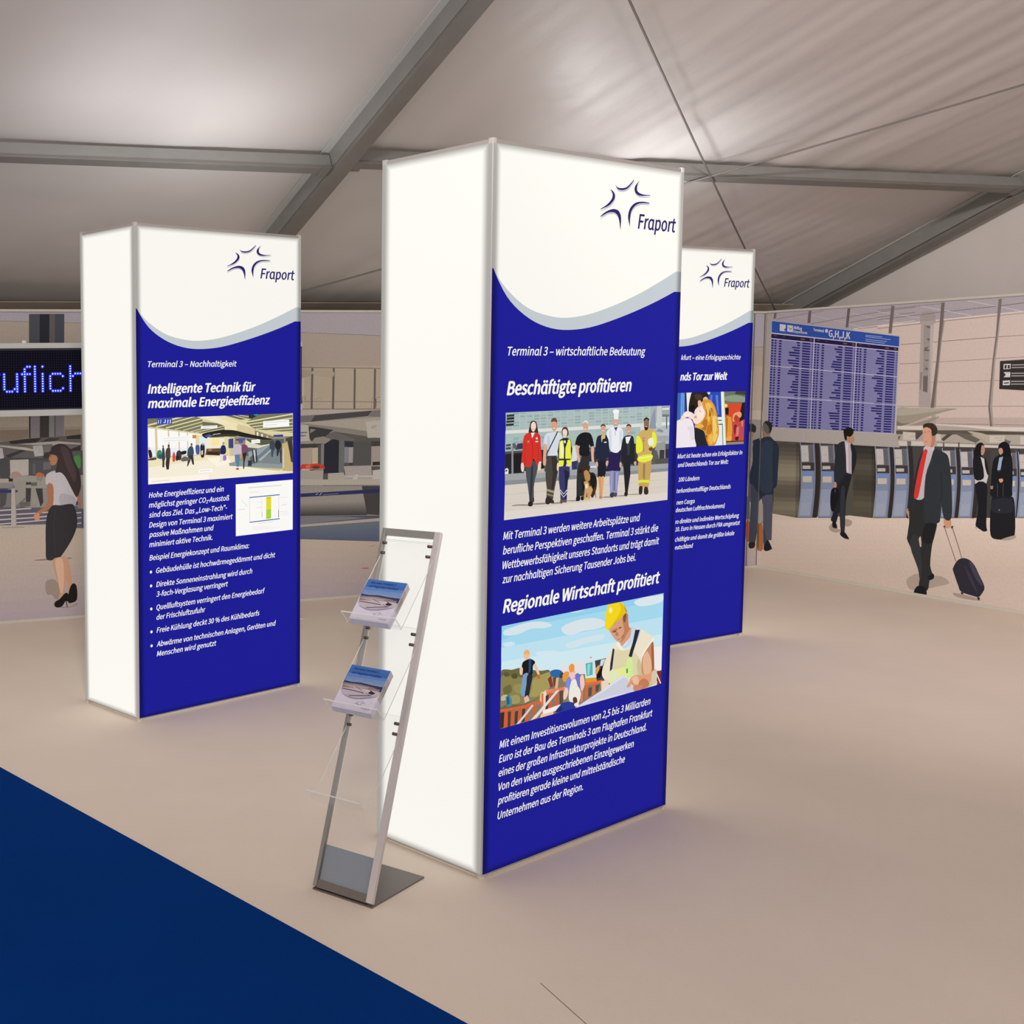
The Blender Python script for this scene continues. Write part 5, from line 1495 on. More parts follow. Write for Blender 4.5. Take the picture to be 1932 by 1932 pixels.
ART_MURAL_RIGHT = '''
168,146,136 -170,2335 3360,2240 3505,45 -108,-47
150,136,138 -168,2257 1324,2232 2505,2282 2514,2115 1331,2068 807,2046 327,1926 -2,1978 -160,1947
183,160,149 -2,1963 413,1879 853,2044 1331,2075 2514,2121 2555,1384 -144,1318
154,140,134 -167,2226 4,2222 11,1985 -161,1985
111,100,96 -118,2144 7,2140 7,2144 -118,2148
111,100,96 -117,2098 8,2068 9,2071 -117,2101
111,100,96 -115,2036 10,2037 9,2040 -116,2039
168,154,150 -118,2129 8,2091 9,2094 -117,2132
168,154,150 -119,2175 6,2182 5,2185 -119,2178
168,146,133 -161,1985 7,1978 3,1469 -148,1468
109,94,86 -113,1974 7,1980 6,1984 -114,1978
109,94,86 -110,1834 6,1838 6,1842 -110,1838
109,94,86 -111,1701 5,1707 5,1711 -111,1705
109,94,86 -107,1561 5,1568 4,1572 -108,1564
103,95,87 -148,1468 3,1462 -32,1375 -1,1275 15,1009 -135,1000
34,30,28 -9,1454 -13,1243 2,1243 6,1454
34,30,28 -32,1366 3,1429 -5,1432 -41,1369
149,136,128 5,2214 73,2210 69,1230 12,1283
90,80,76 18,2213 12,1555 0,1165 4,1165 16,1555 22,2213
184,168,162 444,2175 728,2106 957,2036 958,2039 728,2108 445,2177
184,168,162 802,2171 1332,2041 1332,2044 803,2173
176,160,156 144,2211 404,2148 404,2151 144,2213
106,92,88 448,2101 758,2138 1133,2173 1326,2184 1326,2188 1132,2177 757,2142 447,2106
106,92,88 791,2094 1127,2133 1328,2145 1327,2149 1127,2137 790,2098
106,92,88 119,2159 420,2191 567,2202 566,2205 419,2194 118,2163
106,92,88 868,2041 1331,2073 1331,2077 868,2045
192,174,166 831,2042 1331,2082 1330,2087 830,2048
95,83,80 91,2212 117,2214 110,2166 87,2163
90,78,76 423,2210 448,2212 443,2111 415,2113
90,78,76 771,2209 795,2211 784,2058 761,2060
90,78,76 1135,2205 1159,2206 1140,1997 1122,1998
106,92,88 1025,2179 1377,2193 1525,2198 1524,2201 1376,2196 1025,2183
106,92,88 1028,2104 1368,2125 1522,2136 1632,2139 1930,2153 2400,2185 2399,2189 1930,2158 1632,2143 1521,2140 1367,2129 1028,2109
106,92,88 1031,2036 1536,2068 1918,2086 2097,2094 2576,2116 2575,2119 2096,2097 1918,2089 1536,2072 1030,2040
198,180,170 1031,2053 1365,2070 1536,2079 1918,2098 2096,2106 2575,2130 2575,2135 2095,2111 1917,2103 1535,2084 1364,2076 1030,2059
184,170,168 1025,2168 1392,2095 1450,2080 1451,2083 1392,2098 1026,2171
184,170,168 1365,2188 1538,2146 1741,2098 1742,2102 1538,2150 1365,2192
184,170,168 1710,2204 1920,2152 2070,2111 2408,2026 2409,2029 2071,2115 1920,2155 1710,2208
109,92,86 1223,1906 1515,1918 1926,1936 2105,1943 2668,1965 2667,1969 2104,1946 1925,1940 1514,1922 1222,1910
109,92,86 1223,1758 1521,1769 1918,1785 2112,1792 2676,1812 2676,1815 2112,1795 1918,1788 1521,1772 1222,1762
109,92,86 1219,1610 1528,1620 1905,1629 2120,1635 2686,1648 2686,1650 2120,1638 1905,1632 1528,1623 1219,1613
109,92,86 1221,1434 1536,1440 2130,1452 2696,1463 2696,1466 2129,1455 1536,1443 1220,1437
109,92,86 1519,1310 1900,1317 2136,1320 2704,1327 2704,1330 2136,1323 1900,1320 1519,1313
~142,127,122 1373,2138 1471,2142 1472,2046 1377,2052
151,137,131 1376,2075 1474,2074 1471,1809 1479,1432 1386,1431 1378,1812
138,124,118 1397,2051 1446,2048 1448,1753 1448,1544 1413,1553
163,150,144 1446,2048 1472,2046 1475,1524 1469,1541
111,100,96 1380,2123 1472,2131 1471,2136 1379,2129
95,84,79 1412,2039 1447,2037 1445,2020 1424,2027
102,90,85 1422,1947 1451,1946 1440,1924
95,84,79 1411,1880 1448,1884 1426,1868 1449,1861 1449,1852 1409,1854
102,90,85 1411,1791 1452,1787 1430,1776
95,84,79 1410,1748 1443,1724 1444,1710 1412,1719 1432,1727
97,87,82 1411,1668 1446,1667 1448,1544 1413,1553
125,113,107 1386,1697 1404,1696 1401,1564 1389,1564
79,71,66 1389,1425 1502,1427 1503,1418 1390,1413
100,87,81 1137,2208 1161,2206 1158,2136 1150,2031 1148,1996 1123,1998 1128,2115
100,87,81 1520,2205 1545,2206 1542,2070 1529,1920 1510,1581 1502,1430 1477,1429 1504,1780 1512,1977
138,123,116 1542,2070 1552,2069 1537,1919 1518,1581 1517,1433 1502,1432 1510,1581 1529,1920
107,93,87 1923,2203 1946,2204 1939,2081 1928,1933 1914,1768 1904,1444 1938,1276 1915,1275 1891,1444 1903,1768 1917,1955
148,133,124 1946,2086 1936,1932 1924,1767 1919,1444 1940,1276 1930,1276 1904,1444 1914,1768 1928,1933
107,93,87 2344,2221 2371,2224 2358,1881 2341,1445 2318,1445 2336,1882
152,138,132 1485,1375 1519,1378 1521,1324 1490,1312
~141,128,113 1215,1419 1386,1422 1668,1428 1594,1406 1425,1350 1326,1307 1248,1287 1224,1286
~111,100,85 1222,1321 1266,1305 1326,1310 1248,1284 1224,1283
~157,144,128 1218,1419 1593,1425 1481,1398 1305,1371 1220,1369
169,154,142 1224,1274 1427,1298 1428,1269 1231,1265
85,75,69 1221,1265 1273,1264 1268,1246 1222,1247
43,38,36 1955,1769 2377,1790 2390,1547 1959,1571
75,67,64 1962,1769 2113,1775 2113,1770 1962,1764
185,174,170 1980,1747 2028,1748 2028,1712 1981,1710
43,38,36 1987,1739 2001,1740 2001,1715 1988,1715
43,38,36 2008,1739 2022,1739 2022,1714 2009,1716
185,174,170 1982,1690 2028,1690 2028,1654 1985,1654 1999,1672
185,174,170 1981,1630 2029,1632 2029,1599 1982,1598
58,50,48 1989,1616 2022,1620 2022,1611 1990,1608
155,141,130 1223,1277 3088,1352 3097,1209 1176,1122
84,73,63 1206,1251 1769,1272 1991,1268 3091,1300 3092,1287 1207,1222
~138,124,110 1232,1261 1546,1369 1434,1301 1250,1253
192,176,164 1227,1286 1426,1294 1428,1263 1232,1261
192,176,164 1524,1303 1738,1294 1991,1276 3090,1310 3089,1333 1989,1303 1524,1312
75,65,56 1746,1271 2139,1274 2139,1259 1846,1247
91,82,72 1646,1255 1771,1244 1848,1208 1819,1183 1742,1207
~161,147,130 1754,1267 1905,1242 1908,1191 1862,1217
74,64,56 1370,1249 1429,1243 1413,1217 1381,1183 1371,1216
179,165,152 1274,1244 1372,1241 1373,1182 1277,1182
179,165,152 1527,1238 1564,1236 1567,1187 1530,1186
179,165,152 1911,1240 2013,1242 2013,1195 1914,1190
179,165,152 2116,1243 3092,1284 3095,1235 2119,1186
75,65,56 2020,1273 2083,1272 2080,1257 2020,1258
74,64,56 1569,1200 1615,1242 1655,1243 1586,1184
138,125,116 1329,1208 1359,1211 1358,1214 1329,1211
138,125,116 1943,1221 2001,1226 2000,1230 1943,1224
138,125,116 1966,1206 2001,1211 2001,1214 1965,1210
185,171,160 1174,1169 1440,1177 1441,1140 1176,1135
91,81,74 1205,1175 1260,1219 1244,1177 1215,1133
107,96,88 1309,1173 1343,1173 1341,1137 1315,1138
185,171,160 1538,1172 1811,1180 1814,1136 1540,1125
91,81,74 1582,1176 1593,1176 1595,1128 1584,1129
91,81,74 1693,1181 1704,1182 1705,1130 1695,1129
185,171,160 1879,1170 2144,1173 2146,1139 1881,1128
75,66,60 1538,1170 2144,1178 2143,1182 1538,1174
94,91,86 2014,1219 2058,1206 2039,1167 2014,1173
147,133,120 9,1236 868,1229 1135,1225 1139,1143 131,1132
122,110,98 112,1162 871,1144 1139,1143 1139,1136 113,1123
75,70,61 122,1132 1138,1146 1182,1138 1205,573 390,480 150,494
90,81,72 132,1101 188,1102 206,466 150,479
110,99,85 188,1104 243,1105 262,472 206,485
130,118,95 242,1106 297,1108 316,479 261,492
110,99,80 297,1109 351,1110 370,485 316,498
68,61,54 351,1112 404,1113 424,491 370,504
48,44,40 872,1137 911,1137 933,551 893,565
60,55,48 911,1139 950,1139 973,556 933,569
74,68,58 950,1141 989,1141 1012,561 972,574
78,71,61 989,1143 1028,1143 1050,565 1011,578
46,42,38 1028,1144 1066,1145 1089,570 1050,583
69,63,56 132,1105 354,1108 355,1073 133,1069
58,53,47 354,1108 387,1109 388,1074 355,1073
42,39,34 387,1109 408,1109 409,1075 388,1074
78,70,62 133,1069 355,1073 356,1039 134,1033
66,59,52 355,1073 388,1074 389,1039 356,1039
48,43,38 388,1074 409,1075 410,1039 389,1039
86,78,68 134,1033 356,1039 357,1003 135,997
73,66,57 356,1039 389,1039 390,1004 357,1003
53,48,42 389,1039 410,1039 411,1005 390,1004
98,88,76 135,997 357,1003 359,968 136,961
83,74,64 357,1003 390,1004 391,969 359,968
60,54,47 390,1004 411,1005 413,970 391,969
112,101,86 136,961 359,968 360,933 137,925
95,85,73 359,968 391,969 392,934 360,933
69,62,53 391,969 413,970 414,935 392,934
124,112,94 137,925 360,933 361,898 138,890
105,95,79 360,933 392,934 393,899 361,898
76,69,58 392,934 414,935 415,900 393,899
128,116,97 138,890 361,898 362,863 139,853
108,98,82 361,898 393,899 395,864 362,863
79,71,60 393,899 415,900 416,865 395,864
131,119,99 139,853 362,863 363,827 140,817
111,101,84 362,863 395,864 396,829 363,827
81,73,61 395,864 416,865 417,830 396,829
120,109,91 140,817 363,827 364,792 141,782
102,92,77 363,827 396,829 397,794 364,792
74,67,56 396,829 417,830 418,795 397,794
104,93,80 141,782 364,792 365,758 142,745
88,79,68 364,792 397,794 398,759 365,758
64,57,49 397,794 418,795 419,760 398,759
91,81,70 142,745 365,758 366,722 143,709
77,68,59 365,758 398,759 399,724 366,722
56,50,43 398,759 419,760 420,725 399,724
89,79,68 143,709 366,722 367,687 144,673
75,67,57 366,722 399,724 400,688 367,687
55,48,42 399,724 420,725 422,690 400,688
86,77,66 144,673 367,687 369,651 145,637
73,65,56 367,687 400,688 401,653 369,651
53,47,40 400,688 422,690 423,655 401,653
98,88,74 145,637 369,651 370,616 146,601
83,74,62 369,651 401,653 402,619 370,616
60,54,45 401,653 423,655 424,620 402,619
112,101,83 146,601 370,616 371,581 147,564
95,85,70 370,616 402,619 404,583 371,581
69,62,51 402,619 424,620 425,584 404,583
117,105,86 147,564 371,581 372,545 149,528
99,89,73 371,581 404,583 405,548 372,545
72,65,53 404,583 425,584 426,549 405,548
109,98,80 149,528 372,545 373,510 150,491
92,83,68 372,545 405,548 406,512 373,510
67,60,49 405,548 426,549 427,514 406,512
102,91,75 150,491 373,510 374,474 151,455
86,77,63 373,510 406,512 407,477 374,474
63,56,46 406,512 427,514 428,479 407,477
42,39,35 871,1140 1028,1141 1030,1100 873,1098
35,33,29 1028,1141 1051,1141 1052,1100 1030,1100
26,24,21 1051,1141 1066,1141 1068,1100 1052,1100
49,45,40 873,1098 1030,1100 1031,1058 875,1056
41,38,34 1030,1100 1052,1100 1054,1058 1031,1058
30,27,24 1052,1100 1068,1100 1069,1059 1054,1058
57,53,45 875,1056 1031,1058 1033,1016 876,1013
48,45,38 1031,1058 1054,1058 1056,1017 1033,1016
35,32,27 1054,1058 1069,1059 1071,1017 1056,1017
70,63,54 876,1013 1033,1016 1034,975 878,970
59,53,45 1033,1016 1056,1017 1057,975 1034,975
43,39,33 1056,1017 1071,1017 1073,975 1057,975
77,70,59 878,970 1034,975 1036,933 879,928
65,59,50 1034,975 1057,975 1059,933 1036,933
47,43,36 1057,975 1073,975 1074,934 1059,933
72,65,54 879,928 1036,933 1038,891 881,885
61,55,45 1036,933 1059,933 1061,892 1038,891
44,40,33 1059,933 1074,934 1076,892 1061,892
66,59,50 881,885 1038,891 1039,849 883,843
56,50,42 1038,891 1061,892 1062,850 1039,849
40,36,31 1061,892 1076,892 1078,851 1062,850
59,54,45 883,843 1039,849 1041,807 884,800
50,45,38 1039,849 1062,850 1064,808 1041,807
36,33,27 1062,850 1078,851 1079,809 1064,808
60,55,45 884,800 1041,807 1043,765 886,757
51,46,38 1041,807 1064,808 1065,766 1043,765
37,34,27 1064,808 1079,809 1081,767 1065,766
68,61,50 886,757 1043,765 1044,723 887,715
57,51,42 1043,765 1065,766 1067,725 1044,723
42,37,31 1065,766 1081,767 1083,725 1067,725
75,68,55 887,715 1044,723 1046,681 889,672
63,57,46 1044,723 1067,725 1069,683 1046,681
46,42,34 1067,725 1083,725 1084,683 1069,683
83,74,60 889,672 1046,681 1048,639 891,629
70,62,51 1046,681 1069,683 1070,640 1048,639
51,45,37 1069,683 1084,683 1086,641 1070,640
79,71,58 891,629 1048,639 1049,597 892,586
67,60,49 1048,639 1070,640 1072,599 1049,597
48,44,35 1070,640 1086,641 1088,600 1072,599
74,66,54 892,586 1049,597 1051,554 894,543
62,56,45 1049,597 1072,599 1074,557 1051,554
45,40,33 1072,599 1088,600 1089,558 1074,557
194,171,156 -120,407 150,494 389,482 542,509 705,521 862,554 1075,554 1162,568 2061,669 3457,775 3547,-604 -81,-1086
197,174,158 -289,381 3123,788 3125,752 -288,339
195,172,157 -288,339 3125,752 3127,716 -287,299
193,170,155 -287,299 3127,716 3129,681 -286,258
191,169,153 -286,258 3129,681 3131,646 -285,216
189,167,152 -285,216 3131,646 3134,610 -284,174
188,165,150 -284,174 3134,610 3136,574 -283,133
186,163,149 -283,133 3136,574 3138,538 -282,91
184,162,147 -282,91 3138,538 3140,503 -281,49
182,160,145 -281,49 3140,503 3143,467 -280,7
180,158,144 -280,7 3143,467 3145,432 -279,-34
179,157,143 -279,-32 3145,433 3207,-576 -237,-1756
63,59,55 1315,1138 3098,1183 3123,789 1338,582
55,51,47 1791,1130 1925,1130 1945,658 1802,661
~85,80,74 1797,837 1840,889 1844,658 1802,657
44,37,35 1169,1130 1180,1038 1189,945 1193,851 1192,757 1188,662 1181,567 1219,572 1225,666 1230,761 1230,854 1227,948 1217,1040 1207,1132
93,92,102 1055,1125 1066,1031 1075,937 1079,841 1078,746 1072,650 1066,553 1184,567 1190,663 1195,757 1195,851 1191,945 1182,1038 1171,1131
111,114,132 1158,1113 1169,1024 1176,935 1179,845 1179,754 1174,663 1168,572 1182,573 1188,664 1192,755 1193,846 1189,936 1182,1025 1171,1113
117,123,144 1080,910 1083,853 1083,794 1082,736 1079,678 1075,619 1070,560 1166,571 1170,629 1174,688 1177,745 1178,803 1178,861 1176,917
134,138,156 1083,774 1082,740 1080,706 1079,673 1077,639 1073,605 1071,572 1167,583 1170,616 1172,649 1174,683 1176,716 1178,750 1178,782
141,143,156 1090,671 1089,654 1088,638 1086,622 1085,606 1084,589 1083,573 1156,582 1157,597 1158,614 1160,630 1161,646 1162,662 1163,679
58,48,46 1076,972 1077,962 1078,952 1078,941 1080,931 1080,921 1080,910 1182,918 1181,928 1180,938 1180,949 1178,959 1178,969 1177,979
170,160,156 1083,950 1085,937 1085,924 1149,929 1149,942 1148,955
176,164,158 1062,1100 1070,1039 1076,978 1135,982 1129,1042 1121,1103
91,86,89 1126,1095 1133,1038 1139,983 1172,985 1166,1040 1160,1097
61,53,51 1059,1125 1061,1115 1062,1105 1162,1110 1161,1121 1160,1130
106,122,164 1081,907 1081,889 1082,870 1172,878 1171,896 1170,914
179,163,148 1089,871 1090,848 1090,826 1164,832 1164,854 1163,877
138,132,146 1081,1033 1115,1036 1115,1039 1081,1037
154,160,176 1053,1124 1062,1043 1070,963 1075,882 1077,801 1074,719 1069,637 1064,553 1068,553 1073,637 1078,719 1080,801 1079,882 1074,964 1066,1044 1057,1125
44,37,35 1317,1134 1328,1044 1336,953 1340,862 1340,770 1336,678 1330,585 1366,589 1372,681 1376,774 1377,865 1373,955 1364,1046 1353,1136
93,92,102 1207,1128 1218,1037 1227,944 1230,852 1230,760 1225,666 1219,572 1332,585 1338,678 1342,771 1343,862 1339,953 1330,1044 1319,1134
111,114,132 1306,1117 1317,1030 1324,943 1328,856 1327,767 1323,679 1317,589 1330,591 1336,680 1340,769 1341,857 1337,944 1330,1031 1319,1118
117,123,144 1232,919 1234,863 1235,807 1234,750 1231,693 1227,636 1223,578 1316,589 1319,646 1323,702 1326,759 1327,815 1326,871 1324,926
134,138,156 1235,786 1234,753 1232,720 1231,688 1229,655 1226,622 1224,589 1316,599 1319,632 1321,665 1323,697 1324,730 1326,762 1327,795
141,143,156 1242,686 1241,671 1240,654 1238,639 1237,622 1236,606 1235,590 1306,598 1307,615 1308,630 1309,646 1310,662 1311,678 1312,694
58,48,46 1228,980 1228,970 1230,960 1230,950 1231,940 1232,929 1232,919 1330,927 1329,937 1328,947 1328,957 1326,967 1326,977 1325,987
170,160,156 1235,959 1236,946 1237,933 1298,938 1298,951 1297,963
176,164,158 1214,1104 1222,1045 1228,985 1284,989 1278,1048 1271,1107
91,86,89 1276,1099 1283,1044 1288,990 1320,992 1314,1046 1309,1101
61,53,51 1211,1128 1212,1119 1214,1109 1311,1114 1309,1124 1308,1133
106,122,164 1232,917 1233,899 1234,880 1320,887 1320,906 1319,923
179,163,148 1241,881 1242,858 1242,836 1313,842 1313,864 1312,886
138,132,146 1232,1039 1265,1041 1265,1045 1232,1043
154,160,176 1205,1128 1214,1049 1222,970 1227,891 1229,813 1227,733 1222,652 1217,572 1221,572 1225,652 1230,733 1232,813 1231,892 1226,971 1218,1050 1209,1128
44,37,35 1678,1140 1688,1056 1696,970 1700,885 1700,800 1697,712 1692,626 1724,630 1729,716 1732,803 1732,888 1727,973 1719,1058 1709,1142
93,92,102 1581,1135 1591,1050 1599,963 1604,877 1604,790 1600,702 1596,614 1694,626 1699,713 1703,800 1702,885 1698,970 1690,1056 1680,1140
111,114,132 1669,1125 1678,1043 1685,961 1689,879 1689,797 1686,713 1681,629 1692,631 1697,714 1700,798 1700,880 1697,962 1689,1044 1680,1125
117,123,144 1605,940 1607,887 1608,834 1607,781 1605,727 1602,673 1599,620 1680,629 1683,682 1686,736 1688,789 1689,841 1688,894 1686,946
134,138,156 1608,814 1607,784 1606,753 1605,723 1603,692 1602,661 1599,630 1680,640 1683,670 1684,701 1686,732 1687,762 1688,792 1688,822
141,143,156 1614,722 1613,707 1613,691 1612,676 1611,661 1610,646 1609,631 1671,639 1672,653 1673,668 1674,683 1675,698 1675,713 1676,728
58,48,46 1601,997 1601,987 1602,977 1603,968 1603,958 1604,949 1605,940 1690,946 1689,955 1689,965 1688,975 1687,983 1687,993 1686,1003
170,160,156 1607,976 1608,964 1608,953 1663,957 1662,968 1661,980
176,164,158 1588,1112 1594,1057 1600,1001 1650,1005 1644,1060 1638,1115
91,86,89 1642,1108 1648,1056 1653,1005 1681,1007 1676,1058 1670,1109
61,53,51 1585,1135 1586,1126 1587,1118 1673,1122 1672,1131 1670,1140
106,122,164 1605,937 1606,920 1607,903 1683,910 1682,926 1681,943
179,163,148 1612,904 1613,883 1613,862 1676,868 1676,888 1675,909
138,132,146 1605,1052 1633,1054 1633,1057 1605,1055
154,160,176 1579,1135 1588,1061 1596,988 1601,914 1602,839 1601,765 1598,690 1594,614 1597,614 1601,690 1604,765 1606,839 1604,914 1599,988 1592,1062 1583,1135
44,37,35 1801,1139 1811,1056 1818,974 1823,891 1823,807 1820,723 1816,639 1846,643 1851,727 1853,810 1853,894 1849,976 1841,1058 1831,1141
93,92,102 1709,1134 1719,1051 1727,967 1731,883 1731,799 1728,713 1724,628 1818,639 1822,724 1825,808 1824,891 1821,974 1813,1057 1803,1139
111,114,132 1792,1123 1801,1044 1809,965 1813,885 1813,805 1810,724 1805,642 1816,644 1820,725 1823,806 1823,886 1819,966 1812,1045 1803,1124
117,123,144 1732,944 1734,893 1735,841 1735,789 1733,737 1730,685 1727,633 1804,642 1807,694 1809,745 1812,797 1812,848 1811,900 1809,950
134,138,156 1735,822 1735,793 1734,763 1733,733 1731,703 1729,674 1728,644 1805,653 1806,683 1808,712 1810,741 1810,771 1811,801 1812,830
141,143,156 1742,732 1741,717 1740,703 1739,688 1738,674 1737,659 1736,645 1795,652 1796,666 1797,681 1798,695 1799,709 1800,724 1801,738
58,48,46 1728,999 1729,990 1729,981 1730,971 1731,962 1731,953 1732,944 1813,951 1812,959 1812,969 1811,977 1810,987 1810,995 1809,1005
170,160,156 1734,980 1735,968 1736,956 1787,960 1786,972 1785,983
176,164,158 1715,1112 1722,1058 1727,1004 1774,1007 1768,1061 1763,1115
91,86,89 1767,1107 1773,1057 1778,1007 1805,1009 1800,1059 1794,1108
61,53,51 1713,1134 1714,1125 1715,1117 1796,1121 1795,1130 1794,1139
106,122,164 1732,941 1733,925 1734,908 1806,914 1805,931 1804,947
179,163,148 1739,909 1740,889 1741,869 1800,874 1799,894 1799,914
138,132,146 1731,1053 1759,1055 1759,1058 1731,1056
154,160,176 1707,1134 1716,1062 1723,991 1728,919 1730,847 1729,774 1726,701 1722,628 1725,628 1729,701 1732,774 1733,847 1731,919 1726,991 1719,1063 1710,1134
44,37,35 2097,1144 2106,1066 2113,987 2118,909 2118,830 2117,750 2114,671 2140,674 2142,753 2143,833 2142,911 2138,989 2131,1067 2122,1145
93,92,102 2022,1139 2031,1061 2038,981 2042,902 2043,823 2041,742 2039,662 2116,671 2118,750 2120,830 2119,909 2114,987 2108,1066 2099,1144
111,114,132 2090,1129 2098,1054 2105,979 2109,904 2110,828 2108,751 2105,674 2114,675 2117,752 2118,829 2118,904 2114,980 2108,1054 2099,1129
117,123,144 2042,959 2045,911 2046,863 2046,814 2045,765 2043,716 2041,667 2104,674 2106,723 2108,772 2109,820 2109,868 2108,916 2105,964
134,138,156 2046,846 2046,817 2045,789 2044,761 2044,733 2042,705 2042,677 2105,684 2106,712 2107,740 2108,768 2109,796 2109,823 2109,852
141,143,156 2052,760 2052,746 2051,732 2051,718 2050,705 2049,691 2049,678 2098,683 2098,697 2098,711 2099,724 2100,738 2100,751 2100,765
58,48,46 2038,1012 2039,1003 2040,995 2040,986 2042,977 2042,969 2042,959 2109,965 2108,974 2108,982 2107,991 2106,1000 2106,1008 2105,1017
170,160,156 2044,993 2045,983 2045,972 2088,975 2086,986 2086,997
176,164,158 2027,1118 2033,1067 2038,1017 2076,1019 2072,1070 2066,1120
91,86,89 2069,1114 2075,1067 2080,1020 2102,1021 2097,1068 2092,1115
61,53,51 2025,1139 2026,1131 2027,1123 2093,1127 2092,1135 2091,1143
106,122,164 2043,957 2043,942 2044,926 2103,931 2103,947 2102,962
179,163,148 2048,927 2049,908 2050,888 2099,893 2098,912 2098,931
138,132,146 2041,1063 2063,1064 2063,1068 2041,1066
154,160,176 2021,1139 2028,1071 2034,1004 2039,936 2041,868 2041,800 2040,731 2037,662 2040,662 2042,731 2044,800 2044,868 2042,936 2037,1004 2031,1072 2023,1140
44,37,35 2200,1142 2210,1066 2218,990 2222,913 2223,836 2220,759 2216,681 2246,684 2250,762 2253,839 2252,916 2248,992 2240,1068 2231,1143
93,92,102 2110,1137 2119,1060 2127,983 2131,905 2132,827 2129,749 2124,670 2218,681 2222,759 2224,836 2225,913 2220,990 2212,1066 2202,1142
111,114,132 2192,1128 2201,1055 2208,981 2212,907 2212,833 2209,759 2205,684 2216,685 2220,760 2222,834 2223,908 2219,982 2212,1056 2202,1128
117,123,144 2133,961 2135,914 2136,866 2135,819 2133,771 2131,723 2128,675 2204,684 2207,731 2210,779 2211,827 2212,873 2210,921 2208,967
134,138,156 2135,850 2135,822 2134,794 2133,767 2132,740 2130,712 2129,684 2204,693 2206,721 2208,748 2209,776 2210,802 2211,830 2212,857
141,143,156 2142,766 2141,752 2140,739 2140,725 2139,712 2138,699 2138,685 2196,692 2196,706 2198,719 2198,732 2199,746 2200,759 2200,772
58,48,46 2128,1012 2129,1004 2129,995 2131,987 2131,979 2132,970 2133,961 2213,968 2212,976 2211,985 2211,993 2210,1001 2209,1010 2208,1018
170,160,156 2134,994 2136,984 2136,973 2187,977 2186,988 2185,998
176,164,158 2116,1116 2122,1067 2128,1017 2174,1021 2168,1070 2163,1119
91,86,89 2167,1112 2173,1066 2178,1021 2204,1023 2199,1068 2194,1114
61,53,51 2113,1137 2114,1129 2115,1121 2196,1126 2195,1133 2194,1141
106,122,164 2133,959 2133,944 2134,929 2206,935 2205,950 2204,965
179,163,148 2140,929 2140,911 2141,892 2200,897 2199,916 2199,934
138,132,146 2132,1062 2158,1064 2158,1067 2131,1065
154,160,176 2108,1136 2117,1070 2124,1005 2129,938 2131,872 2130,805 2127,738 2123,670 2126,670 2129,738 2133,805 2134,872 2132,938 2127,1005 2119,1071 2111,1137
44,37,35 2428,1144 2438,1071 2446,998 2450,926 2451,852 2447,778 2443,703 2475,707 2479,781 2483,855 2483,929 2478,1001 2470,1073 2460,1146
93,92,102 2329,1138 2339,1064 2347,990 2352,917 2352,842 2348,767 2344,691 2445,703 2449,778 2453,852 2452,926 2448,998 2440,1071 2430,1144
111,114,132 2418,1130 2428,1060 2435,990 2439,920 2439,849 2435,778 2431,706 2442,707 2447,779 2450,851 2451,921 2447,991 2439,1061 2430,1131
117,123,144 2353,970 2355,925 2357,880 2356,834 2354,788 2350,742 2347,696 2430,706 2433,752 2436,797 2438,843 2438,887 2438,933 2436,977
134,138,156 2356,863 2356,837 2354,811 2353,784 2351,758 2349,731 2347,705 2430,715 2432,741 2434,767 2435,793 2437,819 2438,846 2439,871
141,143,156 2363,783 2362,770 2361,758 2360,745 2359,732 2358,719 2357,706 2420,714 2421,726 2422,739 2423,752 2424,765 2425,778 2426,790
58,48,46 2348,1019 2349,1011 2351,1002 2351,994 2351,986 2353,978 2353,970 2440,977 2440,985 2438,993 2438,1001 2438,1009 2436,1018 2435,1026
170,160,156 2355,1001 2356,992 2357,982 2413,986 2411,996 2411,1006
176,164,158 2336,1119 2342,1071 2348,1024 2399,1027 2393,1075 2386,1122
91,86,89 2391,1115 2397,1071 2403,1028 2431,1030 2426,1073 2420,1117
61,53,51 2333,1138 2334,1130 2335,1123 2422,1128 2421,1135 2420,1143
106,122,164 2353,968 2354,953 2355,939 2432,946 2431,960 2431,974
179,163,148 2360,940 2361,922 2362,904 2426,910 2425,928 2424,945
138,132,146 2352,1067 2382,1069 2381,1072 2352,1070
154,160,176 2328,1138 2337,1075 2344,1012 2349,948 2351,884 2350,821 2346,756 2342,691 2345,691 2349,755 2352,821 2354,884 2352,949 2347,1012 2339,1076 2330,1138
44,37,35 2553,1144 2563,1073 2571,1003 2576,932 2576,860 2572,789 2567,716 2601,720 2605,792 2609,864 2609,935 2605,1006 2597,1076 2586,1146
93,92,102 2452,1138 2462,1066 2470,995 2475,923 2474,850 2470,777 2465,704 2570,716 2574,789 2578,860 2578,932 2573,1003 2565,1073 2555,1144
111,114,132 2543,1131 2553,1063 2560,995 2564,927 2564,858 2561,789 2555,719 2568,720 2572,790 2576,859 2576,928 2572,996 2565,1063 2555,1131
117,123,144 2476,975 2478,931 2479,887 2478,842 2476,798 2473,754 2469,708 2555,719 2558,763 2561,808 2563,851 2564,895 2563,939 2560,982
134,138,156 2479,871 2478,845 2477,820 2475,795 2474,769 2472,743 2470,717 2555,727 2557,753 2559,779 2560,804 2562,829 2563,854 2564,879
141,143,156 2486,794 2484,781 2484,769 2483,756 2481,744 2481,731 2480,718 2545,726 2546,739 2547,751 2548,764 2549,776 2549,788 2551,801
58,48,46 2471,1023 2472,1015 2473,1007 2474,999 2475,991 2475,983 2476,975 2565,983 2565,990 2564,998 2563,1006 2563,1014 2562,1022 2561,1030
170,160,156 2478,1006 2479,996 2480,986 2537,991 2536,1000 2535,1010
176,164,158 2458,1119 2465,1073 2471,1027 2523,1031 2517,1077 2510,1122
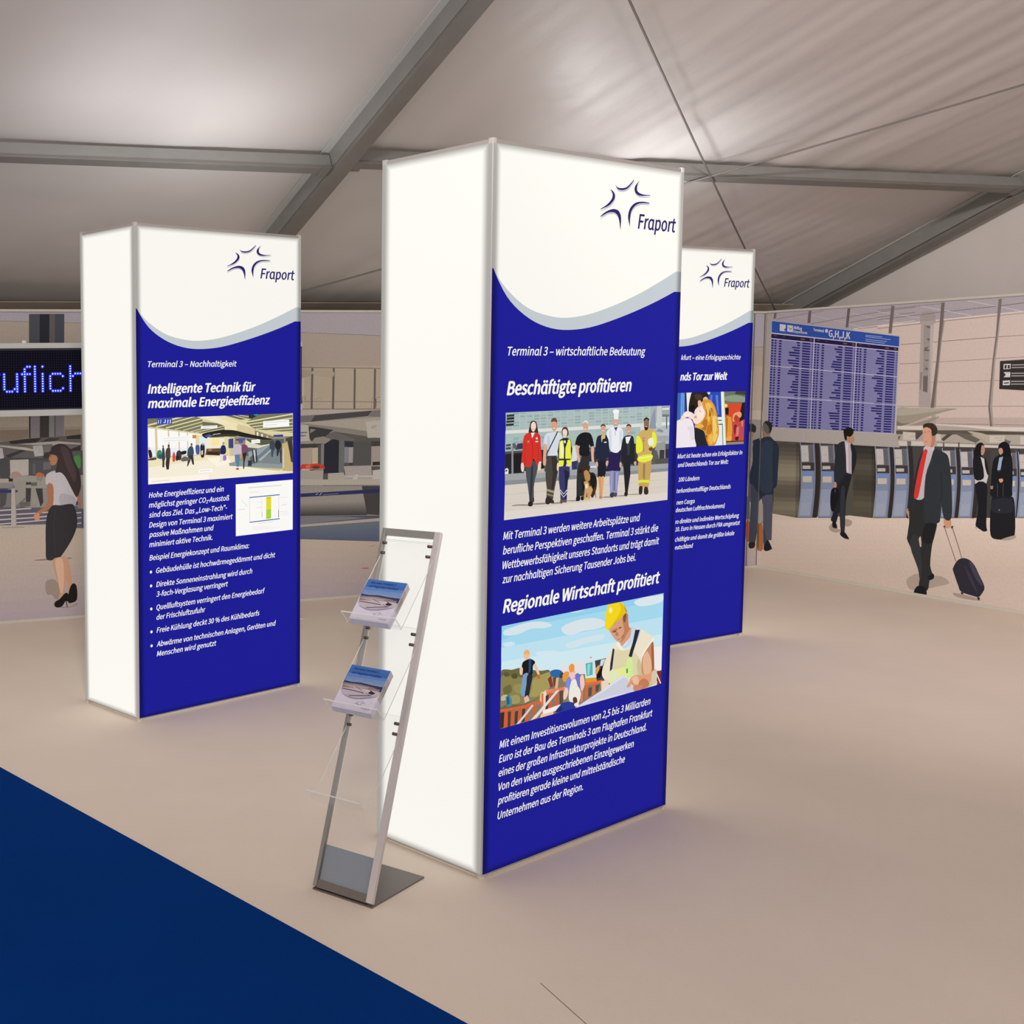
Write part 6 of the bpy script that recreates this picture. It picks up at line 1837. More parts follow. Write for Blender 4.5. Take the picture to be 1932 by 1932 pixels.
91,86,89 2516,1116 2522,1073 2527,1031 2557,1034 2551,1075 2545,1118
61,53,51 2455,1138 2456,1131 2457,1123 2547,1129 2546,1136 2545,1143
106,122,164 2476,973 2477,959 2477,945 2557,952 2556,965 2556,980
179,163,148 2484,945 2485,928 2485,911 2550,917 2550,934 2550,951
138,132,146 2476,1069 2506,1071 2506,1074 2475,1071
154,160,176 2450,1138 2459,1077 2467,1015 2472,954 2474,892 2472,830 2468,766 2464,704 2466,703 2471,766 2475,830 2476,892 2474,954 2470,1015 2462,1077 2453,1138
44,37,35 2875,1153 2886,1087 2895,1020 2899,954 2899,887 2894,818 2888,750 2926,755 2932,823 2936,891 2937,957 2933,1023 2924,1090 2913,1155
93,92,102 2759,1146 2771,1079 2780,1011 2784,943 2783,875 2778,805 2772,736 2891,751 2897,819 2901,887 2901,954 2897,1020 2888,1087 2877,1153
111,114,132 2863,1140 2875,1077 2882,1012 2886,948 2885,884 2881,818 2875,753 2888,754 2894,820 2899,885 2899,950 2896,1013 2888,1078 2877,1141
117,123,144 2786,993 2789,951 2789,910 2788,868 2785,826 2780,783 2776,741 2873,753 2877,794 2882,836 2884,878 2885,919 2885,960 2882,1001
134,138,156 2788,894 2787,871 2786,846 2784,822 2782,798 2779,773 2776,749 2874,761 2876,785 2879,809 2881,833 2883,856 2884,880 2885,904
141,143,156 2796,821 2794,809 2793,798 2792,786 2791,774 2790,762 2788,751 2862,760 2864,771 2865,783 2866,795 2867,806 2868,818 2869,829
58,48,46 2781,1037 2782,1030 2783,1022 2784,1015 2785,1007 2785,1000 2786,993 2888,1001 2887,1009 2887,1015 2886,1023 2885,1030 2884,1038 2883,1045
170,160,156 2789,1021 2790,1012 2791,1003 2855,1009 2855,1018 2854,1026
176,164,158 2767,1128 2774,1085 2781,1041 2840,1046 2834,1089 2827,1131
91,86,89 2832,1126 2839,1086 2845,1046 2878,1049 2873,1089 2866,1128
61,53,51 2764,1146 2765,1139 2766,1132 2869,1138 2867,1146 2866,1152
106,122,164 2786,991 2787,977 2788,964 2878,972 2878,985 2877,998
179,163,148 2795,965 2796,948 2796,932 2871,939 2870,955 2870,972
138,132,146 2787,1081 2821,1084 2821,1086 2787,1084
154,160,176 2758,1146 2768,1088 2776,1030 2782,972 2783,914 2781,855 2776,796 2771,736 2773,736 2778,795 2783,855 2785,914 2784,972 2779,1030 2770,1089 2760,1146
44,37,35 523,1129 535,1025 544,921 548,817 547,711 540,606 532,499 575,504 583,610 589,715 591,820 586,925 578,1027 566,1131
93,92,102 393,1123 405,1017 414,912 418,806 416,699 409,592 401,483 534,499 543,606 549,712 550,817 546,922 538,1025 526,1129
111,114,132 511,1110 522,1010 530,910 533,810 531,708 525,606 517,503 533,505 540,607 547,710 548,811 545,911 536,1011 526,1110
117,123,144 420,883 423,818 423,753 421,688 417,622 411,556 406,490 516,503 520,568 526,634 529,699 531,763 531,827 529,891
134,138,156 422,730 421,692 418,654 416,617 413,579 410,542 407,503 516,516 519,554 522,591 525,628 528,665 529,702 531,740
141,143,156 429,615 427,597 426,578 425,560 423,542 421,523 420,505 504,514 505,533 507,551 508,569 510,587 511,606 513,624
58,48,46 416,952 417,941 418,929 418,918 420,906 420,895 420,883 536,891 535,903 534,914 534,926 533,937 532,949 531,960
170,160,156 424,927 425,913 426,899 499,904 499,918 497,932
176,164,158 402,1095 409,1027 415,959 482,964 476,1030 468,1098
91,86,89 475,1089 482,1026 487,964 526,966 519,1028 512,1091
61,53,51 398,1123 399,1112 401,1101 516,1106 515,1117 513,1128
106,122,164 421,880 422,859 423,838 525,846 524,867 523,887
179,163,148 430,839 430,813 431,788 515,795 515,820 515,845
138,132,146 423,1021 461,1024 461,1027 423,1024
154,160,176 391,1123 402,1032 410,942 415,851 416,761 413,668 406,576 399,483 402,483 410,577 416,669 419,761 419,852 413,942 405,1032 395,1123
44,37,35 703,1132 715,1031 723,930 727,828 726,725 720,622 713,518 754,523 762,626 767,729 768,831 764,933 756,1034 744,1134
93,92,102 578,1126 590,1024 598,921 602,818 601,714 595,609 587,503 715,518 723,622 729,726 730,828 725,930 717,1031 705,1132
111,114,132 691,1114 702,1016 710,919 713,821 711,722 706,623 698,522 713,524 720,624 726,723 728,822 724,920 716,1017 705,1114
117,123,144 605,893 607,829 607,766 605,703 602,638 597,574 592,510 697,522 701,586 706,649 710,713 712,775 711,838 709,900
134,138,156 607,743 605,707 603,670 601,633 598,596 596,559 593,522 698,535 700,571 703,608 706,644 709,680 710,717 711,753
141,143,156 614,631 612,613 611,595 610,578 608,560 606,542 605,524 686,533 687,551 688,569 689,587 691,604 692,622 694,640
58,48,46 601,960 601,949 602,937 603,926 604,915 604,904 605,893 715,901 715,912 714,923 713,934 713,945 712,957 710,968
170,160,156 608,936 609,922 610,908 680,914 680,927 678,941
176,164,158 586,1099 593,1033 600,967 664,971 657,1037 650,1102
91,86,89 656,1094 663,1033 669,971 705,974 699,1035 692,1095
61,53,51 583,1127 584,1116 585,1105 696,1111 695,1121 693,1132
106,122,164 605,890 606,869 607,849 705,857 704,877 703,897
179,163,148 614,850 614,825 615,800 696,807 696,831 695,856
138,132,146 607,1028 643,1030 643,1033 607,1031
154,160,176 576,1126 587,1038 595,950 600,862 601,773 598,684 592,594 585,503 588,503 595,594 601,684 604,773 603,862 598,951 590,1039 580,1127
156,144,136 32,1229 128,1238 1221,1229 1235,1216 1253,1121 86,1122
169,160,154 70,2153 1216,1972 1221,1221 64,1236
39,68,138 74,2148 1212,1970 1214,1893 76,2049
117,111,148 74,2039 1209,1888 1208,1227 68,1238
30,22,56 74,2039 1209,1888 1209,1855 73,1999
90,64,72 100,2026 132,2021 132,2015 100,2019
74,58,64 189,2012 213,2008 214,2003 189,2006
106,80,48 361,1989 398,1984 398,1973 361,1978
90,64,72 445,1982 469,1979 469,1960 446,1963
90,64,72 508,1972 538,1968 538,1962 509,1966
74,58,64 590,1959 613,1956 613,1951 590,1954
106,80,48 749,1939 782,1934 782,1924 748,1928
90,64,72 826,1932 847,1929 847,1911 826,1914
90,64,72 884,1923 910,1920 910,1914 883,1917
74,58,64 958,1911 980,1908 980,1903 958,1906
106,80,48 1104,1892 1135,1888 1135,1878 1104,1882
90,64,72 1175,1886 1196,1883 1196,1867 1175,1869
34,30,88 79,1992 100,1990 99,1976 78,1978
34,30,88 110,1988 128,1986 129,1972 110,1975
34,30,88 153,1982 178,1980 179,1966 154,1969
34,30,88 325,1961 355,1957 356,1944 324,1948
34,30,88 379,1954 453,1945 454,1932 379,1941
58,52,104 469,1942 481,1941 480,1930 468,1932
34,30,88 490,1941 509,1938 509,1925 489,1928
34,30,88 519,1937 536,1934 535,1922 518,1924
34,30,88 559,1932 581,1929 581,1917 558,1919
34,30,88 705,1914 743,1908 743,1896 705,1901
34,30,88 765,1905 833,1897 833,1885 765,1893
58,52,104 847,1894 858,1893 857,1884 847,1885
34,30,88 866,1893 884,1891 884,1879 867,1881
34,30,88 893,1890 908,1888 908,1876 892,1878
34,30,88 929,1885 950,1883 950,1871 929,1873
34,30,88 1032,1872 1100,1864 1099,1852 1032,1860
34,30,88 1119,1861 1182,1853 1182,1842 1119,1850
58,52,104 1195,1851 1205,1850 1204,1841 1195,1842
34,30,88 79,1969 99,1967 100,1953 78,1956
34,30,88 110,1966 129,1963 129,1950 110,1952
34,30,88 153,1960 178,1957 178,1944 154,1947
34,30,88 331,1939 355,1936 356,1922 332,1925
34,30,88 379,1932 453,1923 453,1911 379,1920
58,52,104 469,1921 480,1919 480,1909 468,1910
34,30,88 490,1919 509,1917 509,1904 489,1907
34,30,88 518,1916 536,1913 535,1901 518,1903
34,30,88 558,1911 580,1908 581,1896 558,1898
34,30,88 674,1896 743,1888 743,1876 674,1884
34,30,88 765,1886 833,1877 833,1865 765,1874
58,52,104 847,1875 858,1873 857,1863 847,1865
34,30,88 866,1873 884,1871 884,1859 866,1861
34,30,88 893,1870 908,1868 908,1856 892,1858
34,30,88 929,1866 950,1863 950,1851 929,1854
34,30,88 1058,1850 1099,1844 1099,1833 1058,1838
34,30,88 1119,1842 1182,1835 1182,1823 1119,1831
58,52,104 1195,1832 1205,1831 1204,1822 1195,1823
34,30,88 78,1947 99,1944 100,1930 78,1933
34,30,88 110,1943 129,1941 128,1927 110,1929
34,30,88 153,1938 178,1935 178,1921 153,1924
34,30,88 283,1922 355,1913 355,1901 282,1910
34,30,88 379,1911 453,1902 453,1890 379,1898
58,52,104 469,1899 480,1898 480,1888 468,1889
34,30,88 489,1898 508,1896 509,1883 489,1885
34,30,88 518,1895 536,1892 535,1880 518,1882
34,30,88 558,1889 580,1887 581,1875 558,1877
34,30,88 692,1874 743,1867 743,1855 691,1862
34,30,88 765,1865 833,1857 833,1845 764,1853
58,52,104 847,1855 858,1854 857,1844 847,1845
34,30,88 866,1853 884,1851 884,1839 866,1841
34,30,88 893,1850 908,1848 908,1836 892,1838
34,30,88 929,1845 950,1843 950,1832 929,1834
34,30,88 1074,1828 1099,1825 1099,1814 1075,1817
34,30,88 1119,1823 1182,1816 1182,1804 1119,1812
58,52,104 1195,1813 1205,1812 1205,1803 1195,1804
34,30,88 78,1924 99,1921 99,1908 79,1911
34,30,88 110,1920 129,1918 128,1905 109,1907
34,30,88 154,1915 178,1912 178,1899 153,1902
34,30,88 299,1899 355,1892 355,1879 300,1885
34,30,88 379,1890 453,1881 453,1868 379,1876
58,52,104 469,1878 480,1877 480,1866 468,1868
34,30,88 489,1877 508,1875 509,1862 489,1864
34,30,88 518,1874 535,1871 535,1858 518,1860
34,30,88 558,1868 580,1866 581,1853 558,1856
34,30,88 715,1851 743,1847 743,1835 716,1838
34,30,88 765,1845 833,1837 833,1825 764,1833
58,52,104 847,1834 858,1833 857,1824 847,1825
34,30,88 866,1833 884,1831 884,1819 866,1821
34,30,88 893,1830 908,1828 908,1816 892,1818
34,30,88 929,1826 950,1823 950,1812 929,1814
34,30,88 1040,1813 1099,1806 1100,1795 1041,1801
34,30,88 1119,1804 1182,1797 1181,1786 1119,1793
58,52,104 1195,1795 1205,1794 1205,1784 1195,1785
34,30,88 78,1901 99,1899 99,1886 78,1888
34,30,88 110,1897 128,1895 128,1882 109,1885
34,30,88 153,1893 177,1890 178,1877 153,1879
34,30,88 254,1882 355,1871 355,1857 253,1868
34,30,88 379,1868 453,1859 453,1847 379,1855
58,52,104 468,1857 480,1855 480,1845 468,1846
34,30,88 489,1855 508,1853 509,1840 489,1843
34,30,88 518,1852 535,1850 535,1837 518,1839
34,30,88 557,1848 580,1845 581,1832 558,1835
34,30,88 685,1833 743,1827 743,1814 686,1821
34,30,88 765,1824 833,1817 832,1805 764,1812
58,52,104 847,1815 857,1814 857,1803 847,1805
34,30,88 866,1813 884,1811 883,1799 866,1801
34,30,88 893,1810 908,1809 908,1797 892,1798
34,30,88 929,1806 950,1804 950,1792 929,1794
34,30,88 1032,1795 1099,1787 1099,1776 1033,1783
34,30,88 1119,1785 1182,1778 1182,1767 1119,1773
58,52,104 1194,1776 1204,1775 1205,1766 1195,1766
34,30,88 78,1878 99,1876 99,1863 78,1865
34,30,88 109,1875 128,1873 128,1860 109,1862
34,30,88 153,1870 177,1868 178,1854 153,1857
34,30,88 257,1859 355,1848 355,1836 258,1846
34,30,88 378,1846 452,1838 453,1825 379,1833
58,52,104 468,1835 480,1834 480,1824 468,1825
34,30,88 489,1834 508,1832 509,1819 489,1821
34,30,88 518,1831 535,1829 535,1816 518,1818
34,30,88 557,1827 580,1824 581,1811 558,1814
34,30,88 697,1812 743,1807 743,1795 697,1799
34,30,88 765,1804 832,1797 832,1785 764,1792
58,52,104 847,1794 857,1793 857,1784 847,1785
34,30,88 866,1793 884,1791 883,1780 866,1781
34,30,88 893,1790 908,1789 908,1777 892,1779
34,30,88 929,1787 950,1784 949,1772 929,1775
34,30,88 1029,1776 1099,1768 1099,1757 1029,1764
34,30,88 1119,1766 1182,1759 1182,1748 1119,1754
58,52,104 1195,1757 1204,1756 1205,1747 1195,1748
34,30,88 77,1856 99,1854 99,1840 78,1842
34,30,88 109,1853 128,1851 127,1837 109,1839
34,30,88 153,1848 178,1845 177,1832 152,1835
34,30,88 318,1830 354,1827 355,1814 319,1818
34,30,88 378,1824 452,1817 453,1804 379,1812
58,52,104 468,1814 480,1813 479,1803 468,1804
34,30,88 489,1813 508,1811 508,1798 489,1800
34,30,88 518,1810 535,1808 535,1795 517,1797
34,30,88 557,1806 580,1803 580,1791 558,1793
34,30,88 661,1795 743,1786 743,1774 661,1783
34,30,88 764,1784 832,1777 832,1765 764,1771
58,52,104 846,1774 857,1773 857,1763 847,1764
34,30,88 866,1773 884,1771 883,1759 866,1761
34,30,88 893,1770 908,1768 908,1757 892,1758
34,30,88 929,1766 950,1765 949,1753 929,1755
34,30,88 1077,1751 1099,1749 1099,1737 1077,1740
34,30,88 1119,1747 1182,1740 1182,1729 1119,1735
58,52,104 1195,1738 1204,1737 1205,1728 1195,1729
34,30,88 77,1833 99,1831 98,1817 78,1819
34,30,88 109,1830 128,1828 127,1814 109,1816
34,30,88 153,1826 178,1823 177,1810 152,1812
34,30,88 243,1816 354,1805 355,1792 243,1803
34,30,88 378,1803 452,1795 453,1782 379,1789
58,52,104 468,1793 480,1792 479,1781 468,1782
34,30,88 489,1792 508,1790 508,1776 488,1778
34,30,88 518,1789 535,1787 535,1774 517,1776
34,30,88 557,1785 580,1782 580,1770 558,1772
34,30,88 654,1775 743,1766 742,1754 654,1762
34,30,88 764,1764 832,1756 832,1744 764,1752
58,52,104 846,1755 857,1754 857,1744 847,1745
34,30,88 866,1753 884,1752 883,1740 866,1742
34,30,88 892,1751 908,1749 908,1737 892,1739
34,30,88 929,1747 950,1745 949,1733 928,1735
34,30,88 1053,1734 1099,1730 1099,1718 1053,1723
34,30,88 1119,1728 1182,1721 1182,1710 1119,1716
58,52,104 1195,1719 1205,1718 1204,1709 1194,1710
34,30,88 78,1810 99,1808 98,1794 77,1797
34,30,88 109,1807 127,1805 128,1791 109,1793
34,30,88 153,1803 177,1801 177,1787 152,1789
34,30,88 253,1793 354,1783 355,1770 254,1780
34,30,88 378,1781 452,1774 453,1761 378,1768
58,52,104 468,1771 480,1770 479,1760 468,1761
34,30,88 489,1770 508,1768 508,1755 488,1757
34,30,88 518,1767 535,1766 535,1753 517,1754
34,30,88 557,1763 580,1761 580,1749 557,1751
34,30,88 649,1754 743,1745 742,1733 649,1742
34,30,88 764,1743 832,1737 832,1725 764,1731
58,52,104 846,1734 857,1733 857,1724 847,1724
34,30,88 866,1733 884,1731 883,1720 866,1721
34,30,88 892,1730 908,1729 908,1717 892,1719
34,30,88 929,1727 950,1725 949,1713 928,1715
34,30,88 1063,1714 1099,1710 1099,1699 1063,1702
34,30,88 1119,1708 1181,1702 1182,1691 1119,1697
58,52,104 1195,1701 1205,1699 1204,1690 1194,1691
34,30,88 78,1787 98,1785 98,1772 77,1774
34,30,88 108,1784 127,1782 128,1769 109,1771
34,30,88 152,1780 177,1778 177,1764 152,1767
34,30,88 295,1767 355,1761 354,1749 295,1754
34,30,88 378,1759 452,1752 452,1739 378,1746
58,52,104 468,1750 480,1749 479,1738 467,1739
34,30,88 489,1749 508,1747 508,1734 488,1736
34,30,88 518,1746 535,1745 534,1732 517,1733
34,30,88 557,1742 580,1740 580,1728 557,1730
34,30,88 683,1731 743,1724 742,1712 682,1718
34,30,88 764,1723 832,1716 832,1704 764,1711
58,52,104 846,1714 857,1713 857,1703 847,1704
34,30,88 866,1713 884,1711 883,1699 866,1701
34,30,88 892,1710 908,1709 908,1697 892,1698
34,30,88 929,1707 950,1705 949,1693 928,1695
34,30,88 1043,1696 1099,1691 1099,1680 1043,1685
34,30,88 1119,1689 1181,1683 1182,1672 1119,1677
58,52,104 1195,1682 1205,1680 1204,1671 1195,1672
34,30,88 77,1765 98,1763 98,1749 77,1751
34,30,88 108,1762 127,1760 127,1747 109,1749
34,30,88 152,1757 177,1755 177,1742 152,1745
34,30,88 279,1746 355,1740 354,1726 278,1733
34,30,88 378,1737 452,1730 452,1718 378,1724
58,52,104 468,1728 479,1728 479,1717 467,1718
34,30,88 489,1727 508,1725 508,1713 488,1714
34,30,88 517,1725 535,1723 534,1710 517,1712
34,30,88 557,1721 580,1719 580,1707 557,1709
34,30,88 663,1711 742,1704 742,1692 664,1699
34,30,88 764,1702 832,1696 832,1684 764,1690
58,52,104 846,1694 857,1693 857,1684 847,1684
34,30,88 866,1693 884,1692 883,1680 866,1681
34,30,88 892,1691 908,1689 907,1677 892,1679
34,30,88 929,1687 950,1686 949,1674 928,1676
34,30,88 1022,1679 1099,1672 1099,1660 1021,1667
34,30,88 1119,1670 1182,1664 1181,1653 1119,1658
58,52,104 1195,1662 1204,1661 1204,1653 1195,1653
34,30,88 77,1742 98,1740 97,1727 77,1728
34,30,88 108,1739 127,1738 127,1724 108,1726
34,30,88 152,1736 177,1733 176,1720 152,1722
34,30,88 258,1726 355,1717 354,1705 258,1712
34,30,88 378,1715 452,1709 452,1696 378,1703
58,52,104 468,1707 479,1706 479,1695 467,1696
34,30,88 488,1706 507,1704 508,1691 489,1693
34,30,88 517,1703 535,1702 534,1689 517,1690
34,30,88 557,1700 580,1698 580,1685 557,1688
34,30,88 709,1687 742,1684 742,1671 710,1674
34,30,88 764,1681 832,1676 832,1664 764,1669
58,52,104 846,1674 857,1673 857,1663 847,1664
34,30,88 865,1673 884,1671 883,1659 866,1661
34,30,88 892,1670 908,1670 907,1658 892,1659
34,30,88 929,1667 950,1665 949,1654 929,1655
34,30,88 1005,1661 1099,1653 1099,1641 1004,1649
34,30,88 1119,1651 1182,1645 1181,1634 1119,1639
58,52,104 1194,1643 1204,1642 1205,1634 1195,1635
34,30,88 77,1719 98,1717 97,1704 76,1706
34,30,88 109,1717 127,1715 127,1701 108,1703
34,30,88 152,1713 177,1711 176,1697 152,1699
34,30,88 246,1704 354,1696 354,1682 247,1692
34,30,88 377,1694 452,1688 452,1674 378,1681
58,52,104 468,1685 479,1684 479,1674 467,1675
34,30,88 488,1684 507,1682 508,1670 489,1672
34,30,88 517,1682 535,1681 534,1668 517,1669
34,30,88 557,1679 579,1677 580,1664 557,1666
34,30,88 713,1666 742,1663 742,1651 713,1653
34,30,88 764,1662 832,1656 832,1644 764,1649
58,52,104 846,1654 857,1653 857,1643 847,1644
34,30,88 865,1653 883,1652 883,1640 866,1641
34,30,88 892,1651 908,1649 907,1637 892,1639
34,30,88 929,1648 949,1646 949,1634 928,1636
34,30,88 1045,1638 1099,1633 1099,1622 1045,1626
34,30,88 1119,1632 1182,1627 1181,1615 1119,1620
58,52,104 1194,1624 1204,1624 1205,1615 1195,1616
34,30,88 77,1696 97,1695 98,1681 76,1683
34,30,88 108,1694 126,1692 127,1678 108,1680
34,30,88 151,1690 176,1688 176,1674 152,1676
34,30,88 322,1676 354,1674 354,1661 322,1664
34,30,88 377,1672 451,1666 452,1653 378,1659
58,52,104 467,1664 479,1663 479,1653 467,1654
34,30,88 488,1663 507,1661 508,1649 489,1651
34,30,88 517,1660 534,1659 534,1646 517,1648
34,30,88 557,1658 579,1656 580,1643 557,1645
34,30,88 703,1646 742,1643 742,1631 703,1634
34,30,88 764,1641 832,1635 832,1623 764,1629
58,52,104 846,1634 857,1633 856,1623 846,1624
34,30,88 865,1633 883,1631 883,1619 866,1621
34,30,88 892,1631 908,1629 907,1617 892,1619
34,30,88 929,1627 949,1626 950,1614 929,1616
34,30,88 1047,1618 1099,1614 1099,1603 1047,1606
34,30,88 1119,1612 1182,1608 1181,1596 1119,1601
58,52,104 1194,1605 1204,1605 1204,1596 1195,1597
34,30,88 76,1673 97,1672 98,1658 76,1660
34,30,88 108,1671 127,1669 126,1656 108,1657
34,30,88 151,1667 176,1665 177,1652 152,1654
34,30,88 324,1654 354,1652 354,1639 324,1641
34,30,88 377,1650 451,1644 452,1632 377,1637
58,52,104 467,1643 479,1642 478,1631 467,1632
34,30,88 488,1642 507,1640 508,1628 488,1629
34,30,88 517,1639 534,1638 534,1625 517,1627
34,30,88 556,1636 579,1634 580,1622 557,1624
34,30,88 681,1627 742,1622 742,1610 680,1615
34,30,88 764,1620 832,1615 832,1603 764,1608
58,52,104 846,1613 857,1613 856,1603 846,1604
34,30,88 865,1613 883,1611 883,1599 866,1601
34,30,88 892,1610 908,1609 907,1598 892,1598
34,30,88 929,1608 949,1606 950,1595 929,1596
34,30,88 1037,1600 1099,1595 1099,1584 1038,1588
34,30,88 1119,1593 1182,1589 1182,1577 1119,1581
58,52,104 1195,1587 1204,1586 1204,1576 1194,1578
34,30,88 76,1651 97,1649 97,1635 77,1637
34,30,88 108,1648 127,1646 126,1633 107,1634
34,30,88 151,1644 176,1643 176,1630 151,1631
34,30,88 296,1634 354,1630 353,1617 296,1621
34,30,88 377,1628 451,1623 452,1610 377,1615
58,52,104 467,1621 479,1620 478,1610 467,1610
34,30,88 488,1620 507,1619 507,1606 488,1607
34,30,88 517,1618 534,1616 534,1604 517,1606
34,30,88 556,1615 579,1613 580,1601 557,1602
34,30,88 671,1607 742,1601 742,1589 671,1595
34,30,88 763,1600 832,1595 832,1583 764,1588
58,52,104 846,1593 857,1592 856,1582 846,1583
34,30,88 865,1592 883,1591 883,1580 866,1580
34,30,88 892,1591 908,1589 907,1577 892,1579
34,30,88 928,1588 949,1586 950,1574 929,1576
34,30,88 1023,1581 1099,1575 1099,1564 1023,1569
34,30,88 1119,1574 1181,1570 1182,1558 1119,1562
58,52,104 1195,1568 1204,1567 1204,1557 1194,1558
34,30,88 76,1628 97,1626 97,1612 76,1614
34,30,88 108,1625 126,1624 126,1610 107,1611
34,30,88 151,1622 176,1621 176,1607 151,1609
34,30,88 294,1612 354,1608 353,1595 294,1599
34,30,88 377,1607 451,1601 452,1588 377,1593
58,52,104 467,1599 479,1599 478,1588 467,1589
34,30,88 488,1598 507,1598 507,1584 488,1586
34,30,88 517,1597 534,1595 534,1583 516,1584
34,30,88 556,1594 579,1592 580,1580 557,1581
34,30,88 719,1582 742,1581 742,1569 719,1570
34,30,88 763,1579 832,1575 832,1563 764,1567
58,52,104 846,1573 857,1573 856,1563 846,1563
34,30,88 865,1573 883,1571 883,1559 865,1561
34,30,88 892,1570 908,1570 907,1558 892,1558
34,30,88 928,1568 949,1567 949,1555 929,1556
34,30,88 1030,1561 1099,1556 1099,1545 1030,1549
34,30,88 1118,1555 1181,1550 1182,1539 1119,1543
58,52,104 1195,1549 1205,1548 1204,1539 1194,1539
34,30,88 76,1605 97,1603 97,1589 76,1591
34,30,88 107,1602 126,1601 126,1587 107,1589
34,30,88 151,1600 175,1598 176,1584 151,1586
34,30,88 279,1591 354,1586 353,1573 280,1578
34,30,88 377,1584 451,1580 451,1567 377,1572
58,52,104 467,1578 479,1577 478,1566 466,1567
34,30,88 488,1577 507,1576 507,1563 488,1565
34,30,88 517,1575 534,1574 534,1562 516,1562
34,30,88 556,1573 579,1571 579,1559 557,1560
34,30,88 688,1564 742,1560 742,1548 688,1551
34,30,88 763,1559 832,1554 832,1542 764,1546
58,52,104 846,1553 857,1552 856,1542 846,1543
34,30,88 865,1552 883,1551 883,1539 865,1540
34,30,88 892,1551 908,1549 907,1537 892,1539
34,30,88 928,1548 949,1547 949,1535 929,1536
34,30,88 1055,1540 1099,1537 1099,1525 1055,1528
34,30,88 1119,1536 1181,1531 1181,1520 1119,1524
58,52,104 1195,1530 1204,1529 1204,1520 1194,1520
34,30,88 75,1582 96,1580 97,1567 76,1568
34,30,88 107,1579 126,1578 126,1565 107,1566
34,30,88 151,1577 175,1575 176,1561 151,1563
34,30,88 297,1567 353,1564 353,1551 296,1555
34,30,88 377,1563 451,1558 451,1545 377,1549
58,52,104 467,1556 478,1555 478,1545 466,1546
34,30,88 488,1556 507,1554 507,1542 488,1543
34,30,88 517,1554 534,1553 534,1540 516,1541
34,30,88 556,1551 579,1550 579,1538 557,1539
34,30,88 662,1545 742,1540 742,1527 663,1532
34,30,88 763,1539 832,1534 832,1522 764,1527
58,52,104 846,1532 857,1532 856,1522 846,1523
34,30,88 865,1532 883,1531 882,1519 865,1520
34,30,88 892,1530 907,1530 907,1518 892,1518
34,30,88 928,1528 949,1527 949,1515 929,1517
34,30,88 1074,1519 1098,1517 1099,1506 1074,1507
34,30,88 1119,1516 1181,1512 1181,1501 1118,1505
58,52,104 1194,1511 1204,1510 1204,1501 1195,1501
34,30,88 75,1558 97,1557 96,1544 76,1545
34,30,88 107,1557 126,1555 125,1542 107,1543
34,30,88 151,1554 175,1552 175,1539 150,1541
34,30,88 258,1548 353,1542 353,1529 258,1534
34,30,88 377,1540 451,1536 451,1523 377,1528
58,52,104 467,1535 478,1534 478,1524 466,1524
34,30,88 487,1534 507,1533 507,1520 488,1521
34,30,88 516,1532 534,1532 533,1519 516,1520
34,30,88 556,1530 579,1529 579,1516 556,1517
34,30,88 703,1521 742,1519 742,1507 703,1509
34,30,88 763,1518 831,1514 832,1502 764,1506
58,52,104 846,1513 856,1512 856,1502 846,1502
34,30,88 865,1512 883,1511 882,1499 865,1500
34,30,88 892,1510 907,1509 907,1498 892,1498
34,30,88 928,1508 949,1507 949,1495 928,1496
34,30,88 1054,1500 1098,1498 1099,1486 1055,1489
34,30,88 1119,1497 1181,1493 1181,1482 1118,1485
58,52,104 1194,1492 1204,1491 1204,1482 1195,1482
34,30,88 76,1535 97,1535 96,1521 75,1522
34,30,88 107,1534 126,1532 125,1519 107,1520
34,30,88 151,1532 175,1530 175,1517 150,1518
34,30,88 319,1522 353,1520 353,1507 319,1509
34,30,88 377,1519 451,1515 451,1502 377,1506
58,52,104 467,1513 478,1513 478,1502 466,1502
34,30,88 487,1513 506,1512 507,1499 488,1500
34,30,88 516,1511 534,1510 533,1497 516,1498
34,30,88 556,1509 579,1508 578,1495 556,1496
34,30,88 645,1504 742,1499 742,1486 645,1492
34,30,88 763,1497 831,1493 831,1481 764,1485
58,52,104 846,1492 856,1492 856,1482 846,1482
34,30,88 865,1492 883,1491 882,1479 865,1480
34,30,88 891,1490 907,1489 907,1477 892,1478
34,30,88 928,1489 949,1487 949,1475 928,1477
34,30,88 1052,1481 1099,1479 1098,1467 1052,1469
34,30,88 1119,1478 1182,1474 1181,1463 1118,1466
58,52,104 1194,1473 1204,1472 1204,1463 1195,1463
34,30,88 76,1512 96,1512 96,1498 75,1499
34,30,88 106,1511 125,1510 125,1496 107,1497
34,30,88 150,1509 176,1507 175,1494 150,1495
34,30,88 320,1500 353,1498 352,1485 321,1486
34,30,88 377,1497 450,1493 451,1480 376,1484
58,52,104 466,1492 478,1491 478,1480 466,1481
34,30,88 487,1491 506,1490 507,1477 488,1478
34,30,88 516,1490 534,1489 533,1476 516,1477
34,30,88 556,1487 579,1487 578,1474 556,1475
34,30,88 666,1482 741,1478 742,1466 666,1469
34,30,88 763,1477 831,1473 831,1461 764,1465
58,52,104 845,1472 856,1471 856,1461 846,1462
34,30,88 865,1471 883,1471 882,1459 865,1459
34,30,88 891,1470 907,1469 907,1458 892,1458
34,30,88 928,1468 949,1467 949,1455 928,1456
34,30,88 1032,1463 1099,1460 1098,1448 1032,1451
34,30,88 1119,1458 1182,1455 1181,1444 1119,1447
58,52,104 1194,1454 1204,1453 1204,1444 1194,1444
34,30,88 75,1489 96,1489 96,1475 75,1476
34,30,88 106,1488 125,1487 126,1473 107,1474
34,30,88 150,1486 175,1485 175,1471 150,1472
34,30,88 256,1481 353,1476 352,1463 256,1468
34,30,88 377,1475 450,1471 451,1458 376,1462
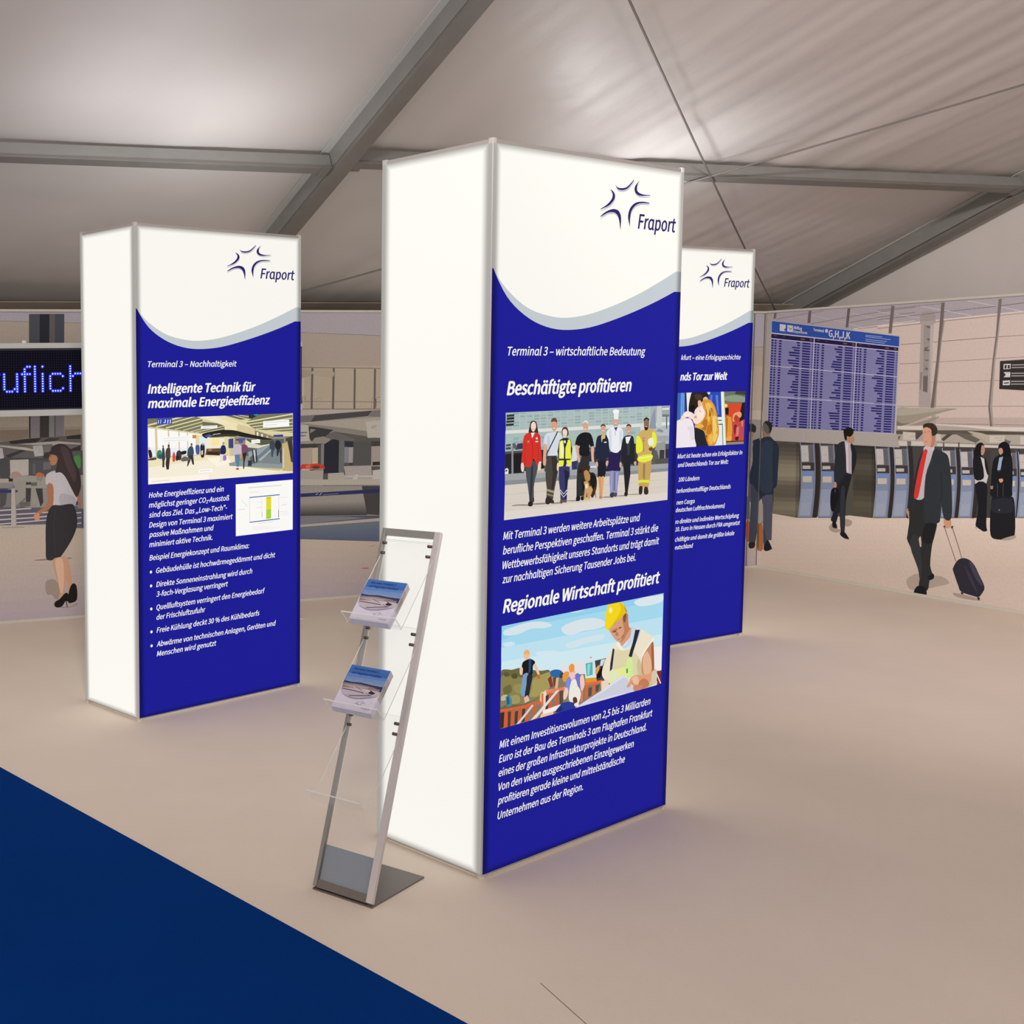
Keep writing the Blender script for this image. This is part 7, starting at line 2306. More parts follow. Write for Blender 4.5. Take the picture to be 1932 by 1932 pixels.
58,52,104 466,1470 478,1469 478,1459 466,1459
34,30,88 487,1470 506,1469 507,1456 488,1457
34,30,88 516,1468 534,1467 533,1455 516,1455
34,30,88 556,1466 579,1465 578,1452 556,1454
34,30,88 710,1459 741,1457 742,1445 710,1447
34,30,88 763,1456 831,1453 831,1441 764,1444
58,52,104 845,1451 856,1451 856,1441 846,1441
34,30,88 865,1451 883,1450 882,1438 865,1439
34,30,88 891,1450 907,1449 907,1437 892,1438
34,30,88 928,1448 949,1447 949,1436 928,1436
34,30,88 1049,1442 1099,1440 1098,1429 1049,1431
34,30,88 1119,1439 1181,1436 1181,1424 1119,1428
58,52,104 1194,1435 1204,1434 1204,1425 1194,1425
34,30,88 75,1466 96,1466 95,1452 75,1453
34,30,88 106,1465 125,1464 125,1451 106,1452
34,30,88 150,1463 175,1462 175,1449 150,1449
34,30,88 287,1457 353,1454 352,1441 286,1444
34,30,88 377,1453 450,1450 451,1437 376,1440
58,52,104 466,1448 478,1448 477,1437 466,1438
34,30,88 487,1448 506,1447 507,1435 487,1435
34,30,88 516,1447 533,1446 533,1433 516,1434
34,30,88 556,1445 579,1444 578,1431 556,1432
34,30,88 700,1439 741,1436 742,1424 700,1426
34,30,88 763,1436 831,1433 831,1421 763,1423
58,52,104 845,1431 856,1431 856,1421 846,1421
34,30,88 865,1431 883,1430 882,1418 865,1419
34,30,88 891,1430 907,1429 907,1417 892,1418
34,30,88 928,1428 948,1427 949,1415 928,1416
34,30,88 1010,1425 1099,1420 1098,1409 1011,1413
34,30,88 1119,1419 1181,1417 1182,1405 1119,1408
58,52,104 1195,1416 1204,1415 1204,1406 1194,1406
34,30,88 75,1444 96,1442 95,1429 74,1430
34,30,88 106,1442 125,1441 125,1427 106,1429
34,30,88 150,1440 175,1440 174,1426 149,1427
34,30,88 272,1435 352,1432 352,1419 272,1422
34,30,88 376,1431 450,1428 451,1415 376,1418
58,52,104 466,1427 478,1426 477,1415 466,1416
34,30,88 487,1426 506,1426 506,1413 487,1414
34,30,88 516,1425 533,1425 533,1412 516,1413
34,30,88 556,1424 578,1423 578,1410 556,1411
34,30,88 705,1417 741,1416 742,1403 704,1405
34,30,88 763,1415 831,1412 831,1400 763,1403
58,52,104 845,1411 856,1410 856,1400 846,1401
34,30,88 865,1411 883,1410 882,1398 865,1399
34,30,88 891,1409 907,1409 907,1397 892,1397
34,30,88 928,1408 948,1408 949,1396 928,1396
34,30,88 1011,1404 1099,1401 1098,1390 1011,1393
34,30,88 1118,1400 1181,1398 1181,1386 1119,1389
58,52,104 1195,1397 1204,1396 1204,1387 1194,1387
34,30,88 75,1421 95,1419 95,1406 74,1407
34,30,88 106,1420 124,1418 125,1405 106,1406
34,30,88 150,1418 175,1417 174,1403 150,1404
34,30,88 256,1413 352,1410 352,1397 256,1400
34,30,88 376,1409 450,1406 450,1393 376,1396
58,52,104 466,1405 478,1404 477,1394 465,1394
34,30,88 487,1405 506,1404 506,1391 487,1392
34,30,88 516,1404 533,1403 533,1390 515,1391
34,30,88 555,1402 578,1401 578,1389 556,1389
34,30,88 718,1396 741,1396 742,1383 719,1384
34,30,88 763,1394 831,1392 831,1380 763,1382
58,52,104 845,1390 856,1390 856,1381 846,1380
34,30,88 864,1391 883,1390 882,1378 865,1379
34,30,88 891,1390 907,1389 907,1377 891,1378
34,30,88 928,1388 948,1387 949,1375 928,1376
34,30,88 1053,1384 1099,1382 1099,1370 1053,1372
34,30,88 1118,1381 1181,1379 1181,1367 1119,1369
58,52,104 1194,1378 1204,1377 1204,1368 1194,1368
34,30,88 74,1397 95,1396 96,1383 74,1384
34,30,88 106,1396 124,1395 125,1382 106,1383
34,30,88 149,1395 174,1394 174,1381 150,1381
34,30,88 328,1389 352,1388 352,1375 328,1375
34,30,88 376,1387 451,1384 450,1372 376,1374
58,52,104 466,1383 478,1383 477,1372 465,1373
34,30,88 487,1384 506,1382 506,1370 487,1370
34,30,88 516,1382 533,1382 533,1369 515,1369
34,30,88 555,1381 578,1380 578,1368 556,1368
34,30,88 645,1378 741,1375 741,1363 644,1365
34,30,88 763,1374 831,1372 831,1359 763,1362
58,52,104 845,1370 856,1370 856,1360 846,1361
34,30,88 864,1370 882,1370 882,1358 865,1358
34,30,88 891,1369 907,1369 907,1357 891,1357
34,30,88 928,1368 948,1368 949,1356 928,1356
34,30,88 1073,1363 1098,1362 1099,1351 1073,1352
34,30,88 1118,1362 1181,1360 1181,1348 1118,1350
58,52,104 1194,1358 1204,1358 1204,1349 1194,1349
34,30,88 74,1374 95,1374 95,1360 74,1360
34,30,88 106,1373 124,1373 124,1359 105,1360
34,30,88 149,1372 174,1371 174,1358 150,1358
34,30,88 327,1366 352,1366 352,1353 327,1354
34,30,88 376,1365 451,1363 450,1350 376,1352
58,52,104 466,1362 477,1361 477,1351 465,1351
34,30,88 487,1361 506,1361 506,1349 487,1349
34,30,88 516,1361 533,1360 533,1348 515,1348
34,30,88 555,1359 578,1359 578,1346 556,1347
34,30,88 652,1356 741,1354 741,1342 652,1344
34,30,88 763,1353 831,1351 831,1339 763,1341
58,52,104 845,1350 856,1349 856,1339 846,1340
34,30,88 864,1350 882,1349 882,1337 865,1338
34,30,88 891,1350 907,1348 907,1337 891,1338
34,30,88 927,1348 949,1347 948,1335 928,1336
34,30,88 1040,1345 1098,1343 1099,1331 1040,1333
34,30,88 1118,1343 1181,1340 1181,1329 1118,1331
58,52,104 1194,1339 1204,1339 1204,1330 1195,1330
34,30,88 74,1351 95,1351 95,1337 74,1337
34,30,88 106,1350 125,1350 124,1336 105,1336
34,30,88 149,1349 174,1349 173,1335 149,1336
34,30,88 318,1344 352,1344 352,1331 318,1331
34,30,88 376,1343 450,1341 450,1328 375,1330
58,52,104 466,1339 477,1340 477,1329 465,1329
34,30,88 486,1340 506,1340 506,1326 487,1327
34,30,88 516,1339 533,1339 533,1326 515,1327
34,30,88 555,1338 578,1338 578,1325 556,1325
34,30,88 656,1335 741,1333 741,1321 656,1323
34,30,88 763,1332 831,1330 831,1318 763,1320
58,52,104 845,1329 856,1330 856,1320 845,1319
34,30,88 864,1330 882,1330 882,1318 865,1318
34,30,88 891,1329 907,1329 907,1317 891,1317
34,30,88 927,1328 949,1328 948,1316 928,1316
34,30,88 1063,1324 1098,1323 1099,1312 1062,1313
34,30,88 1118,1323 1181,1321 1181,1310 1118,1312
58,52,104 1194,1320 1204,1320 1204,1311 1194,1311
34,30,88 74,1328 94,1328 95,1314 74,1314
34,30,88 105,1327 124,1327 124,1313 105,1313
34,30,88 149,1326 174,1326 173,1312 149,1313
34,30,88 298,1323 352,1322 352,1308 298,1310
34,30,88 376,1321 450,1319 450,1306 375,1308
58,52,104 465,1318 477,1318 477,1307 465,1308
34,30,88 486,1319 505,1318 506,1305 487,1305
34,30,88 515,1318 533,1318 532,1304 515,1305
34,30,88 555,1317 578,1317 578,1303 555,1304
34,30,88 707,1313 741,1312 741,1300 707,1300
34,30,88 763,1312 831,1310 831,1298 763,1300
58,52,104 845,1309 856,1309 856,1299 845,1299
34,30,88 864,1309 882,1309 882,1297 865,1297
34,30,88 891,1309 907,1308 907,1296 891,1297
34,30,88 927,1308 949,1307 948,1295 928,1296
34,30,88 1055,1305 1098,1304 1098,1292 1055,1293
34,30,88 1119,1303 1181,1302 1181,1291 1118,1292
58,52,104 1194,1301 1204,1301 1204,1292 1194,1292
34,30,88 73,1305 94,1304 95,1291 74,1292
34,30,88 105,1304 124,1304 124,1291 105,1291
34,30,88 148,1304 174,1303 174,1290 149,1290
34,30,88 317,1300 352,1299 352,1287 317,1287
34,30,88 376,1299 450,1298 450,1284 375,1286
58,52,104 465,1296 477,1296 477,1286 466,1285
34,30,88 486,1296 505,1296 506,1284 487,1284
34,30,88 515,1296 533,1295 532,1283 515,1283
34,30,88 555,1295 578,1295 578,1282 555,1283
34,30,88 657,1293 741,1291 741,1279 657,1281
34,30,88 763,1291 831,1290 831,1278 763,1279
58,52,104 845,1289 856,1288 856,1278 845,1279
34,30,88 864,1289 882,1288 882,1276 864,1277
34,30,88 891,1289 906,1289 907,1277 891,1277
34,30,88 927,1288 949,1288 948,1276 928,1276
34,30,88 1040,1286 1098,1285 1098,1273 1040,1274
34,30,88 1119,1284 1181,1283 1181,1272 1118,1272
58,52,104 1194,1282 1204,1281 1204,1272 1194,1273
34,30,88 73,1281 94,1281 94,1267 73,1268
34,30,88 105,1282 124,1281 123,1268 104,1268
34,30,88 148,1281 173,1280 174,1267 149,1267
34,30,88 258,1278 351,1277 352,1264 259,1266
34,30,88 375,1277 450,1276 450,1263 375,1264
58,52,104 465,1275 477,1275 476,1263 466,1264
34,30,88 486,1275 505,1275 506,1262 487,1262
34,30,88 515,1274 533,1274 532,1262 515,1262
34,30,88 555,1274 578,1273 577,1261 555,1261
34,30,88 668,1272 741,1270 740,1258 668,1259
34,30,88 763,1270 831,1269 831,1257 762,1258
58,52,104 845,1268 856,1269 856,1259 845,1258
34,30,88 864,1269 882,1269 882,1257 864,1257
34,30,88 891,1268 906,1268 907,1256 891,1256
34,30,88 927,1268 949,1267 948,1255 927,1256
34,30,88 1059,1265 1098,1265 1098,1254 1060,1254
34,30,88 1119,1265 1181,1263 1181,1252 1118,1253
58,52,104 1194,1263 1204,1262 1204,1253 1194,1253
34,30,88 73,1258 95,1258 94,1245 73,1245
34,30,88 105,1258 124,1258 123,1244 105,1245
34,30,88 149,1258 173,1258 174,1244 148,1244
34,30,88 287,1256 351,1255 352,1242 287,1242
34,30,88 375,1255 450,1254 449,1241 375,1241
58,52,104 465,1253 477,1252 476,1242 465,1242
34,30,88 486,1253 505,1253 506,1240 486,1241
34,30,88 515,1253 532,1253 532,1240 515,1240
34,30,88 555,1253 578,1252 577,1240 555,1239
34,30,88 681,1251 741,1250 740,1237 681,1238
34,30,88 763,1250 830,1249 831,1237 762,1237
58,52,104 845,1248 856,1248 856,1238 845,1238
34,30,88 864,1248 882,1248 882,1236 864,1236
34,30,88 891,1248 906,1248 907,1236 891,1236
34,30,88 927,1248 949,1248 948,1236 927,1236
34,30,88 1037,1246 1098,1245 1098,1234 1038,1235
34,30,88 1118,1245 1181,1244 1181,1233 1118,1234
58,52,104 1194,1243 1204,1243 1204,1234 1194,1234
180,168,188 74,2002 1209,1858 1209,1852 73,1996
180,168,188 72,1768 1208,1664 1208,1659 72,1762
180,168,188 70,1508 1208,1449 1208,1444 70,1501
180,168,188 483,1985 491,1983 487,1234 480,1234
180,168,188 857,1934 864,1933 861,1230 855,1230
180,168,188 76,2049 1214,1893 1214,1886 76,2040
180,170,174 154,2118 213,2109 215,2051 156,2059
180,170,174 228,2106 284,2097 286,2041 230,2050
184,170,176 161,2112 198,2106 200,2057 162,2064
39,68,138 201,2065 212,2080 208,2055 212,2054 215,2081 198,2067
58,58,80 234,2085 262,2068 280,2079 277,2082 262,2073 237,2088
58,58,80 250,2062 263,2067 276,2075 273,2079 261,2070 248,2065
180,170,174 610,2039 608,2030 601,2025 592,2025 585,2031 582,2041 584,2050 591,2055 600,2055 607,2048
~151,132,120 1358,113 1450,172 1455,62 1387,41
~151,132,120 1518,158 1623,177 1682,137 1586,95 1513,73
~143,125,116 1709,68 1772,72 1903,57 1889,42 1749,43
~173,128,100 1331,649 1365,657 1370,594 1356,579 1342,608
~185,132,104 1618,611 1663,621 1674,561 1647,541 1627,550
~38,38,38 1353,651 1376,713 1458,755 1564,600 1557,483 1540,397 1534,245 1563,166 1535,136 1522,57 1455,53 1456,216 1354,404 1348,455 1357,558
~26,26,27 1483,557 1557,575 1539,422 1464,428
~181,159,144 1431,407 1450,460 1459,377
~46,46,47 1395,461 1439,425 1473,218 1460,131 1440,213 1373,373
~176,162,164 1443,1111 1519,1140 1511,1058 1467,922 1466,756 1391,748 1409,918
184,168,168 1440,1128 1458,1145 1523,1153 1520,1124 1476,1097 1443,1103
~38,40,43 1361,745 1384,916 1412,1051 1439,1099 1416,952 1395,749 1390,664 1365,653 1344,642
~41,44,47 1524,1124 1573,1110 1623,1081 1647,985 1666,825 1674,622 1618,615 1590,735 1589,583 1516,570 1474,573 1462,755 1467,922 1499,1040
26,28,30 1579,947 1593,818 1588,735 1592,735 1597,818 1583,948
58,61,64 1510,1042 1466,923 1465,756 1468,756 1469,922 1513,1041
~192,48,44 1443,1107 1472,1109 1465,1071 1443,920 1420,764 1404,743 1384,760 1408,951
~192,138,116 1429,1268 1468,1289 1501,1278 1516,1222 1519,1148 1491,1139 1458,1141 1440,1161 1434,1202
~168,112,88 1490,1253 1519,1230 1519,1148 1491,1139 1501,1188
~50,38,31 1430,1301 1467,1316 1508,1311 1536,1279 1535,1239 1512,1221 1499,1229 1489,1270 1452,1285 1434,1276
90,50,38 1439,1243 1453,1246 1453,1249 1438,1246
90,50,38 1469,1251 1482,1250 1482,1253 1470,1254
138,74,64 1448,1172 1465,1173 1465,1176 1448,1175
~20,20,22 1418,21 1445,77 1504,75 1516,14 1466,4
~24,24,26 1518,158 1558,190 1567,159 1539,137
92,76,66 1622,549 1675,416 1719,304 1724,306 1679,418 1627,551
92,76,66 1680,552 1729,424 1759,335 1763,337 1734,426 1685,554
58,44,40 1618,558 1630,559 1631,547 1619,545
58,44,40 1674,561 1690,567 1687,546 1675,544
~38,34,44 1729,310 1767,337 1814,332 1854,298 1887,239 1932,151 1916,100 1895,71 1857,72 1771,88 1745,133 1705,232 1704,257
~58,53,66 1814,316 1850,298 1921,157 1866,203
~51,46,58 1785,287 1851,185 1886,94 1820,195
20,18,22 1767,87 1787,83 1783,70 1772,72
20,18,22 1884,69 1903,69 1903,53 1892,48
~18,18,18 1810,1045 1820,1156 1849,1187 1875,1174 1882,1112 1861,1079 1857,1016 1852,953
~168,120,100 1861,1166 1881,1159 1885,1128 1875,1100 1860,1103
180,170,166 1850,1087 1884,1073 1898,1019 1918,989 1916,942 1907,894 1829,888 1824,927 1875,955
~21,22,26 1806,1060 1823,1093 1853,1091 1875,1025 1884,987 1884,928 1824,923
~21,22,26 1884,1081 1899,1058 1919,982 1913,958 1894,1011
~21,21,26 1833,888 1909,895 1917,769 1921,612 1924,565 1886,560 1863,573 1847,595 1860,724
~21,21,26 1871,574 1923,573 1928,557 1902,550
156,140,128 1841,570 1855,580 1860,564
~15,15,18 1975,1164 1995,1194 2023,1201 2049,1175 2063,1115 2072,1077 2069,1001 2004,1011 1986,1087
~176,124,104 1979,1149 2000,1154 2009,1127 1996,1107 1983,1118
138,148,168 1986,1087 2011,1096 2003,1034 1997,999 1976,997
~19,20,24 1944,1053 1974,1098 1985,1095 1976,1001 1998,995 2011,1089 2064,1092 2079,1017 2083,864 2075,817 1949,804 1938,881
~184,134,108 1990,933 2015,939 2019,920 2002,910
141,112,96 1934,881 1956,883 1953,859 1939,858
74,70,72 1981,901 1986,804 1989,804 1984,901
74,70,72 2021,904 2023,808 2026,808 2024,905
~23,23,26 1949,792 1978,807 2064,817 2096,807 2110,713 2116,551 2079,519 2000,504 1955,529 1945,662
~34,34,42 1957,781 2079,802 2091,710 1961,696
90,100,104 2010,715 2009,711 2006,707 2003,707 2000,710 1998,714 1999,719 2002,722 2006,722 2009,720
~152,133,120 2029,508 2113,547 2121,529 2072,506
~154,132,120 688,437 715,470 756,438 805,423 758,402 709,410
~154,132,120 825,520 887,513 881,476 835,463
~36,37,43 732,1116 794,1147 843,1071 866,886 819,875 777,756 745,746 719,816 714,962 723,1050
~29,30,34 849,1121 880,1109 901,1060 901,975 866,879
168,152,156 795,1148 841,1142 861,1058 869,886 823,897 814,1026
192,176,180 806,1141 825,1135 842,899 822,912
~29,28,32 768,791 812,875 869,886 853,799 828,652 829,411 797,407 775,573 755,490 731,483 702,506 743,599 746,716
~46,45,50 784,764 816,759 820,432 804,430 783,588
~23,21,26 719,485 747,485 763,443 740,436 720,445
~23,21,26 793,410 832,412 869,369 866,361 830,364 794,385
~168,120,88 812,1191 854,1207 873,1190 877,1158 868,1140 841,1135 821,1149
~22,19,15 783,1233 805,1255 844,1260 868,1240 867,1211 839,1185 816,1191 813,1156 797,1162 788,1197
~176,128,102 718,809 737,811 741,774 721,765
~18,17,22 697,748 737,767 765,740 768,682 749,636 728,575 703,580 691,652
138,132,144 728,751 733,730 735,730 730,752
~58,61,72 -73,749 5,709 149,675 149,502 151,274 138,264 111,245 77,184 61,373 46,570 26,623 11,646 6,502 0,365 -15,227 -76,202 -84,314 -76,557
~76,74,86 44,649 140,658 147,423 147,281 101,267 64,413
42,42,48 11,662 99,662 35,624 13,582
156,139,124 4,573 51,570 61,389 5,382
~37,44,56 -71,1099 12,1134 43,1159 94,1161 131,1132 177,1096 192,1027 188,865 187,771 175,724 152,706 145,659 6,661 -62,735 -90,740 -97,827 -72,941
~47,55,69 22,1096 123,1101 138,892 135,689 24,687 0,882
28,34,44 127,1031 140,892 139,767 144,768 145,893 132,1031
~138,106,88 24,1182 93,1192 96,1154 76,1157 30,1149
~122,98,88 13,1244 37,1237 43,1159 25,1174
~85,82,78 22,1268 54,1286 100,1278 110,1239 102,1189 66,1180 38,1206 27,1237
~34,33,31 36,1280 72,1291 109,1270 115,1224 93,1185 82,1238
~160,96,58 5,366 56,380 67,174 10,174
~122,70,38 5,366 19,376 24,176 10,174
106,74,42 30,376 48,406 71,412 70,416 45,408 26,378
~28,26,30 77,192 110,260 153,203 154,183 104,160 78,168
'''
ART_COVER = '''
203,188,200 -56,360 314,415 451,-32 -22,-79
60,95,158 -16,372 307,371 303,197 -2,196
65,102,159 0,360 290,360 289,331 2,330
90,119,172 4,292 294,295 295,270 5,260
111,132,174 5,260 295,270 295,245 5,229
128,136,166 6,231 295,245 291,219 6,208
47,53,88 2,225 56,221 129,228 214,222 290,222 291,195 219,208 134,214 52,210 6,208
138,112,104 3,205 135,211 219,208 280,193 286,175 189,178 70,168 7,163
165,142,136 0,192 97,203 201,200 178,186 66,177
~182,162,168 9,163 68,173 187,183 288,180 285,156 276,136 229,114 173,95 120,88 75,96 39,114 9,143
~143,130,144 23,121 56,103 102,92 161,95 215,109 283,139 228,127 138,102 75,106
76,58,78 13,153 75,153 180,147 179,153 74,160 11,159
202,188,192 90,179 170,173 220,171 219,176 169,177 89,184
90,70,80 99,186 160,166 160,170 99,190
202,188,192 180,151 193,167 234,164 233,168 192,171 177,154
44,34,48 207,162 220,171 207,184 245,168 259,163 244,149 215,151
76,58,78 87,107 151,120 240,138 238,144 148,126 84,113
90,70,80 188,157 210,142 240,137 239,141 210,145 189,160
194,180,188 245,147 284,173 281,176 243,151
47,48,80 277,202 294,210 295,179 276,181
104,120,160 25,252 215,251 214,255 24,255
184,170,184 287,74 286,4 288,3 289,74
'''
ART_WAVE = [
    '18,4157 89,4082 221,3989 411,3900 645,3855 843,3847 1107,3877 1400,3943 1703,4030 2015,4140 2319,4258',
    '18,4157 62,4093 166,3976 299,3887 472,3814 667,3772 866,3763 1111,3783 1362,3831 1664,3904 1976,3992 2315,4104',
]
ART_LOGO = [
    '1391,4799 1422,4786 1468,4785 1521,4794 1567,4819 1619,4856 1620,4849 1582,4816 1537,4786 1484,4772 1430,4772 1403,4786',
    '1695,4855 1668,4826 1663,4795 1678,4774 1726,4762 1781,4760 1837,4763 1837,4759 1766,4751 1695,4749 1651,4761 1632,4784 1637,4809 1659,4832',
    '1324,4764 1355,4758 1382,4739 1387,4719 1373,4693 1329,4659 1277,4637 1217,4618 1214,4622 1262,4642 1313,4671 1349,4704 1357,4731 1348,4749',
    '1219,4566 1216,4571 1264,4599 1330,4623 1390,4631 1437,4621 1464,4594 1470,4559 1467,4524 1462,4493 1454,4524 1449,4545 1430,4583 1391,4605 1346,4606 1294,4597',
    '1583,4524 1566,4556 1557,4591 1571,4635 1608,4673 1665,4698 1744,4708 1824,4706 1826,4700 1752,4697 1689,4689 1636,4666 1598,4628 1585,4583 1583,4552',
]


# ------------------------------------------------------------------ floor and carpets
floor = tag(link('floor', [(-9, -3, 0), (12, -3, 0), (12, 15, 0), (-9, 15, 0)], [[0, 1, 2, 3]], M_FLOOR), kind='structure')
SEAM_A, SEAM_B = Vector((1.3411, 3.1875, 0)), Vector((1.3792, 2.9546, 0))
edge_a, edge_b = Vector((-.3004, 5.1191, 0)), Vector((1.0591, 2.9838, 0))
ed = (edge_b - edge_a).normalized()
c0, c1 = edge_a - ed * 2.4, edge_b + ed * 5.5
side = Vector((ed.y, -ed.x, 0)) * 5
if side.x > 0: side = -side
s = Shape().hexa([c0, c1, c1 + side, c0 + side] + [p + Vector((0, 0, .003)) for p in (c0, c1, c1 + side, c0 + side)])
tag(s.build('carpet', M_BLUE), 'royal blue carpet covering the floor at the lower left corner', 'carpet')

sd = (SEAM_B - SEAM_A).normalized(); sn = Vector((-sd.y, sd.x, 0)) * .0012
link('carpet_seam', [p + Vector((0, 0, .0004)) for p in (SEAM_A - sn, SEAM_B - sn, SEAM_B + sn, SEAM_A + sn)], [[0, 1, 2, 3]],
     plain('carpet_seam_dark', (.16, .13, .11), .95), floor)  # thin dark line of the joint

# ------------------------------------------------------------------ the two printed walls
WX, WY, WA, WH = 6.0841, 10.1421, 0.2839, 2.2185
def wall_frame(name, rz):
    return dict(loc=(WX, WY, 0), rz=rz)
def at(o, loc, rz):
    o.location = loc; o.rotation_euler = (0, 0, rz); return o
LEN_L, LEN_R = 8.4, 3.7
wl = at(Shape().box(-LEN_L, 0, .002, .04, 0, WH).build('wall_left', M_WALLBOARD), (WX, WY, 0), WA)
tag(wl, kind='structure')
wr = at(Shape().box(0.002, LEN_R, .002, .04, 0, WH).build('wall_right', M_WALLBOARD), (WX, WY, 0), WA - math.pi / 2)
tag(wr, kind='structure')
pl = print_mesh('printed_mural', ART_MURAL_LEFT, (0, 0, LEN_L, WH), M_MURAL, wl, 1000.0, .001, -1)
pr = print_mesh('printed_mural', ART_MURAL_RIGHT, (0.0, 0, LEN_R, WH), M_MURAL, wr, 1000.0, .001, 1)

DARKINK, GREYINK, PALEINK = lin('4a4650'), lin('7a7478'), lin('b6aab0')
def slanted(x0, z0, x1, z1):
    """a line of lettering running along a sloping baseline on the wall"""
    k = (z1 - z0) / (x1 - x0)
    return lambda a, b, h: (a, -h - .006, b + k * (a - x0))
for txt, (x0, z0, x1, z1, ch) in (('G,H,J,K', (.6233, 1.9927, .8102, 1.9658, .0536)), ('Abflug', (.2964, 2.0698, .3751, 2.0551, .0252)),
                                  ('Departures', (.2973, 2.0387, .4249, 2.0202, .0207)), ('Terminal', (.4821, 2.0448, .5763, 2.0288, .0218))):
    lettering('lettering', [(txt, x0, x1, z0, ch)], M_MURAL, wr, PALEINK, bold=.04, slant=0, y=-.002, place=slanted(x0, z0, x1, z1))
S = []
for x0, z0, x1, z1 in ((.9373, 1.9893, 1.0767, 1.9699), (.9378, 1.9783, 1.1453, 1.9463), (.9385, 1.9576, 1.1175, 1.9328), (.9391, 1.9438, 1.1002, 1.9201)):
    S.append(f"154,160,184 {x0*1000:.1f},{z0*1000:.1f} {x1*1000:.1f},{z1*1000:.1f} {x1*1000:.1f},{z1*1000+4:.1f} {x0*1000:.1f},{z0*1000+4:.1f}")
for z in (1.735, 1.717, 1.677, 1.659, 1.621, 1.602):
    S.append(f"8d8582 2038,{z*1000:.1f} 2190,{z*1000+1:.1f} 2190,{z*1000+8:.1f} 2038,{z*1000+8:.1f}")
print_mesh('printed_sign_lines', '\n'.join(S), (0, 0, LEN_R, WH), M_MURAL, wr, 1000.0, -.004, 1)
lettering('lettering', [('Frankfurt', -4.4465, -4.3832, 1.3015, .0122), ('Airport', -4.4429, -4.3944, 1.2783, .0105)], M_MURAL, wl, DARKINK, bold=0, slant=0, y=-.006)

def logo_art(ink, shadow=None, dx=0, dz=0, k=1.0):
    """the five strokes of the star, in half millimetres"""
    x0, z0 = 1370, 4600
    out = []
    for pas, c in ((1, shadow), (0, ink)):
        if not c: continue
        for st in ART_LOGO:
            pts = [(float(a) + pas * 4, float(b) - pas * 13) for a, b in (q.split(',') for q in st.split())]
            out.append('~' + c + ' ' + ' '.join(f"{(a - x0) * k + dx:.1f},{(b - z0) * k + dz:.1f}" for a, b in pts))
    return '\n'.join(out)
print_mesh('printed_star_logo', logo_art('6a6468', None, -7643, 2659, 0.1750), (-LEN_L, 0, 0, WH), M_MURAL, wl, 2000.0, -.006, 1)

for nm, o, x0, x1, rz in (('trim_1', wl, -LEN_L, .0, WA), ('trim_2', wr, 0, LEN_R, WA - math.pi / 2)):
    t = at(Shape().box(x0, x1, -.014, .044, WH - .002, WH + .016).build(nm, M_TRIM, bevel=.002), (WX, WY, 0), rz); tag(t, kind='structure')
for nm, x0, x1, rz in (('baseboard_left', -LEN_L, -.012, WA), ('baseboard_right', .0, LEN_R, WA - math.pi / 2)):
    t = at(Shape().box(x0, x1, -.012, .001, 0, .022).build(nm, M_TRIM, bevel=.002), (WX, WY, 0), rz); tag(t, kind='structure')
for nm, x, w_, rz in (('trim_3', -.002, .003, WA), ('trim_4', -.115, .003, WA)):
    t = at(Shape().box(x, x + w_, -.009, .001, .022, WH - .002).build(nm, M_BEAM_LOW), (WX, WY, 0), rz); tag(t, kind='structure')

# ------------------------------------------------------------------ tent: roof, end walls, beams, cables
RX, RY, RZ, RA, SL = 6.5798, 10.6442, 2.2856, math.atan2(.2646, .9644), .3931
def roof(e, t, n=0.0):
    """e along the eave, t up the slope, n below the membrane"""
    return Vector((e, -t * math.cos(SL) - n * math.sin(SL), t * math.sin(SL) - n * math.cos(SL)))
E0_, E1_, T1_ = -9.8, .0, 8.2
NE, NT = 300, 130
V = []
for j in range(NT + 1):
    t = -.06 + (T1_ + .06) * j / NT
    for i in range(NE + 1):
        e = E0_ + (E1_ - E0_) * i / NE
        bay = (e + 5.6) / 5.6 if e > -5.6 else (e + 5.6) / 4.2 + 1
        pin = max(0.0, math.sin(math.pi * max(0, min(1, bay)))) ** .5
        row = abs(math.sin(math.pi * t / 2.11)) ** .5 if 0 < t < 4.3 else 1
        n = .035 * pin * row
        if e > -5.6:
            c = e * .955 - t * .30 * (1 + .10 * (e + 2.8))
            n += (.016 * noise.noise(Vector((c * 3.1, t * .35, 3))) + .009 * noise.noise(Vector((c * 8.5, t * .6, 9)))) * pin
        else:
            n += (.024 * noise.noise(Vector((e * 1.1, t * .9, 5))) + .004 * noise.noise(Vector((e * 4, t * 2.5, 7)))) * pin
        V.append(roof(e, t, n))
F = [[j * (NE + 1) + i, j * (NE + 1) + i + 1, (j + 1) * (NE + 1) + i + 1, (j + 1) * (NE + 1) + i] for j in range(NT) for i in range(NE)]
ceiling = at(link('ceiling', V, F, M_MEMBRANE, smooth=True), (RX, RY, RZ), RA)
tag(ceiling, kind='structure')

# gable end wall hanging under the end rafter, and the side wall behind the print
gv, gf, ng = [], [], 60
for j in range(ng + 1):
    t = T1_ * j / ng; top = roof(0, t)
    for k in range(2):
        gv.append((.09 + .012 * noise.noise(Vector((t * 2.2, k, 1))), top.y, [0, top.z + RZ][k]))
for j in range(ng): gf.append([2 * j, 2 * j + 2, 2 * j + 3, 2 * j + 1])
M_GABLE = plain('gable_fabric', (.66, .61, .57), .7, var=.10, scale=1.6)
g = at(link('wall_gable', gv, gf, M_GABLE, smooth=True), (RX, RY, 0), RA); tag(g, kind='structure')
b = at(Shape().box(E0_, .09, .10, .12, 0, RZ + .02).build('wall_back', M_EAVE), (RX, RY, 0), RA); tag(b, kind='structure')

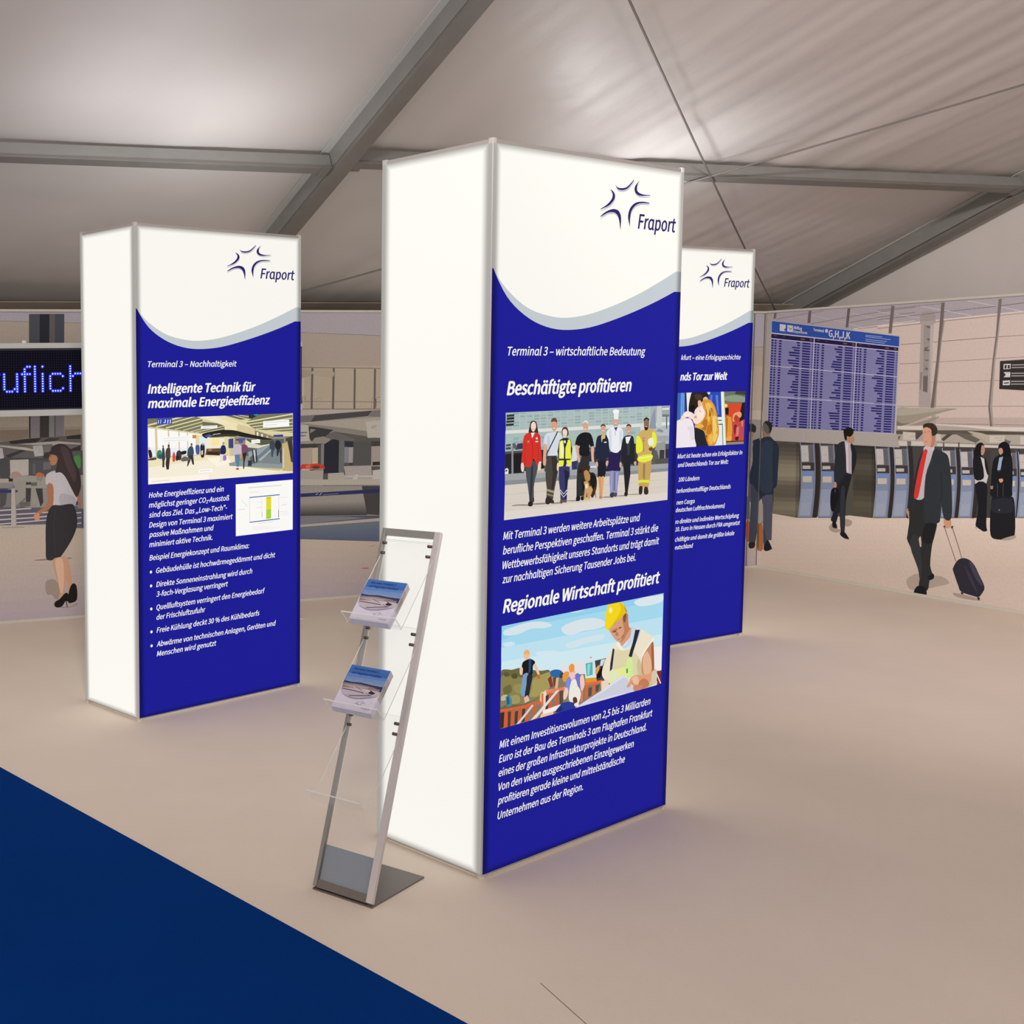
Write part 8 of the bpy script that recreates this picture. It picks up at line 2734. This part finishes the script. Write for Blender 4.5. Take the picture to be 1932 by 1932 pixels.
eave = empty('eave_beam', (RX, RY, RZ), RA, 'beige fabric covered eave beam along the foot of the tent roof, above the left printed wall', 'beam')
Shape().box(E0_, .04, -.02, .08, -.115, -.055).build('beam_profile', M_EAVE, eave)
Shape().box(E0_, .04, -.03, .09, -.055, .0).build('fabric_flap', plain('eave_flap', (.60, .56, .46), .85, var=.12, scale=11), eave)
Shape().obox(roof(E0_, .0, .045), Vector((-E0_, 0, 0)), (roof(0, 1) - roof(0, 0)) * .17, roof(0, 0, 1) * .004).build('roof_hem', plain('roof_hem_fabric', (.60, .51, .42), .85, var=.12, scale=7), eave)
cord = [(E0_ + i * .07, -.050, -.002 + .012 * noise.noise(Vector((i * .23, 2, 2)))) for i in range(int(-E0_ / .07) + 1)]
Shape().tube(cord, .010, 6).build('cord', M_ROPE, eave, True)

def rafter(e, label):
    o = empty('roof_beam', (RX, RY, RZ), RA, label, 'beam', 'sloping roof beams of the tent')
    dx, up_ = Vector((1, 0, 0)), roof(0, 1) - roof(0, 0)
    dn = roof(0, 0, 1)
    L = up_ * (T1_ + .05)
    Shape().obox(roof(e - .052, 0, .012), dx * .104, L, dn * .105).build('web', M_BEAM, o, bevel=.003)
    Shape().obox(roof(e - .044, 0, .117), dx * .088, L, dn * .007).build('groove', M_DARK, o)
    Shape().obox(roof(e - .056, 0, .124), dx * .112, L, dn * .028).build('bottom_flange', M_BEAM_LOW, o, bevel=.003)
    for sg in (-1, 1):
        Shape().obox(roof(e + sg * .075 - .025, .05, .009), dx * .05, L * .99, dn * .006).build('keder_strip', M_KEDER, o)
    return o
ra = rafter(-5.6, 'grey aluminium roof beam rising steeply above the middle of the view, crossing the purlin')
rb = rafter(-.06, 'grey aluminium end roof beam sloping down to the corner of the two printed walls')

def purlin(e0, e1, t, label):
    o = empty('purlin', (RX, RY, RZ), RA, label, 'beam', 'horizontal purlins between the roof beams')
    up_, dn = roof(0, 1) - roof(0, 0), roof(0, 0, 1)
    Shape().obox(roof(e0, t - .03, .035), Vector((e1 - e0, 0, 0)), up_ * .06, dn * .075).build('rail', M_BEAM, o, bevel=.003)
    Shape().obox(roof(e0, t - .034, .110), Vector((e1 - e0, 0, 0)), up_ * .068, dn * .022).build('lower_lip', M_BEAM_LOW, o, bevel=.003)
    for e in (e0 + .01, e1 - .07):
        b_ = Shape().obox(roof(e, t - .05, .05), Vector((.06, 0, 0)), up_ * .012, dn * .09)
        b_.obox(roof(e, t - .05, .13), Vector((.06, 0, 0)), up_ * .10, dn * .008)
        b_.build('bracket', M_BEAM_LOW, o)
        Shape().tube([roof(e + .03, t - .065, .095), roof(e + .03, t - .03, .095)], .010, 6).build('bolt', M_DARK, o)
    return o
purlin(-9.8, -5.655, 2.111, 'grey aluminium purlin under the left roof panel, left of the steep roof beam')
purlin(-5.545, -.12, 2.18, 'grey aluminium purlin running behind the tallest light tower to the end roof beam')

def cable(p, q, label):
    o = empty('tension_cable', (RX, RY, RZ), RA, label, 'cable', 'crossed tension cables under the roof')
    p, q = Vector(p), Vector(q)
    pts = [p.lerp(q, i / 20) + Vector((0, 0, -.03 * math.sin(math.pi * i / 20))) for i in range(21)]
    Shape().tube(pts, .0065, 6).build('wire', M_CABLE, o, True)
    d = (q - p).normalized()
    Shape().tube([p + d * .02, p + d * .20], .013, 8).build('turnbuckle', M_CABLE, o, True)
    Shape().tube([p - d * .03, p + d * .03], .022, 8).build('end_fitting', M_DARK, o, True)
    Shape().tube([q - d * .03, q + d * .03], .022, 8).build('end_fitting', M_DARK, o, True)
cable(roof(-.24, .10, .13), roof(-5.52, 4.29, .10), 'thin steel cable running from the wall corner steeply up to the left')
cable(roof(-5.50, .22, .13), roof(-.15, 4.45, .10), 'thin steel cable rising to the right behind the tallest light tower')

# ------------------------------------------------------------------ LED ticker on two posts
SIGN_Y = -.578
sign = empty('led_ticker', (WX, WY, 0), WA, 'long black LED ticker with blue running letters in front of the left printed wall', 'sign')
sx0, sx1 = -8.3, -4.735
Shape().box(sx0, sx1, SIGN_Y, SIGN_Y + .07, 1.54, 1.945).build('housing', plain('black_sign_housing', (.012, .012, .02), .6), sign)
Shape().box(sx0 + .01, sx1 - .01, SIGN_Y - .003, SIGN_Y, 1.55, 1.93).build('led_panel', M_LED_FACE, sign)
Shape().box(sx0, sx1, SIGN_Y - .012, SIGN_Y + .08, 1.944, 1.979).build('top_rail', M_SIGN_RAIL, sign, bevel=.002)
Shape().box(sx0, sx1, SIGN_Y - .012, SIGN_Y + .08, 1.499, 1.541).build('bottom_rail', M_SIGN_RAIL, sign, bevel=.002)
Shape().box(-6.77, -6.745, SIGN_Y - .01, SIGN_Y + .02, 1.979, 1.995).build('cable_tie', M_POST_WHITE, sign)
for px in (sx1 - .035, sx0):
    Shape().box(px, px + .035, SIGN_Y + .02, SIGN_Y + .055, 0, 1.499).build('post', M_POST_WHITE, sign, bevel=.002)
    Shape().box(px - .004, px + .039, SIGN_Y - .02, SIGN_Y + .10, 0, .006).build('foot_plate', M_POST_WHITE, sign)
dots = []
def run(cols, rows):
    for c in cols:
        for r in rows: dots.append((c, r))
run([-6], range(3, 11)); dots += [(-5, 4), (-4, 3), (-3, 3), (-2, 3)]
run([0], range(3, 10)); run([1, 2, 3], [10]); run([5], range(3, 11)); dots += [(4, 9)]
run([8], range(1, 11)); run([9, 10], [0]); run([7, 9, 10], [3])
run([12], range(0, 11)); dots += [(15, 0)]; run([15], range(3, 11))
run([18], range(4, 10)); run([19, 20, 21, 22], [3, 10]); dots += [(23, 4), (23, 9)]
run([26], range(0, 11)); dots += [(27, 4)]; run([28, 29, 30], [3]); run([31], range(4, 11))
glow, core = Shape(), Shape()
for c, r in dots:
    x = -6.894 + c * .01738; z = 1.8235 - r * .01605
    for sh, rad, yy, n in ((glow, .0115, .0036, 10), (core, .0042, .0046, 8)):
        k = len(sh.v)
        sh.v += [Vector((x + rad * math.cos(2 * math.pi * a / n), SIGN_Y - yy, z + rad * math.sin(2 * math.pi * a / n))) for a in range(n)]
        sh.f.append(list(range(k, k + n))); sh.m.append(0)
tag(glow.build('led_bloom_discs', M_LED_GLOW, sign), kind='stuff')  # wide blue discs: the bloom around each LED, built as glowing shapes
tag(core.build('lit_led_cores', M_LED_CORE, sign), kind='stuff')

# ------------------------------------------------------------------ illuminated towers
WHITE, BLUE, PALE = lin('faf9f2'), lin('1b1c96'), lin('c3ccd0')
W, D, H = TOWER_W, TOWER_D, TOWER_H
def sheet(name, mat, parent, quad, color, out, lay=0):
    q = [Vector(p) + Vector(out) * lay for p in quad]
    return link(name, q, [[0, 1, 2, 3]], mat, parent, colors=[color])

def tower(x, y, a, label, art):
    o = empty('light_tower', (x, y, 0), a, label, 'display tower', 'three illuminated display towers')
    fr = .019
    for px, py in ((0, 0), (W - fr, 0), (0, D - fr), (W - fr, D - fr)):
        Shape().box(px, px + fr, py, py + fr, .010, H).build('corner_post', M_ALU_FLAT, o, bevel=.0015)
        Shape().box(px + .002, px + fr - .002, py + .002, py + fr - .002, 0, .010).build('foot', M_POST_WHITE, o)
    for z0, z1 in ((H - .020, H - .004), (.010, .024)):
        nm = 'top_rail' if z0 > 1 else 'bottom_rail'
        Shape().box(fr, W - fr, .001, fr - .001, z0, z1).build(nm, M_ALU, o)
        Shape().box(fr, W - fr, D - fr + .001, D - .001, z0, z1).build(nm, M_ALU, o)
        Shape().box(.001, fr - .001, fr, D - fr, z0, z1).build(nm, M_ALU, o)
        Shape().box(W - fr + .001, W - .001, fr, D - fr, z0, z1).build(nm, M_ALU, o)
    z0, z1, m = .018, H - .018, .003
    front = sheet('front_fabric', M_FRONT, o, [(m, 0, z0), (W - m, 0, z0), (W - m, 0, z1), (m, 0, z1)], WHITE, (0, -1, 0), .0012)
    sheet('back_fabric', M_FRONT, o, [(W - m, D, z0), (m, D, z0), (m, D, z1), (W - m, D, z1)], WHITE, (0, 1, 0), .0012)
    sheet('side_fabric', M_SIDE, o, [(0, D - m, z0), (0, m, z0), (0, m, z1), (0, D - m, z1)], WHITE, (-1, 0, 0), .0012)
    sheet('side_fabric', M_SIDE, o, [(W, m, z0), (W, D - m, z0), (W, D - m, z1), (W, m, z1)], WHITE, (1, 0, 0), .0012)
    Shape().box(.03, W - .03, .03, D - .03, H - .10, H - .094).build('lamp_tray', M_LAMPS, o)
    # print on the front
    def open_curve(s):
        p = points(s)
        p = [tuple(2 * p[0][k] - p[1][k] for k in (0, 1))] + p + [tuple(2 * p[-1][k] - p[-2][k] for k in (0, 1))]
        return rounded(p)[3:-5]
    w1, w2 = open_curve(ART_WAVE[0]), open_curve(ART_WAVE[1])
    w1 = [p for p in w1 if m <= p[0] <= W - m]; w2 = [p for p in w2 if m <= p[0] <= W - m]
    w1 = [(m, w1[0][1])] + w1 + [(W - m, w1[-1][1])]; w2 = [(m, w2[0][1])] + w2 + [(W - m, w2[-1][1])]
    def area(name, upper, zb, col, lay):
        V = [(a, -.0012 - lay, b) for a, b in upper] + [(a, -.0012 - lay, zb) for a, b in upper]
        n = len(upper)
        F = [[n + i, n + i + 1, i + 1, i] for i in range(n - 1)]
        link(name, V, F, M_FRONT, front, colors=[col] * len(F))
    area('grey_wave', w1, 1.80, PALE, .0001)
    area('blue_field', w2, z0, BLUE, .0002)
    print_mesh('star_logo', logo_art('2a2468', 'cbc3cc', 1370, 4600), (0, 0, W, H), M_FRONT, front, 2000.0, -.0013)
    lettering('logo_lettering', [('Fraport', .845, 1.096, 2.2555, .052)], M_FRONT, front, lin('2a2468'), bold=.03, slant=.18, y=-.0016)
    for kind, line in [(k, l) for k, ls in art['text'] for l in ls]:
        lettering(kind, [line], M_FRONT, front, WHITE, bold=.05 if kind == 'heading' else .022, y=-.0018)
    for name, shapes, rect in art['photos']:
        print_mesh(name, shapes, rect, M_FRONT, front, 2000.0, -.0015, step=.00003)
    if art.get('bullets'):
        for z in art['bullets']:
            link('bullet_point', [(.084 + .0075 * math.cos(k * math.pi / 6), -.0018, z + .0095 + .0075 * math.sin(k * math.pi / 6)) for k in range(12)],
                 [list(range(12))], M_FRONT, front, colors=[WHITE])
    return o

h1, H1, P1 = .0285, .0445, .0262
ART_A = dict(text=[
    ('subheading', [('Terminal 3 – wirtschaftliche Bedeutung', .092, .914, 1.793, h1)]),
    ('heading', [('Beschäftigte profitieren', .093, .827, 1.661, H1)]),
    ('paragraph', [('Mit Terminal 3 werden weitere Arbeitsplätze und', .085, .909, 1.171, P1),
                   ('berufliche Perspektiven geschaffen. Terminal 3 stärkt die', .085, 1.035, 1.121, P1),
                   ('Wettbewerbsfähigkeit unseres Standorts und trägt damit', .085, 1.044, 1.071, P1),
                   ('zur nachhaltigen Sicherung Tausender Jobs bei.', .085, .886, 1.022, P1)]),
    ('heading', [('Regionale Wirtschaft profitiert', .092, 1.055, .919, H1)]),
    ('paragraph', [('Mit einem Investitionsvolumen von 2,5 bis 3 Milliarden', .084, 1.015, .447, P1),
                   ('Euro ist der Bau des Terminals 3 am Flughafen Frankfurt', .083, 1.032, .397, P1),
                   ('eines der großen Infrastrukturprojekte in Deutschland.', .082, .992, .348, P1),
                   ('Von den vielen ausgeschriebenen Einzelgewerken', .083, .908, .298, P1),
                   ('profitieren gerade kleine und mittelständische', .080, .850, .249, P1),
                   ('Unternehmen aus der Region.', .081, .581, .197, P1)])],
    photos=[('staff_photo', ART_STAFF, (0.087, 1.2379, 1.0939, 1.6014)), ('builder_photo', ART_BUILDER, (0.0851, 0.5155, 1.0873, 0.8744))])
ART_B = dict(text=[
    ('subheading', [('Terminal 3 – Nachhaltigkeit', .076, .671, 1.791, h1)]),
    ('heading', [('Intelligente Technik für', .076, .806, 1.660, H1), ('maximale Energieeffizienz', .076, .911, 1.588, H1)]),
    ('paragraph', [('Hohe Energieeffizienz und ein', .075, .577, 1.137, P1), ('möglichst geringer CO₂-Ausstoß', .075, .615, 1.087, P1),
                   ('sind das Ziel. Das ,,Low-Tech"-', .075, .601, 1.037, P1), ('Design von Terminal 3 maximiert', .075, .640, .986, P1),
                   ('passive Maßnahmen und', .075, .506, .937, P1), ('minimiert aktive Technik.', .075, .497, .887, P1)]),
    ('paragraph', [('Beispiel Energiekonzept und Raumklima:', .075, .759, .819, P1),
                   ('Gebäudehülle ist hochwärmegedämmt und dicht', .118, .952, .750, P1),
                   ('Direkte Sonneneinstrahlung wird durch', .118, .781, .679, P1), ('3-fach-Verglasung verringert', .118, .605, .629, P1),
                   ('Quellluftsystem verringert den Energiebedarf', .118, .875, .561, P1), ('der Frischluftzufuhr', .118, .446, .510, P1),
                   ('Freie Kühlung deckt 30 % des Kühlbedarfs', .118, .834, .443, P1),
                   ('Abwärme von technischen Anlagen, Geräten und', .118, .957, .371, P1), ('Menschen wird genutzt', .118, .521, .321, P1)])],
    photos=[('hall_photo', ART_HALL, (0.0713, 1.2046, 1.0866, 1.5345)), ('cross_section_diagram', ART_DIAGRAM, (0.6631, 0.891, 1.0865, 1.1679))],
    bullets=(.750, .679, .561, .443, .371))
ART_C = dict(text=[
    ('subheading', [('Flughafen Fran', .085, .418, 1.800, h1), ('kfurt – eine Erfolgsgeschichte', .453, 1.031, 1.800, h1)]),
    ('heading', [('Deutschla', .085, .415, 1.674, H1), ('nds Tor zur Welt', .452, .903, 1.674, H1)]),
    ('paragraph', [('Der Flughafen Fran', .085, .418, 1.191, P1), ('kfurt ist heute schon ein Erfolgsfaktor in', .446, 1.081, 1.191, P1),
                   ('und Deutschlands Tor zur Welt:', .453, .944, 1.137, P1)]),
    ('paragraph', [('100 Ländern', .461, .662, 1.046, P1), ('terkontinentalflüge Deutschlands', .448, .976, .976, P1),
                   ('nen Cargo', .450, .623, .903, P1), ('deutschen Luftfrachtvolumens)', .445, .922, .856, P1),
                   ('ro direkte und indirekte Wertschöpfung', .444, 1.070, .783, P1), ('10. Euro in Hessen durch FRA umgesetzt', .445, 1.082, .735, P1),
                   ('chäftigte und damit die größte lokale', .447, 1.028, .671, P1), ('eutschland', .448, .620, .621, P1)])],
    photos=[('couple_photo', ART_COUPLE, (0.0293, 1.258, 1.0922, 1.5974))])
tower(1.4185, 3.8721, .5832, 'tallest and nearest illuminated white and blue tower with staff and builder photos', ART_A)
tower(.3701, 5.7871, .5984, 'illuminated white and blue tower on the left with the airport hall photo and bullet list', ART_B)
tower(3.4171, 7.0135, .4658, 'illuminated white and blue tower behind the nearest one, with photo of a hugging couple', ART_C)

# ------------------------------------------------------------------ leaflet rack
RKX, RKY, RKA, LEAN, RW, RL = .8302, 3.8236, math.atan2(-.6865, .7272), .38, .2214, 1.275
rack = empty('leaflet_rack', (RKX, RKY, 0), RKA, 'leaning silver leaflet rack with three clear acrylic trays beside the nearest tower', 'leaflet stand')
dv, nv, wv = Vector((0, math.sin(LEAN), math.cos(LEAN))), Vector((0, -math.cos(LEAN), math.sin(LEAN))), Vector((1, 0, 0))
def rk(x, a, m_=0.0): return wv * x + dv * a + nv * m_
for x, wd, mt in ((0, .0135, M_RACK_DARK), (RW - .0235, .0235, M_ALU_FLAT)):
    Shape().obox(rk(x, .012, -.008), wv * wd, dv * (RL - .012), nv * .018).build('side_rail', mt, rack, bevel=.0015)
Shape().obox(rk(.0135, 1.2505, -.007), wv * (RW - .037), dv * .0245, nv * .014).build('top_bar', M_RACK_DARK, rack)
Shape().obox(rk(.0135, .010, -.007), wv * (RW - .037), dv * .026, nv * .014).build('bottom_bar', M_BASE, rack)
Shape().obox(rk(.0165, .036, -.004), wv * (RW - .040), dv * .118, nv * .004).build('lower_panel', M_FROST, rack)
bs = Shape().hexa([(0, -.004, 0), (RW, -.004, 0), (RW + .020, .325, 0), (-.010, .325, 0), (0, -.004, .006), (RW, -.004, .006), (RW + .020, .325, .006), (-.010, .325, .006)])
bs.build('base_plate_and_shadow', M_BASE, rack)  # flat plate that also stands for the rack's shadow on the floor
def clear_sheet(prof, x0, x1, th, name, parent):
    """acrylic strip bent along a profile of (a, m) points; cut edges in a second material"""
    V, F, MI = [], [], []
    n = len(prof)
    off = []
    for i in range(n):
        p0, p1 = Vector(prof[max(i - 1, 0)]), Vector(prof[min(i + 1, n - 1)])
        d = (p1 - p0).normalized(); off.append(Vector((d.y, -d.x)) * th)
    for x in (x0, x1):
        for i in range(n):
            V.append(rk(x, prof[i][0], prof[i][1]))
        for i in range(n):
            V.append(rk(x, prof[i][0] + off[i].x, prof[i][1] + off[i].y))
    A, B_ = 0, 2 * n
    for i in range(n - 1):
        F.append([A + i, A + i + 1, B_ + i + 1, B_ + i]); MI.append(0)
        F.append([A + n + i, A + n + i + 1, B_ + n + i + 1, B_ + n + i]); MI.append(0)
        for q in (A, B_):
            F.append([q + i, q + i + 1, q + n + i + 1, q + n + i]); MI.append(1)
    for i in (0, n - 1):
        F.append([A + i, B_ + i, B_ + n + i, A + n + i]); MI.append(1)
    o = link(name, V, F, [M_CLEAR, M_CLEAR_EDGE], parent)
    o.data.polygons.foreach_set('material_index', MI)
    return o
clear_sheet([(.155, .000), (1.232, .000)], .0195, RW - .0255, .003, 'back_sheet', rack)
TRAYS = (.892, .588, .284)
for a0 in TRAYS:
    clear_sheet([(a0 + .342, .006), (a0 + .285, .008), (a0 + .270, .012), (a0 + .010, .142), (a0 + .003, .150), (a0 + .012, .158), (a0 + .030, .204)], .012, RW - .010, .0045, 'tray', rack)
for a in (1.220, 1.183, .908, .872, .600, .565):
    for x in (.0135, RW - .0235 - .014):
        Shape().tube([rk(x, a, .012), rk(x + .014, a, .012)], .0055, 10).build('bolt', M_BOLT, rack, True)

# leaflets: each one a folded sheet stack of its own, standing in the tray
LW, LH, NLEAF, LT = .145, .180, 14, .0021
def leaflet_edge(h): return lin(h)
def leaflet_mesh(z_jit):
    """white booklet whose right edge shows the printed bleed: pale, brown, pale"""
    V, F, C = [], [], []
    cuts = (0, .060, .085, .118, .150, LH)
    cols = ('c6bac4', 'a09388', '8a7468', 'a08a86', 'b8a6a8')
    t = LT * .86
    for k, (b0, b1) in enumerate(zip(cuts, cuts[1:])):
        n = len(V)
        V += [(0, b0, 0), (LW, b0, 0), (LW, b1, 0), (0, b1, 0), (0, b0, t), (LW, b0, t), (LW, b1, t), (0, b1, t)]
        F += [[n + 3, n + 2, n + 1, n], [n + 4, n + 5, n + 6, n + 7], [n + 1, n + 2, n + 6, n + 5], [n + 3, n, n + 4, n + 7]]
        C += [lin('d5ccd2'), lin('d5ccd2'), lin(cols[k]), lin('cfc5ca')]
    F += [[0, 1, 5, 4], [n + 2, n + 3, n + 7, n + 6]]; C += [lin('d0c6cc')] * 2
    return V, F, C
lv, lf, lc = leaflet_mesh(0)
proto = None
world_rack = Matrix.Translation((RKX, RKY, 0)) @ Matrix.Rotation(RKA, 4, 'Z')
for a0, where in ((.892, 'top'), (.588, 'middle')):
    ut = (dv * .285 - nv * .148).normalized(); nt_ = ut.cross(wv) * -1
    if nt_.y > 0: nt_ = -nt_
    base = rk(.030, a0, .148) + ut * .001 + nt_ * .0015
    for k in range(NLEAF):
        top = k == NLEAF - 1
        jx = random.uniform(-.0012, .0012) if not top else 0
        jy = random.uniform(0, .0015) if not top else 0
        mat3 = Matrix((wv, ut, nt_)).transposed().to_4x4()
        loc = base + nt_ * (LT * k) + wv * jx + ut * jy
        if proto is None:
            o = link('leaflet', lv, lf, M_PAPER, None, colors=lc); proto = o
        else:
            o = proto.copy(); COL.objects.link(o)
        o.matrix_world = world_rack @ Matrix.Translation(loc) @ mat3
        if top:
            tag(o, f'front leaflet with blue sky and airport model cover in the {where} tray of the rack', 'leaflet', f'leaflets in the {where} tray')
            pl_ = lambda a, b, h: (a, b, LT * .86 + h + .00005)
            print_mesh('cover_print', ART_COVER, (0, 0, LW, LH), M_PAPER, o, 2000.0, step=.00001, place=pl_)
            print_mesh('star_logo', logo_art('4a4660', None, 167, 57, 0.1188), (0, 0, LW, LH), M_PAPER, o, 2000.0, step=.00001, place=lambda a, b, h: (a, b, LT * .86 + h + .0003))
            lettering('title_lettering', [('Das neue Terminal 3', .0152, .108, .1625, .0085), ('am Flughafen Frankfurt', .0145, .1231, .1455, .0085)],
                      M_PAPER, o, lin('23407e'), bold=.05, y=-.0001, place=lambda a, b, h: (a, b, LT * .86 + h + .0004))
            lettering('logo_lettering', [('Fraport', .1044, .1347, .0122, .0055)], M_PAPER, o, lin('4a4660'), bold=0, y=-.0001,
                      place=lambda a, b, h: (a, b, LT * .86 + h + .0004))
        else:
            tag(o, f'leaflet stacked behind the front one in the {where} tray of the rack', 'leaflet', f'leaflets in the {where} tray')
